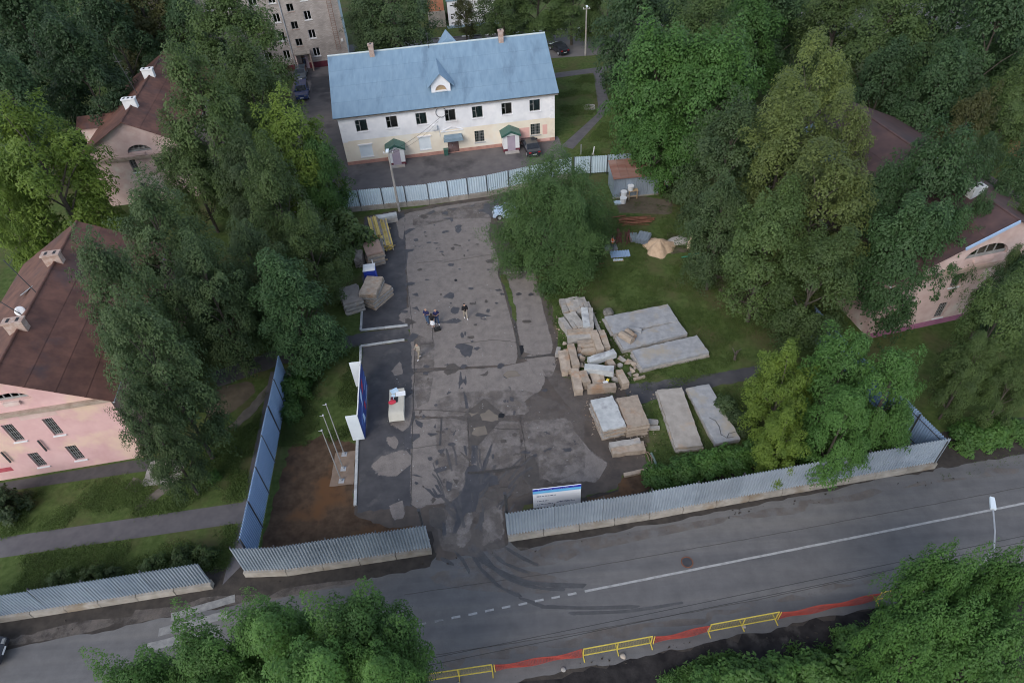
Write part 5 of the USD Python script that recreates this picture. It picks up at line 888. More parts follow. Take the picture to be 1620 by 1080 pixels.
# things on the lawn behind the willow
w = G(1042, 391); sx = G(1068, 392)[0] - w[0]
n = 40; th = np.linspace(0, 2 * math.pi, n, endpoint=False); rings = np.linspace(0, 1, 9); V = []; F = []
for ri, r_ in enumerate(rings):
    for t in th:
        rr = r_ * (1 + .14 * math.sin(3 * t + 1) + .08 * math.sin(7 * t)); V.append((rr * sx * 1.0 * math.cos(t), rr * 1.75 * math.sin(t), 1.05 * (1 - r_) ** 1.1))
V = np.array(V); nz_ = np.stack([meshkit.fbm(V * 1.9 + k * 9, 3, k) for k in range(3)], 1) - .5; V = V + nz_ * [.3, .3, .5] * np.clip(1 - np.repeat(rings, n) ** 6, 0, 1)[:, None]; V[:, 2] = np.where(np.repeat(rings, n) > .99, -.02, np.maximum(V[:, 2], .0))
for ri in range(8):
    for j in range(n): F += [(ri * n + j, (ri + 1) * n + j, (ri + 1) * n + (j + 1) % n), (ri * n + j, (ri + 1) * n + (j + 1) % n, ri * n + (j + 1) % n)]
obj('sand_heap', tf(trimesh.Trimesh(V, F, process=False), xm((w[0], w[1], 0))), M_sand, smooth=50, label='heap of tan sand on the lawn beside the grey sheets', cat='sand heap')
def bars(name, label, cat, pts, n, spread, r, m, hz=1):
    t = thing(name, label, cat); a, b = [G(*p)[:2] for p in pts]; d = (b - a) / np.linalg.norm(b - a); nn = np.array([-d[1], d[0]])
    for i in range(n):
        o = nn * rnd.uniform(-spread, spread); e = d * rnd.uniform(-.5, .5); sk = nn * rnd.uniform(-.2, .2); z = r + (i % (2 * hz)) * r * 1.9
        p, q = a + o + e, b + o + e + sk; mid = (p + q) / 2 + nn * rnd.uniform(-.1, .1)
        obj('bar', tube([(*p, z), (*mid, z + .02), (*q, z)], r, 5), m, t)
    return t
bars('rusty_bars', 'long rusty steel bars lying across the lawn', 'steel bars', [(985, 353), (1030, 350)], 16, .55, .05, M_rebar, 2)
bars('rusty_bars', 'short rusty angle irons behind the long rusty bars', 'steel bars', [(976, 346), (994, 345)], 5, .2, .05, M_rebar)
bars('rusty_bars', 'stack of dark rusty bars side by side next to the grey sheets', 'steel bars', [(985, 384), (985, 369)], 26, .85, .045, mat('dark_rust', (.075, .03, .025), (.13, .055, .042), rand=.2, rough=.9), 2)
bars('rusty_bars', 'tangle of rusty scrap at the willow edge', 'steel bars', [(930, 426), (951, 419)], 6, .25, .04, M_rebar)
bars('green_bars', 'green painted bars on the grass beside the sand heap', 'steel bars', [(1084, 406), (1108, 404)], 6, .3, .05, mat('green_paint', (.03, .17, .11), (.05, .22, .15)), 1)
def sheets(label, q, n, th, m, group, seed, bearer=True):
    t = thing('metal_sheets', label, 'metal sheets'); r = random.Random(seed); c, w_, l_, ang, _ = quadsize(q, n * th + .1)
    t.GetPrim().GetAttribute('xformOp:transform').Set(gfm(xm((c[0], c[1], 0), ang)))
    for s in (-.3, .3): obj('bearer', bx(-w_ / 2, w_ / 2, s * l_ - .06, s * l_ + .06, 0, .098), M_wood, t)
    for i in range(n):
        m_ = corrug(w_, l_, .28, .05, -l_ / 2); v = m_.vertices.copy(); m_.vertices = np.c_[v[:, 0] - w_ / 2, v[:, 2], -v[:, 1] + .1 + i * th]
        obj('metal_sheet', tf(m_, xm((r.uniform(-.06, .06), r.uniform(-.06, .06), 0), r.uniform(-.02, .02))), m, t)
sheets('tall stack of light corrugated sheets by the sand heap', [(1009, 364), (1027, 367), (1028, 381), (1010, 377)], 9, .07, M_metal, None, 1)
sheets('lower stack of dull sheets left of the light corrugated ones', [(997, 368), (1009, 367), (1010, 380), (998, 380)], 5, .06, mat('dull_sheet', (.14, .18, .2), (.22, .26, .28), rough=.5, metal=.3), None, 2)
sheets('single wide pale blue sheet lying in front of the worker', [(965, 397), (995, 395), (997.5, 404.5), (967.5, 407)], 2, .05, M_metalblue, None, 3)
sheets('narrow pale sheet under the wide pale blue one', [(970, 409), (986, 408), (986.5, 411), (970.5, 412)], 1, .05, M_metalback, None, 4)
sheets('grey mats under the worker at the willow edge', [(956, 388), (974, 386), (978, 395), (957, 397)], 2, .04, mat('grey_mat', (.12, .13, .14), (.2, .21, .22), rough=.8), None, 5)
w = G(1089, 393); st = thing('stump_post', 'pale broken tree stump beside the grey trunk', 'stump', xm((w[0], w[1], 0))); obj('stump', chip(tube([(0, 0, 0), (.02, 0, .8), (.1, .05, 1.5)], [.2, .15, .1], 9), .03, 3, .2), mat('pale_wood', (.4, .3, .22), (.55, .43, .33), scale=3), st); obj('splinter', tube([(.05, 0, 1.3), (.15, .1, 1.8)], [.05, .01], 5), M_wood, st)
w = G(1072, 382); obj('grey_rubble', tf(chip(trimesh.creation.icosphere(3, .9), .25, 17, 0), xm((w[0], w[1], .02), 0, (1.2, .8, .3))), M_con, label='low grey rubble mound right of the sand heap', cat='rubble')
w = G(1162, 569); dt = thing('dead_stump', 'dark branching dead stump on the right lawn', 'stump', xm((w[0], w[1], 0))); obj('stump', tube([(0, 0, 0), (0, .05, .5), (.08, .1, 1.0)], [.14, .1, .06], 7), M_bark, dt)
for a in (.4, 2.2, 4.0): obj('branch', tube([(0, .05, .5), (.3 * math.cos(a), .05 + .3 * math.sin(a), .95), (.5 * math.cos(a), .5 * math.sin(a), 1.1)], [.06, .04, .015], 5), M_bark, dt)
# site clutter by the shed: stools, buckets, wooden frame
def bucket(px, py, z, label, s=1.0):
    w = G(px, py, z); b = thing('plastic_bucket', label, 'bucket', xm((w[0], w[1], z), 0, (s, s, s))); obj('bucket', tube([(0, 0, 0), (0, 0, .62)], [.27, .34], 14), M_wframe, b); obj('rim', tf(trimesh.creation.torus(.345, .03, major_sections=16, minor_sections=5), xm((0, 0, .61))), M_wframe, b); obj('handle', tube([(-.34, 0, .55), (-.2, .3, .5), (.2, .3, .5), (.34, 0, .55)], .012, 5), M_steel, b)
bucket(986.5, 310.5, .5, 'white bucket on the trestle in front of the shed'); bucket(985.5, 321, .0, 'white bucket on the grass below the trestle', 1.1); bucket(997.5, 301.5, 1.0, 'white bucket raised on the wooden frame by the shed')
def frame(px, py, w_, d_, h_, label, m):
    w = G(px, py); t = thing('wooden_frame', label, 'frame', xm((w[0], w[1], 0), .1))
    for x in (0, w_):
        for y in (0, d_): obj('leg', bx(x - .05, x + .05, y - .05, y + .05, 0, h_), m, t)
    obj('top_board', bx(-.1, w_ + .1, -.1, d_ + .1, h_ + .001, h_ + .06), m, t); obj('crossbar', bx(.051, w_ - .051, -.03, .03, .3, .4), m, t)
frame(995, 315.5, .9, .8, .98, 'pale wooden frame with a bucket on it before the shed', M_wood); frame(983.5, 318, .8, .6, .48, 'low dark trestle before the shed', M_grime)
w = G(978, 319.5, .15); obj('tray', chip(bx(w[0] - .45, w[0] + .3, w[1] - .3, w[1] + .3, 0, .18), .01, 5, .3), M_metalback, label='pale flat tray on the grass beside the white bucket', cat='tray')
w = G(938, 245); sp = thing('marker_post', 'white marker post leaning on the lawn behind the willow', 'post', xm((w[0], w[1], 0))); obj('post', tube([(0, 0, 0), (.15, 0, 1.1)], .07, 8), M_wframe, sp); obj('foot', bx(-.2, .2, -.2, .2, 0, .08), M_con, sp)
w = G(919, 245); sp = thing('marker_post', 'thin grey post left of the white marker post', 'post', xm((w[0], w[1], 0))); obj('post', tube([(0, 0, 0), (.0, 0, 1.4)], .04, 8), M_grey, sp); obj('foot', bx(-.15, .15, -.15, .15, 0, .06), M_con, sp)
w = G(933, 170); obj('paving_remnant', sheet(rag(GP([(922, 166), (940, 165), (942, 173), (926, 175)]), .2, .3, 3), ZL['soil']), M_con, label='small patch of old paving in the lawn beside the footpath', cat='paving', kind='structure')
w = G(262, 747); mh = thing('manhole', 'round manhole in a pale concrete collar by the pink house', 'manhole', xm((w[0], w[1], 0))); obj('collar', extr(rag(sbox(-1.5, -1.1, 1.4, 1.1), .15, .3, 4), .06), M_con, mh); obj('lid', trimesh.creation.cylinder(.42, .05, sections=24).apply_translation((0, 0, .087)), M_steel, mh); obj('ring', trimesh.creation.annulus(.43, .52, .04, sections=24).apply_translation((0, 0, .08)), M_rebar, mh)

# ------------------------------------------------------------------ people
def sph(p, r, n=14): return m3.Manifold.sphere(r, n).translate(tuple(map(float, p)))
def bone(a, b, ra, rb): return m3.Manifold.batch_hull([sph(a, ra), sph(b, rb)])
def solid(parts, ref=.045, it=6):
    m = parts[0]
    for p in parts[1:]: m = m + p
    if ref: m = m.refine_to_length(ref)
    k = m.to_mesh(); t = trimesh.Trimesh(k.vert_properties[:, :3], k.tri_verts, process=False)
    if it: trimesh.smoothing.filter_taubin(t, iterations=it)
    return t
M_skin = mat('skin', (.42, .25, .18), (.48, .30, .22), rough=.6)
_cl = {}
def cloth(c):
    if c not in _cl: _cl[c] = mat('cloth_%d' % len(_cl), c, tuple(min(1, v * 1.25 + .004) for v in c), scale=5, rough=.9)
    return _cl[c]
def person(px, py, face, label, shirt, legs, shoes, hair, sleeve='short', skirt=False, step=.12, arms='down', vest=None, bald=False, h=1.75, lean=0.0, z=0.0):
    w = G(px, py, z); P = thing('person', label, 'person', xm((w[0], w[1], z), face, (h / 1.75,) * 3)); rr = random.Random(int(px * 10))
    # local: x to the person's left, facing -y
    hip = {s: np.array([s * .09, lean * .4, .92]) for s in (-1, 1)}; knee = {s: np.array([s * .1, -s * step * .5 - .03, .49]) for s in (-1, 1)}; ank = {s: np.array([s * .11, -s * step, .08]) for s in (-1, 1)}
    chest = np.array([0, -lean * .6, 1.3]); neck = np.array([0, -lean, 1.5]); head = np.array([0, -.02 - lean * 1.2, 1.63]); sh = {s: np.array([s * .19, -lean * .9, 1.42]) for s in (-1, 1)}
    if arms == 'down': el = {s: sh[s] + [s * .07, .03, -.29] for s in (-1, 1)}; wr = {s: el[s] + [s * .01, -.08, -.25] for s in (-1, 1)}
    elif arms == 'folded': el = {s: sh[s] + [s * .08, -.03, -.28] for s in (-1, 1)}; wr = {s: el[s] + [-s * .2, -.17, .04 + .03 * s] for s in (-1, 1)}
    else: el = {s: sh[s] + [s * .06, -.06, -.28] for s in (-1, 1)}; wr = {s: el[s] + [-s * .12, -.22, .10] for s in (-1, 1)}
    body = [bone(hip[-1], hip[1], .115, .115), bone((0, 0, .95), chest, .13, .15), bone(chest, neck - [0, 0, .08], .15, .09), bone(neck - [0, 0, .06], head, .058, .06), sph(head + [0, 0, .03], .098), bone(head + [0, -.03, -.02], head + [0, -.05, -.09], .07, .045), bone(head + [0, -.095, .0], head + [0, -.115, -.025], .013, .016)]
    for s in (-1, 1):
        body += [bone(hip[s], knee[s], .085, .058), bone(knee[s], ank[s], .056, .04), bone(ank[s], ank[s] + [0, -.12, -.04], .04, .03), bone(sh[s], el[s], .055, .043), bone(el[s], wr[s], .042, .03), bone(sh[s], chest, .06, .12), sph(head + [s * .1, 0, 0], .022)]
    t = [solid(body, .05, 5)]
    for s in (-1, 1):
        d = wr[s] - el[s]; d = d / np.linalg.norm(d); side = np.cross(d, [0, 1.0, .2]); side /= np.linalg.norm(side); pal = wr[s] + d * .07
        hd = [m3.Manifold.batch_hull([sph(wr[s], .025, 8), sph(pal + side * .026, .014, 8), sph(pal - side * .026, .014, 8)])]
        for k, (o, ln) in enumerate(((-.027, .062), (-.009, .075), (.009, .07), (.027, .052))):
            b0_ = pal + side * o; b1 = b0_ + d * ln * .55; b2 = b1 + (d * .8 + np.array([0, -.5, 0])) * ln * .45; hd += [bone(b0_, b1, .0095, .009), bone(b1, b2, .009, .008)]
        tb = wr[s] + d * .03 - side * .02 * s; hd += [bone(tb, tb + (d * .5 - side * s * .8) * .05, .011, .009)]
        t.append(solid(hd, None, 0))
    obj('body', cat_(t), M_skin, P, smooth=60)
    g = .018
    up = [bone((0, lean * .2, .93), chest, .135 + g, .155 + g), bone(chest, neck - [0, 0, .09], .155 + g, .09 + g)]
    for s in (-1, 1):
        up.append(bone(sh[s], chest, .06 + g, .12 + g)); e = el[s] if sleeve == 'long' else sh[s] * .35 + el[s] * .65
        up.append(bone(sh[s], e, .058 + g, .05 + g))
        if sleeve == 'long': up.append(bone(el[s], wr[s], .046 + g, .036 + g))
    obj('shirt', solid(up, .05, 4), cloth(shirt), P, smooth=60)
    if vest:
        vm = solid([bone((0, lean * .2, .95), chest, .16 + g, .18 + g), bone(chest, neck - [0, 0, .13], .18 + g, .1 + g)], .05, 3); obj('safety_vest', vm, cloth(vest), P, smooth=60)
        obj('reflective_band', tf(trimesh.creation.cylinder(.205, .07, sections=20), xm((0, -.0, 1.1), 0, (1, .98, 1))), M_wframe, P)
        for s in (-1, 1): obj('reflective_band', cyl(np.array([s * .1, -.2 - lean * .6, 1.15]), np.array([s * .1, -.1 - lean, 1.45]), .03, 6), M_wframe, P); obj('reflective_band', cyl(np.array([s * .1, .2 - lean * .6, 1.15]), np.array([s * .1, .1 - lean, 1.47]), .03, 6), M_wframe, P)
    if skirt: obj('skirt', solid([m3.Manifold.batch_hull([sph((0, 0, .98), .16), sph((-.14, .03, .5), .1), sph((.14, .03, .5), .1), sph((0, -.1, .5), .1), sph((0, .12, .5), .1)])], .05, 3), cloth(legs), P, smooth=60)
    else: obj('trousers', solid([bone(hip[-1], hip[1], .125 + g, .125 + g)] + [bone(hip[s], knee[s], .09 + g, .064 + g) for s in (-1, 1)] + [bone(knee[s], ank[s] + [0, 0, .03], .062 + g, .05 + g) for s in (-1, 1)], .05, 4), cloth(legs), P, smooth=60)
    for s in (-1, 1): obj('shoe', solid([bone(ank[s] - [0, 0, .03], ank[s] + [0, -.15, -.045], .052, .038)], None, 0), cloth(shoes), P, smooth=60)
    if not bald: obj('hair', solid([bone(head + [0, .02, .05], head + [0, .035, .0], .098, .088)] + ([bone(head + [0, .06, .0], head + [0, .09, -.16], .07, .05)] if skirt else []), .04, 2), cloth(hair), P, smooth=60)
    else: obj('hair', solid([bone(head + [-.07, .05, -.01], head + [.07, .05, -.01], .05, .05)], .04, 2), cloth((.3, .26, .23)), P, smooth=60)
    for s in (-1, 1): obj('eye', tf(trimesh.creation.icosphere(1, .011), xm(head + [s * .035, -.092, .012])), M_tar, P)
    return P
NAVY, BLK, WHT, JEANS, BEI = (.018, .02, .07), (.01, .01, .012), (.62, .63, .66), (.05, .09, .16), (.26, .23, .19)
person(677, 511, -.3, 'man in navy shirt and jeans, left of the group of three', NAVY, JEANS, BLK, BLK, arms='front', bald=True)
person(692, 512, .35, 'man in navy shirt and dark jeans with folded arms, right of the group', NAVY, (.03, .055, .11), WHT, BLK, arms='folded', bald=True)
person(685.5, 518, 3.0, 'woman in black top and white skirt seen from behind in the group', BLK, WHT, WHT, (.02, .015, .012), skirt=True, h=1.68, arms='front', step=.05)
person(737, 503, .25, 'man in black top and beige trousers standing apart on the concrete', BLK, BEI, WHT, BLK, sleeve='long', arms='front', step=.16)
person(664, 566, -.7, 'man in beige work clothes walking beside the dark strip', BEI, (.22, .19, .15), WHT, (.12, .1, .08), sleeve='long', arms='front', step=.24)
person(968, 395, 3.0, 'worker in an orange reflective vest at the edge of the willow', (.03, .03, .04), (.05, .055, .065), BLK, (.02, .015, .012), vest=(.85, .14, .03), step=.1, arms='front', z=.22)
person(1053, 303, .2, 'person in a white top half in shadow between the trunks', (.5, .5, .55), (.02, .022, .03), BLK, BLK, arms='down')
person(483.5, 106, -.4, 'person in grey blue clothes at the apartment entrance', (.22, .26, .33), (.10, .12, .2), BLK, BLK, arms='front', z=0.0)

# ------------------------------------------------------------------ cars
def car(px, py, ang, label, paint, kind='sedan', plate=True):
    Lc, Wc = (4.5, 1.76) if kind != 'suv' else (4.75, 1.9); hz = 1.44 if kind != 'suv' else 1.78; belt = .92 if kind != 'suv' else 1.1
    w = G(px, py); C = thing('parked_car', label, 'car', xm((w[0], w[1], 0), ang))
    if kind == 'sedan':
        prof = [(-2.2, .3), (-2.24, .62), (-2.15, .95), (-1.55, 1.0), (-.95, hz), (.35, hz), (1.05, .96), (1.95, .84), (2.2, .66), (2.24, .34)]; ws = ((.42, hz - .03), (1.03, .985)); rw = ((-1.02, hz - .03), (-1.53, 1.03)); side = [(-1.3, 1.0), (-.92, hz - .09), (.32, hz - .09), (.9, 1.0)]
    elif kind == 'suv':
        prof = [(-2.35, .4), (-2.38, .8), (-2.3, 1.15), (-2.0, hz - .05), (-1.7, hz), (.3, hz), (1.05, 1.14), (2.1, 1.02), (2.33, .8), (2.36, .42)]; ws = ((.36, hz - .04), (1.0, 1.18)); rw = ((-2.06, hz - .1), (-2.3, 1.2)); side = [(-2.0, 1.16), (-1.75, hz - .1), (.28, hz - .1), (.88, 1.16)]
    else:
        prof = [(-2.0, .3), (-2.05, .65), (-1.95, .98), (-1.6, hz - .05), (-1.2, hz), (.3, hz), (1.05, .98), (1.9, .84), (2.1, .66), (2.14, .34)]; ws = ((.36, hz - .03), (1.02, 1.0)); rw = ((-1.64, hz - .08), (-1.93, 1.02)); side = [(-1.5, 1.02), (-1.25, hz - .09), (.28, hz - .09), (.88, 1.02)]
    def warp(m):
        v = np.array(m.vertices); t = np.clip((v[:, 2] - belt) / (hz - belt), 0, 1); v[:, 1] *= (1 - .2 * t) * (1 - .13 * (np.abs(v[:, 0]) / (Lc / 2)) ** 4) * (1 - .05 * np.clip((.5 - v[:, 2]) / .3, 0, 1)); m.vertices = v; return m
    def ex(poly, a, b): return warp(xz(Polygon(poly), a, b).subdivide_to_size(.22, max_iter=7))
    arches = unary_union([LineString([(x, .33), (x, .33)]).buffer(.4) if False else shapely.geometry.Point(x, .33).buffer(.39) for x in (-1.38, 1.38)])
    bp = Polygon(prof).buffer(-.08).buffer(.08).difference(arches); obj('body', warp(xz(bp, -Wc / 2, Wc / 2).subdivide_to_size(.2, max_iter=7)), paint, C, smooth=35)
    gl = mat('car_glass', (.012, .014, .016), (.018, .02, .024), rough=.05, spec=.6)
    for s in (-1, 1): obj('side_window', ex(side, s * Wc / 2 - .03, s * Wc / 2 + .008), gl, C)
    def pane(nm, seg, wd):
        (x0, z0), (x1, z1) = seg; d = np.array([z0 - z1, x1 - x0]) / math.hypot(x1 - x0, z1 - z0); d = d if d[1] > 0 else -d
        obj(nm, ex([(x0, z0), (x1, z1), (x1 + d[0] * .015, z1 + d[1] * .015), (x0 + d[0] * .015, z0 + d[1] * .015)], -wd, wd), gl, C)
    pane('windscreen', ws, Wc / 2 - .12); pane('rear_window', rw, Wc / 2 - .14)
    for x in (-1.38, 1.38):
        for s in (-1, 1):
            wv = tf(trimesh.creation.cylinder(.33, .2, sections=22), xm((x, s * (Wc / 2 - .13), .33)) @ trimesh.transformations.rotation_matrix(math.pi / 2, (1, 0, 0))); wh = obj('wheel', wv, M_rubber, C, smooth=40)
            obj('rim', tf(trimesh.creation.cylinder(.2, .02, sections=16), xm((x, s * (Wc / 2 - .025), .33)) @ trimesh.transformations.rotation_matrix(math.pi / 2, (1, 0, 0))), M_grey, wh)
    xf, xr = Lc / 2 - .12, -Lc / 2 + .1; zl = .72 if kind != 'suv' else .9
    for s in (-1, 1):
        obj('headlight', chip(bx(xf - .12, xf + .06, s * (Wc / 2 - .36) - .16, s * (Wc / 2 - .36) + .16, zl - .07, zl + .07), 0, 1, .1), mat('headlight_lens', (.12, .125, .13), (.16, .165, .17), rough=.1, spec=.6), C); obj('tail_light', chip(bx(xr - .06, xr + .1, s * (Wc / 2 - .3) - .14, s * (Wc / 2 - .3) + .14, zl + .04, zl + .18), 0, 1, .1), mat('tail_red', (.3, .01, .01), (.4, .02, .02), rough=.2), C)
        obj('mirror', chip(bx(.78, .95, s * (Wc / 2 + .08) - .1, s * (Wc / 2 + .08) + .1, belt + .05, belt + .18), 0, 1, .1), paint, C)
    for x in (xf + .09, xr - .09): obj('number_plate', bx(x - .02, x + .02, -.26, .26, .5 if kind != 'suv' else .6, .61 if kind != 'suv' else .71), M_wframe, C)
    obj('bumper', ex([(xr - .13, .35), (xr - .13, .55), (xr, .58), (xr, .33)], -Wc / 2 + .08, Wc / 2 - .08), paint, C)
    return C
def paint(n, c): return mat('car_paint_' + n, c, tuple(v * 1.05 for v in c), rough=.25, spec=.6, coat=.5)
car(840, 238, ANGH + 1.62, 'black car parked before the house with its tail to the yard', paint('black', (.010, .011, .015)))
car(884, 82, ANGH + 1.85, 'black saloon at the edge of the back street', paint('black', (0, 0, 0)))
car(480, 152, -1.42, 'dark blue off-road car parked nose out beside the blue roof', paint('blue', (.012, .03, .10)), 'suv')
car(478, 122, -1.45, 'grey car parked behind the dark blue off-road car', paint('slate', (.05, .065, .08)), 'hatch')
car(811, 342, 3.05, 'pale blue car with its nose showing under the willow', paint('pale', (.36, .46, .60)), 'hatch')
car(-46, 1046, .14, 'dark car cut by the left edge of the street', paint('black', (0, 0, 0)))

# ------------------------------------------------------------------ trees and bushes
def leaf_mesh(C, Nn, size, rg, aspect=.6, fold=.18):
    n = len(C); Nn = Nn / (np.linalg.norm(Nn, axis=1, keepdims=True) + 1e-9); a = rg.normal(size=(n, 3)); t = np.cross(Nn, a); t /= np.linalg.norm(t, axis=1, keepdims=True) + 1e-9; b = np.cross(Nn, t)
    s = (size * rg.uniform(.6, 1.35, n))[:, None]; V = np.stack([C - t * s, C + b * s * aspect - Nn * s * fold, C + t * s, C - b * s * aspect - Nn * s * fold], 1).reshape(-1, 3)
    i = np.arange(n)[:, None] * 4; return V, np.vstack([i + [0, 1, 2], i + [0, 2, 3]])
def crown_points(seed, R, Hh, nclump, nleaf, clump_r, shape='round', droop=0.0, skirt=0.0):
    """clump centres spread through an uneven crown volume (centre at 0), then leaves on each clump"""
    rg = np.random.default_rng(seed); d = rg.normal(size=(nclump * 3, 3)); d /= np.linalg.norm(d, axis=1, keepdims=True); d = d[d[:, 2] > -.75][:nclump]
    lump = .72 + .55 * meshkit.fbm(d * 1.6 + seed * 3.7, 3, seed); rad = rg.uniform(.30, 1.0, len(d)) ** .45
    c = d * (lump * rad)[:, None]; zf = (c[:, 2] + 1) / 2
    if shape == 'tall': k = np.interp(zf, [0, .2, .5, .8, 1.1], [.8, 1.0, 1.0, .85, .6])
    elif shape == 'cone': k = np.interp(zf, [0, .15, .5, .8, 1.1], [1.0, 1.05, .85, .6, .35])
    elif shape == 'dome': k = np.interp(zf, [0, .3, .7, 1.1], [1.0, 1.0, .85, .6])
    else: k = np.interp(zf, [0, .25, .6, 1.1], [.8, 1.0, .95, .7])
    c[:, :2] *= k[:, None]; c = c * [R, R, Hh]; c[:, 2] -= droop * (np.hypot(c[:, 0], c[:, 1]) / R) ** 2 * Hh
    cr = clump_r * rg.uniform(.65, 1.35, len(c)); nl = np.maximum(8, (nleaf * (cr / clump_r) ** 2).astype(int)); idx = np.repeat(np.arange(len(c)), nl)
    e = rg.normal(size=(len(idx), 3)); e /= np.linalg.norm(e, axis=1, keepdims=True); e[:, 2] = np.where(e[:, 2] < -.35, -e[:, 2], e[:, 2])
    out = c[idx] / [R, R, Hh]; out /= np.linalg.norm(out, axis=1, keepdims=True) + .15
    rr = rg.uniform(.35, 1.0, len(idx)) ** .5 * (.8 + .5 * meshkit.noise(e * 2.3 + c[idx] * .7, seed + 2))
    sp = np.where(rg.uniform(size=len(c)) < .45, rg.uniform(.3, .9, len(c)), 0.0)[idx]; dirn = c[idx] / (np.linalg.norm(c[idx], axis=1, keepdims=True) + 1e-6); al = np.maximum((e * dirn).sum(1), 0)
    P = c[idx] + e * (cr[idx] * rr)[:, None] * [1.05, 1.05, .72] + dirn * (sp * al ** 2 * cr[idx] * 1.2)[:, None]; Nn = e * .7 + out * .5 + [0, 0, .55] + rg.normal(size=e.shape) * .38
    return P, Nn, c, rg
def make_tree(name, label, cat, M, group, R, Hh, base, lm, nclump=85, nleaf=170, clump_r=1.05, leaf=.17, shape='round', seed=1, stems=1, droop=0.0, aspect=.6, bark=M_bark, tr=.2):
    """trunk foot at the origin, crown centre at height base + Hh"""
    big = nclump > 60; nclump, nleaf, leaf = (int(nclump * .86), int(nleaf * 1.75), leaf * .78) if big else (nclump, nleaf, leaf)
    T = thing(name, label, cat, M, group); P, Nn, c, rg = crown_points(seed, R, Hh, nclump, nleaf, clump_r, shape, droop); zc = base + Hh * .95
    kx = R / np.percentile(np.hypot(P[:, 0], P[:, 1]), 97); lo_, hi_ = np.percentile(P[:, 2], [2, 98]); P = (P - [0, 0, (lo_ + hi_) / 2]) * [kx, kx, 2 * Hh / (hi_ - lo_)]; c = (c - [0, 0, (lo_ + hi_) / 2]) * [kx, kx, 2 * Hh / (hi_ - lo_)]
    P = P + [0, 0, zc]; keep = P[:, 2] > .12; V, F = leaf_mesh(P[keep], Nn[keep], leaf, rg, aspect); pcs = []
    H = zc + Hh * .55; top = np.array([rg.uniform(-.3, .3), rg.uniform(-.3, .3), H])
    cc = c + [0, 0, zc]
    if stems == 1:
        pts = [np.array([0, 0, -.1]), np.array([rg.uniform(-.1, .1), rg.uniform(-.1, .1), H * .35]), np.array([top[0] * .6, top[1] * .6, H * .7]), top]; pcs.append(tube(pts, [tr * 1.25, tr, tr * .6, tr * .15], 9))
    else:
        pts = None
        for k in range(stems):
            a = 2 * math.pi * k / stems; q = np.array([R * .45 * math.cos(a), R * .45 * math.sin(a), zc]); pcs.append(tube([(.25 * math.cos(a), .25 * math.sin(a), -.1), q * [.5, .5, .5], q], [tr, tr * .7, tr * .25], 7))
    lo = cc[rg.permutation(len(cc))[:16]]
    for q in lo:
        if stems == 1: s = max(base * .75, q[2] - np.hypot(q[0], q[1]) * .8 - .5); s = min(s, H * .85); o = np.array([0, 0, s]) + np.array([top[0], top[1], 0]) * s / H
        else: o = q * [.3, .3, .45]
        pcs.append(tube([o, (o + q) / 2 + [0, 0, .25], q], [tr * .42, tr * .26, tr * .08], 6))
    obj('trunk', cat_(pcs), bark, T); obj('crown', (V, F), lm, T); return T
def lin(h): return tuple(L(*h))
LM = {
 'dark': leafmat('leaf_dark', (0.035, 0.061, 0.024), (0.064, 0.100, 0.035), (0.114, 0.152, 0.053)),
 'olive': leafmat('leaf_olive', (.042, .072, .022), (.078, .122, .034), (.14, .19, .055)),
 'maple': leafmat('leaf_maple', (0.040, 0.096, 0.021), (0.068, 0.148, 0.033), (0.109, 0.201, 0.047)),
 'yellow': leafmat('leaf_yellowish', (.068, .096, .025), (.125, .158, .042), (.225, .245, .07)),
 'lime': leafmat('leaf_lime', (0.076, 0.129, 0.018), (0.141, 0.206, 0.031), (0.236, 0.290, 0.049)),
 'willow': leafmat('leaf_willow', (0.048, 0.100, 0.031), (0.091, 0.161, 0.047), (0.188, 0.268, 0.092)),
 'blue': leafmat('leaf_bluegreen', (0.027, 0.056, 0.022), (0.046, 0.088, 0.031), (0.074, 0.128, 0.043)),
 'rust': leafmat('leaf_rust', (.05, .062, .02), (.09, .092, .03), (.16, .125, .04)),
 'fore': leafmat('leaf_foreground', (0.040, 0.096, 0.021), (0.076, 0.157, 0.033), (0.181, 0.273, 0.058)),
 'teal': leafmat('leaf_deep_green', (0.031, 0.068, 0.024), (0.051, 0.102, 0.035), (0.083, 0.146, 0.049))}
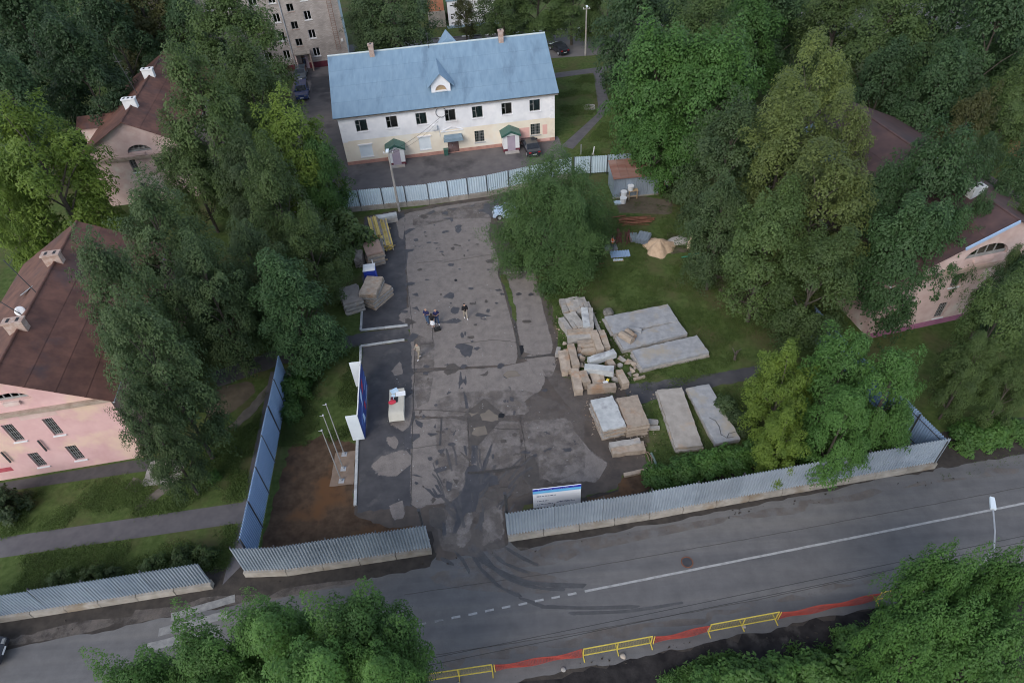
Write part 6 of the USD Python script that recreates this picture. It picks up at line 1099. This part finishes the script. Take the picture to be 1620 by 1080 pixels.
KIND = {  # prototypes: R, half height, bare stem, material, options
 'linden': dict(name='linden_tree', R=4.6, Hh=5.4, base=2.6, lm='dark', nclump=120, nleaf=150, clump_r=1.05, leaf=.155, shape='tall', seed=3),
 'linden2': dict(name='linden_tree', R=4.6, Hh=5.4, base=2.6, lm='olive', nclump=120, nleaf=150, clump_r=1.05, leaf=.155, shape='round', seed=14),
 'golden': dict(name='golden_linden_tree', R=4.6, Hh=6.2, base=2.5, lm='yellow', nclump=130, nleaf=150, clump_r=1.0, leaf=.155, shape='tall', seed=5),
 'maple': dict(name='maple_tree', R=5.0, Hh=4.8, base=2.8, lm='maple', nclump=95, nleaf=190, clump_r=1.3, leaf=.19, shape='round', seed=6),
 'maple2': dict(name='maple_tree', R=5.0, Hh=4.8, base=2.2, lm='teal', nclump=95, nleaf=190, clump_r=1.3, leaf=.19, shape='dome', seed=26),
 'ash': dict(name='box_elder_tree', R=4.2, Hh=4.4, base=1.6, lm='lime', nclump=100, nleaf=130, clump_r=1.0, leaf=.20, shape='round', seed=7, aspect=.42),
 'ash2': dict(name='box_elder_tree', R=4.2, Hh=4.4, base=1.2, lm='maple', nclump=100, nleaf=140, clump_r=1.0, leaf=.19, shape='dome', seed=17, aspect=.45),
 'forest': dict(name='forest_tree', R=4.8, Hh=5.4, base=2.4, lm='blue', nclump=95, nleaf=150, clump_r=1.25, leaf=.20, shape='round', seed=8),
 'rust': dict(name='turning_tree', R=3.6, Hh=4.2, base=1.8, lm='rust', nclump=75, nleaf=120, clump_r=.95, leaf=.19, shape='round', seed=9),
 'spruce': dict(name='feathery_tree', R=3.6, Hh=4.6, base=1.2, lm='teal', nclump=120, nleaf=110, clump_r=.85, leaf=.18, shape='cone', seed=10, droop=.15, aspect=.4),
 'fore': dict(name='street_maple_tree', R=4.2, Hh=4.6, base=4.0, lm='fore', nclump=135, nleaf=230, clump_r=.95, leaf=.13, shape='round', seed=12),
 'willow': dict(name='willow', R=4.8, Hh=4.0, base=.1, lm='willow', nclump=190, nleaf=260, clump_r=.95, leaf=.13, shape='dome', seed=13, stems=6, aspect=.28, tr=.14),
 'bush': dict(name='bush', R=1.5, Hh=1.1, base=.0, lm='fore', nclump=46, nleaf=62, clump_r=.42, leaf=.125, shape='dome', seed=15, stems=4, tr=.05),
 'bush2': dict(name='bush', R=1.5, Hh=1.1, base=.0, lm='dark', nclump=46, nleaf=62, clump_r=.42, leaf=.125, shape='dome', seed=16, stems=4, tr=.05),
 'bush3': dict(name='bush', R=1.5, Hh=1.1, base=.0, lm='olive', nclump=46, nleaf=62, clump_r=.42, leaf=.125, shape='dome', seed=18, stems=4, tr=.05)}
_proto = {}
SPH = trimesh.creation.icosphere(2, 1.0).vertices
def plant(kind, cx, cy, rpx, zc, hh, label, ry=None, group=None, rot=None):
    """crown centre seen at (cx, cy), crown radius in pixels, centre height zc and half height hh in metres"""
    k = KIND[kind]; w = G(cx, cy, zc); R = rpx * depth(w) / FPX; mx, my, hh0 = cx, cy, hh; ry = ry or rpx * 1.18; tree = k['name'] != 'bush'
    for _ in range(8):      # fit the crown so that its outline, seen from the survey point, centres there
        q = w + SPH * [R, R, hh]; v = q - [0, 0, CAMH]; dd = v @ CD; X = 810 + FPX * (v @ CR) / dd; Y = 540 - FPX * (v @ CU) / dd
        mx += cx - (X.max() + X.min()) / 2; my += cy - (Y.max() + Y.min()) / 2; R *= (2 * rpx / (X.max() - X.min())) ** .8; R = float(np.clip(R, .5, 7.5)); hh = float(np.clip(hh * (2 * ry / (Y.max() - Y.min())) ** 1.2, max(1.6, .7 * hh0), min(7.5, hh0 * (1.0 if zc > 8.9 and cy > 800 else 1.5)))) if tree else hh; zc = max(zc, hh + .3) if tree else zc; w = G(mx, my, zc)
    c0 = k['base'] + k['Hh'] * .95; sz = hh / k['Hh']; lift = max(0.0, zc - c0 * sz); sx = R / k['R']
    M = xm((w[0], w[1], 0), rnd.uniform(0, 6.28) if rot is None else rot, (sx, sx, sz if not tree else zc / c0 * .5 + sz * .5)); cat = 'bush' if k['name'] in ('bush',) else 'tree'
    if kind == 'willow': cat = 'willow'
    if kind not in _proto:
        o = {a: b for a, b in k.items() if a not in ('name', 'lm')}; _proto[kind] = make_tree(k['name'], label, cat, M, group, lm=LM[k['lm']], **o)
    else: copy_of(_proto[kind], label, cat, M, group)
TREES = [
 # front left, before the pink house
 ('linden', 265, 388, 82, 9.5, 5, 'dark linden whose crown tops the pink roof ridge'), ('linden', 335, 465, 72, 8.5, 5, 'dark linden in shade right of the pink house roof'),
 ('linden', 195, 478, 88, 11, 5.5, 'big dark linden overhanging the rust roof of the pink house'), ('linden', 250, 585, 92, 9.5, 5.5, 'dark linden leaning before the right end of the pink facade'), ('linden', 248, 685, 66, 7, 4.5, 'lowest dark linden by the manhole at the pink house corner'),
 ('ash', 78, 285, 108, 8, 5, 'bright lime tree behind the pink house at the left edge'), ('ash', 20, 345, 70, 6, 4, 'lower lime tree at the left edge beside the rust roof'),
 # left middle
 ('linden2', 332, 195, 80, 11.5, 7, 'tall olive linden before the left house with white chimneys', 120), ('linden2', 300, 262, 62, 8, 5, 'lower olive linden at the gable of the white-chimneyed house'), ('linden', 395, 285, 60, 8, 5, 'dark linden between olive and lime trees on the left'), ('linden2', 395, 150, 72, 10, 6, 'olive linden beside the blue car'), ('linden2', 372, 62, 82, 11, 6, 'olive linden before the brick apartment block'),
 ('forest', 300, 60, 60, 9, 5, 'dark tree left of the apartment block'), ('rust', 235, 40, 72, 10, 5, 'brownish tree behind the white-chimneyed roof'), ('forest', 190, 75, 70, 10, 5, 'dark bluish tree above the white-chimneyed house'), ('forest', 50, 65, 92, 11, 6, 'large dark bluish tree in the upper left wood'), ('forest', 135, 130, 80, 10, 5, 'dark bluish tree left of the white-chimneyed roof'), ('forest', 35, 180, 88, 9, 5, 'dark bluish tree above the lime tree at the left edge'), ('forest', 105, -5, 85, 11, 5, 'bluish tree at the top edge of the upper left wood'), ('forest', -5, -5, 85, 11, 5, 'bluish tree filling the top left corner'), ('forest', 200, -20, 75, 10, 5, 'bluish tree at the top edge beside the far pale house'),
 ('ash', 462, 222, 66, 9, 5, 'lime green box elder reaching the drive of the blue-roofed house', 72), ('linden2', 440, 325, 62, 8.5, 6, 'tall olive tree at the left end of the yard fence', 92), ('ash2', 505, 268, 40, 6.5, 4, 'small green tree before the corner of the white house'), ('linden', 405, 425, 60, 7, 5, 'dark tree left of the feathery tree'), ('spruce', 460, 492, 72, 6, 5, 'deep green feathery tree left of the slab stacks'), ('linden2', 490, 400, 55, 6, 4.5, 'olive tree above the feathery tree by the grey boards'),
 ('bush3', 548, 368, 46, 2.4, 2.4, 'yellowish olive bush hanging over the timber bundles'),
 # willow in the middle
 ('willow', 877, 343, 97, 4.2, 4.3, 'big dense green willow in the middle of the site', 92),
 # right, top to bottom
 ('forest', 1010, 35, 72, 10, 5, 'dark tree at the back street, right of the pole'), ('linden2', 1112, 48, 66, 12, 6, 'pale olive treetop above the bright maples'), ('maple', 1040, 140, 82, 10, 5, 'bright green maple at the bend of the footpath'), ('maple', 1122, 150, 80, 10, 6, 'bright green maple left of the golden linden'), ('maple', 1040, 208, 54, 7, 4, 'low bright maple over the rusty shed', 48), ('linden', 1150, 255, 78, 9.5, 6, 'dark linden between maples and golden linden'), ('linden', 1140, 350, 58, 7.5, 5, 'dark linden over the stump by the sand heap'),
 ('golden', 1285, 140, 76, 13.5, 7, 'tallest golden linden with a yellow top'), ('golden', 1240, 245, 88, 11, 7, 'golden linden left of the tallest one'), ('golden', 1325, 225, 66, 11.5, 6.5, 'golden linden right of the tallest one'), ('golden', 1290, 345, 96, 9, 6.5, 'broad golden linden over the right lawn'), ('linden2', 1215, 390, 78, 8, 5.5, 'olive linden at the lawn edge right of the sand heap'), ('linden2', 1285, 455, 76, 6.5, 5, 'olive linden above the long slabs'),
 ('maple2', 1466, 322, 90, 8.5, 5, 'deep green maple before the right rust roof'), ('maple2', 1420, 415, 82, 6.5, 4.6, 'deep green maple hanging over the pink right facade'), ('maple2', 1488, 400, 58, 6.5, 4, 'deep green maple right of the one over the pink facade'), ('maple2', 1385, 320, 56, 9, 4.6, 'deep green maple beside the golden lindens'),
 ('ash', 1236, 620, 58, 4.6, 4.4, 'bright lime green box elder at the end of the long slabs'), ('ash', 1235, 705, 46, 3.0, 3, 'low lime green box elder leaning over the front fence'), ('ash2', 1325, 608, 70, 4.6, 4, 'green box elder right of the lime green one'), ('ash2', 1392, 645, 72, 4.6, 4, 'green box elder near the right fence corner'), ('ash2', 1325, 690, 62, 3.4, 3.2, 'low green box elder overhanging the front fence'),
 ('linden2', 1565, 530, 82, 6.5, 5, 'dark olive tree before the right pink house'), ('linden2', 1600, 610, 58, 5, 4, 'dark olive tree at the right edge above the hedge'), ('linden2', 1525, 600, 55, 4, 3.4, 'low dark olive tree outside the right fence corner'), ('forest', 1612, 440, 58, 7, 5, 'dark tree at the right edge over the arched gable'),
 ('forest', 1604, 285, 56, 9, 5, 'bluish tree at the right edge above the white chimney'), ('forest', 1548, 268, 48, 8, 4, 'bluish tree behind the right rust roof ridge'), ('linden2', 1400, 62, 84, 11, 6, 'olive tree in the upper right wood, left'), ('linden2', 1330, 22, 70, 11, 6, 'olive tree at the top edge right of the centre'), ('forest', 1478, 45, 84, 11, 6, 'dark tree in the upper right wood, middle'), ('forest', 1570, 70, 90, 11, 6, 'dark tree in the upper right wood, right'), ('forest', 1475, 150, 68, 9, 5, 'dark tree over the right rust roof end'), ('rust', 1530, 195, 48, 8, 4, 'rust tinged tree over the right rust roof'), ('forest', 1222, 28, 66, 10, 5, 'dark tree at the top edge beside the golden linden'), ('maple', 1180, 62, 62, 9, 5, 'green tree behind the bright maples'), ('forest', 1398, 132, 60, 9, 5, 'dark tree behind the golden lindens'), ('linden2', 1610, 150, 62, 9, 5, 'olive tree above the orange brick house'), ('forest', 1600, -5, 85, 10, 5, 'dark tree filling the top right corner'),
 ('forest', 1290, -10, 70, 10, 5, 'dark tree cut by the top edge, right of the centre'), ('forest', 1110, -8, 70, 10, 5, 'dark tree cut by the top edge above the olive treetop'),
 ('linden', 625, 32, 66, 8, 5, 'dark linden behind the left half of the blue roof'), ('linden', 585, 30, 40, 7, 4, 'narrow dark linden beside the apartment block wall'), ('linden2', 850, 8, 46, 6, 4, 'street tree at the back street, third from the pole'), ('linden2', 905, 8, 44, 6, 4, 'street tree at the back street, second from the pole'), ('linden2', 795, 14, 44, 6, 4, 'street tree next to the white screen wall'), ('linden2', 962, 10, 46, 6, 4, 'street tree at the back street just right of the pole'), ('rust', 735, 20, 20, 4.5, 2, 'thin brownish young tree before the white screen wall'),
 ('maple2', 1545, 338, 36, 9.5, 3.5, 'small deep green crown over the right rust roof beside the chimney'), ('linden2', 1592, 438, 42, 6.5, 3.5, 'olive crown over the right end of the pink right facade'),
 ('linden2', 1614, 352, 48, 8, 4, 'olive tree at the right edge before the arched gable'),
 # foreground
 ('fore', 565, 1008, 98, 11, 3.4, 'front left street maple, rightmost behind'), ('fore', 430, 1015, 98, 11, 3.4, 'front left street maple whose top nears the left street fence'), ('fore', 602, 1072, 74, 10.5, 3.2, 'front left street maple, rightmost at the bottom edge'), ('fore', 500, 1080, 105, 11.5, 3.4, 'front left street maple at the bottom centre of its row'), ('fore', 330, 1052, 96, 10.5, 3.2, 'front left street maple over the zebra crossing'), ('fore', 225, 1092, 96, 10, 3, 'front left street maple, leftmost at the bottom edge'),
 ('maple', 1475, 930, 78, 10.5, 3.6, 'front right maple, tallest at the street edge'), ('maple', 1575, 935, 84, 10.5, 3.6, 'front right maple under the street lamp'), ('maple', 1468, 1012, 82, 9, 3.6, 'front right maple, left one at the bottom edge'), ('maple', 1555, 1040, 100, 9, 3.6, 'front right maple in the bottom right corner')]
for t in TREES: plant(*t, group='trees round the site')
BUSH = [('bush', 468, 612, 26, 'bush along the blue fence, third from its far end'), ('bush', 482, 583, 26, 'bush along the blue fence, second from its far end'), ('bush', 462, 652, 20, 'lowest bush along the blue fence'), ('bush2', 495, 560, 26, 'dark bush at the far end of the blue fence'),
 ('bush', 1040, 755, 27, 'leftmost bush of the hedge inside the front fence'), ('bush', 1082, 744, 30, 'second bush of the hedge inside the front fence'), ('bush', 1122, 736, 30, 'third bush of the hedge inside the front fence'), ('bush', 1160, 728, 30, 'fourth bush of the hedge inside the front fence'), ('bush', 1198, 716, 30, 'bush of the front hedge nearest the lime green tree'), ('bush2', 1150, 640, 22, 'dark low bush right of the cracked grey slab pair'), ('bush2', 1175, 668, 24, 'dark low bush at the near end of the cracked slab pair'),
 ('bush', 1528, 690, 32, 'left end of the low green hedge outside the right corner'), ('bush', 1568, 684, 32, 'middle of the low green hedge outside the right corner'), ('bush', 1606, 680, 30, 'right end of the low green hedge at the right edge'),
 ('bush3', 95, 915, 24, 'weedy bush behind the far left street fence, leftmost'), ('bush3', 145, 910, 22, 'weedy bush behind the far left street fence, second'), ('bush2', 178, 906, 15, 'small dark bush behind the far left street fence'), ('bush3', 242, 893, 24, 'weedy bush behind the far left street fence, fourth'), ('bush3', 285, 884, 26, 'weedy bush behind the far left street fence, fifth'), ('bush3', 322, 876, 22, 'weedy bush at the end of the far left street fence'),
 ('bush2', 8, 795, 40, 'dark bush at the left edge below the pink house'), ('bush', 338, 752, 12, 'small bush at the foot of a leaning linden trunk'), ('bush', 1115, 1080, 30, 'low green shrub at the bottom edge, leftmost'), ('bush', 1165, 1072, 36, 'low green shrub at the bottom edge, second'), ('bush', 1230, 1068, 40, 'low green shrub at the bottom edge, third'), ('bush', 1295, 1062, 40, 'low green shrub at the bottom edge below the trench'), ('bush', 1345, 1015, 30, 'low green shrub beside the front right maples'), ('bush', 1370, 1060, 60, 'low green shrub under the front right maples'),
 ('bush', 1200, 1085, 50, 'low green shrub cut by the bottom edge'), ('bush2', 1075, 300, 26, 'dark bush between the trunks right of the shed'), ('bush2', 1110, 320, 26, 'dark bush among the trunks above the sand heap')]
for k, x, y, r, lb_ in BUSH:
    w = G(x, y); hgt = min(2.4, 1.35 * r * depth(w) / FPX); plant(k, x, y, r, hgt * .5, hgt * .5, lb_, group='bushes and shrubs')
# weeds and grass tufts: nobody could count them
def tufts(name, label, polys, n, seed, lm, size=.11, hgt=.22):
    rg = np.random.default_rng(seed); P = []
    A = unary_union(polys); x0, y0, x1, y1 = A.bounds
    pts = rg.uniform([x0, y0], [x1, y1], (n * 6, 2)); dn = meshkit.fbm(np.c_[pts * .45, np.zeros(len(pts))], 3, seed); pts = pts[(dn + rg.uniform(-.1, .1, len(dn))) > .5]; ins = shapely.contains_xy(A, pts[:, 0], pts[:, 1]); pts = pts[ins][:n]
    idx = np.repeat(np.arange(len(pts)), 7); C = np.c_[pts[idx] + rg.normal(size=(len(idx), 2)) * .16, rg.uniform(.02, hgt, len(idx))]; Nn = rg.normal(size=(len(idx), 3)) * .6 + [0, 0, .7]
    V, F = leaf_mesh(C, Nn, size, rg, .35); return obj(name, (V, F), lm, label=label, cat='grass', kind='stuff')
LM['tuft'] = leafmat('grass_blades', (.048, .078, .018), (.085, .13, .032), (.14, .18, .05))
tufts('grass_tufts', 'rough grass and weeds on the right lawn', [GP([(850, 440), (1000, 320), (1090, 330), (1130, 420), (1230, 540), (1130, 590), (1000, 640), (905, 600), (870, 500)]), GP([(1030, 640), (1200, 600), (1200, 720), (1030, 740)])], 9000, 1, LM['tuft'], .07, .14)
tufts('grass_tufts', 'rough grass between the blue fence and the billboard', [GP([(470, 560), (570, 548), (562, 690), (440, 710), (440, 660)])], 3500, 2, LM['tuft'], .07, .14)
tufts('grass_tufts', 'unmown grass around the pink house and far left fence', [GP([(0, 790), (240, 740), (420, 620), (390, 790), (0, 850)]), GP([(0, 885), (380, 830), (360, 900), (0, 950)])], 9000, 3, LM['tuft'], .07, .14)
tufts('grass_tufts', 'weeds at the foot of the yard fence', [GP([(520, 345), (640, 328), (790, 309), (790, 305), (640, 322), (520, 338)]), GP([(1480, 745), (1620, 700), (1620, 735), (1490, 760)])], 700, 4, LM['tuft'], .07, .14)
tufts('ground_cover', 'low green weeds over the trench edge at the bottom', [GP([(1040, 1080), (1130, 1040), (1330, 1010), (1400, 960), (1400, 1085)])], 2200, 5, LM['fore'], .13, .5)
tufts('grass_tufts', 'grass on the lawns beside the blue-roofed house', [GP([(880, 125), (940, 118), (945, 175), (890, 220)]), GP([(912, 240), (966, 180), (980, 250), (920, 262)])], 3000, 6, LM['tuft'], .07, .14)

# crumbs of concrete round the stacks, grit along the street
def crumbs(name, label, polys, n, seed, m, smin, smax):
    rg = np.random.default_rng(seed); A = unary_union(polys); x0, y0, x1, y1 = A.bounds; pts = rg.uniform([x0, y0], [x1, y1], (n * 8, 2)); dn = meshkit.fbm(np.c_[pts * .8, np.zeros(len(pts))], 3, seed); pts = pts[(dn + rg.uniform(-.12, .12, len(dn))) > .5]; pts = pts[shapely.contains_xy(A, pts[:, 0], pts[:, 1])][:n]; pcs = []
    for p in pts:
        k = trimesh.convex.convex_hull(rg.uniform(-1, 1, (7, 3)) * smin * (smax / smin) ** rg.uniform(0, 1) * [1, .8, .5]); k.apply_translation((p[0], p[1], .02 - k.bounds[0, 2])); pcs.append(k)
    return obj(name, cat_(pcs), m, label=label, cat='debris', kind='stuff')
crumbs('debris', 'crumbs of broken concrete round the heap of beams', [GP([(868, 520), (900, 470), (950, 500), (1015, 590), (1000, 625), (905, 625), (875, 580)])], 220, 41, M_cont, .04, .15)
crumbs('debris', 'crumbs of concrete round the white-topped and tan stacks', [GP([(915, 630), (1035, 620), (1045, 700), (1030, 725), (950, 725)])], 170, 42, M_cont, .04, .13)
crumbs('debris', 'grit and litter scattered over the yard', [yp], 160, 43, M_conw, .02, .07)
crumbs('debris', 'clods of earth along the street verge and trench', [GP([(0, 1000), (340, 935), (690, 885), (800, 868), (1480, 750), (1620, 730), (1480, 765), (820, 880), (690, 895), (340, 950), (0, 1020)]), GP([(690, 1075), (920, 1045), (1230, 990), (1390, 965), (1330, 1010), (930, 1070)])], 300, 44, M_verge, .03, .12)
for i, (q_, w_) in enumerate([([(690, 884), (800, 866), (1000, 838), (1480, 752), (1620, 732), (1620, 748), (1480, 772), (1000, 862), (860, 900), (720, 905)], 1.0), ([(0, 1004), (340, 942), (600, 905), (600, 925), (340, 968), (0, 1030)], 1.0), ([(640, 905), (760, 880), (900, 905), (960, 935), (820, 950), (700, 940)], 2.0), ([(690, 1060), (1000, 1010), (1390, 925), (1390, 905), (1000, 985), (690, 1035)], 1.2)]):
    soft('dirt_film', rag(GP(q_), .5, .5, 600 + i), .0098 + .0003 * i, w_, M_film, ST)
for i, c in enumerate([[(640, 940), (900, 902), (1250, 840), (1620, 770)], [(690, 1035), (900, 1003), (1200, 948), (1400, 905)]]):
    obj('paving_seam', sheet(rag(LineString([G(*p)[:2] for p in c]).buffer(.02), .03, .3, 650 + i), .0118), M_crack, ST)
w = G(1087, 889); mh = thing('manhole', 'round dark manhole cover in the right half of the street', 'manhole', xm((w[0], w[1], .008))); obj('lid', trimesh.creation.cylinder(.32, .03, sections=24).apply_translation((0, 0, .016)), M_steel, mh); obj('ring', trimesh.creation.annulus(.33, .4, .026, sections=24).apply_translation((0, 0, .014)), M_rebar, mh)
tufts('grass_tufts', 'ragged grass along the right margin of the yard', [GP([(838, 415), (852, 415), (878, 470), (896, 560), (908, 600), (900, 606), (885, 575), (866, 480), (845, 430)]), GP([(452, 690), (470, 560), (492, 545), (505, 560), (480, 640), (465, 705)])], 900, 7, LM['tuft'], .09, .2)
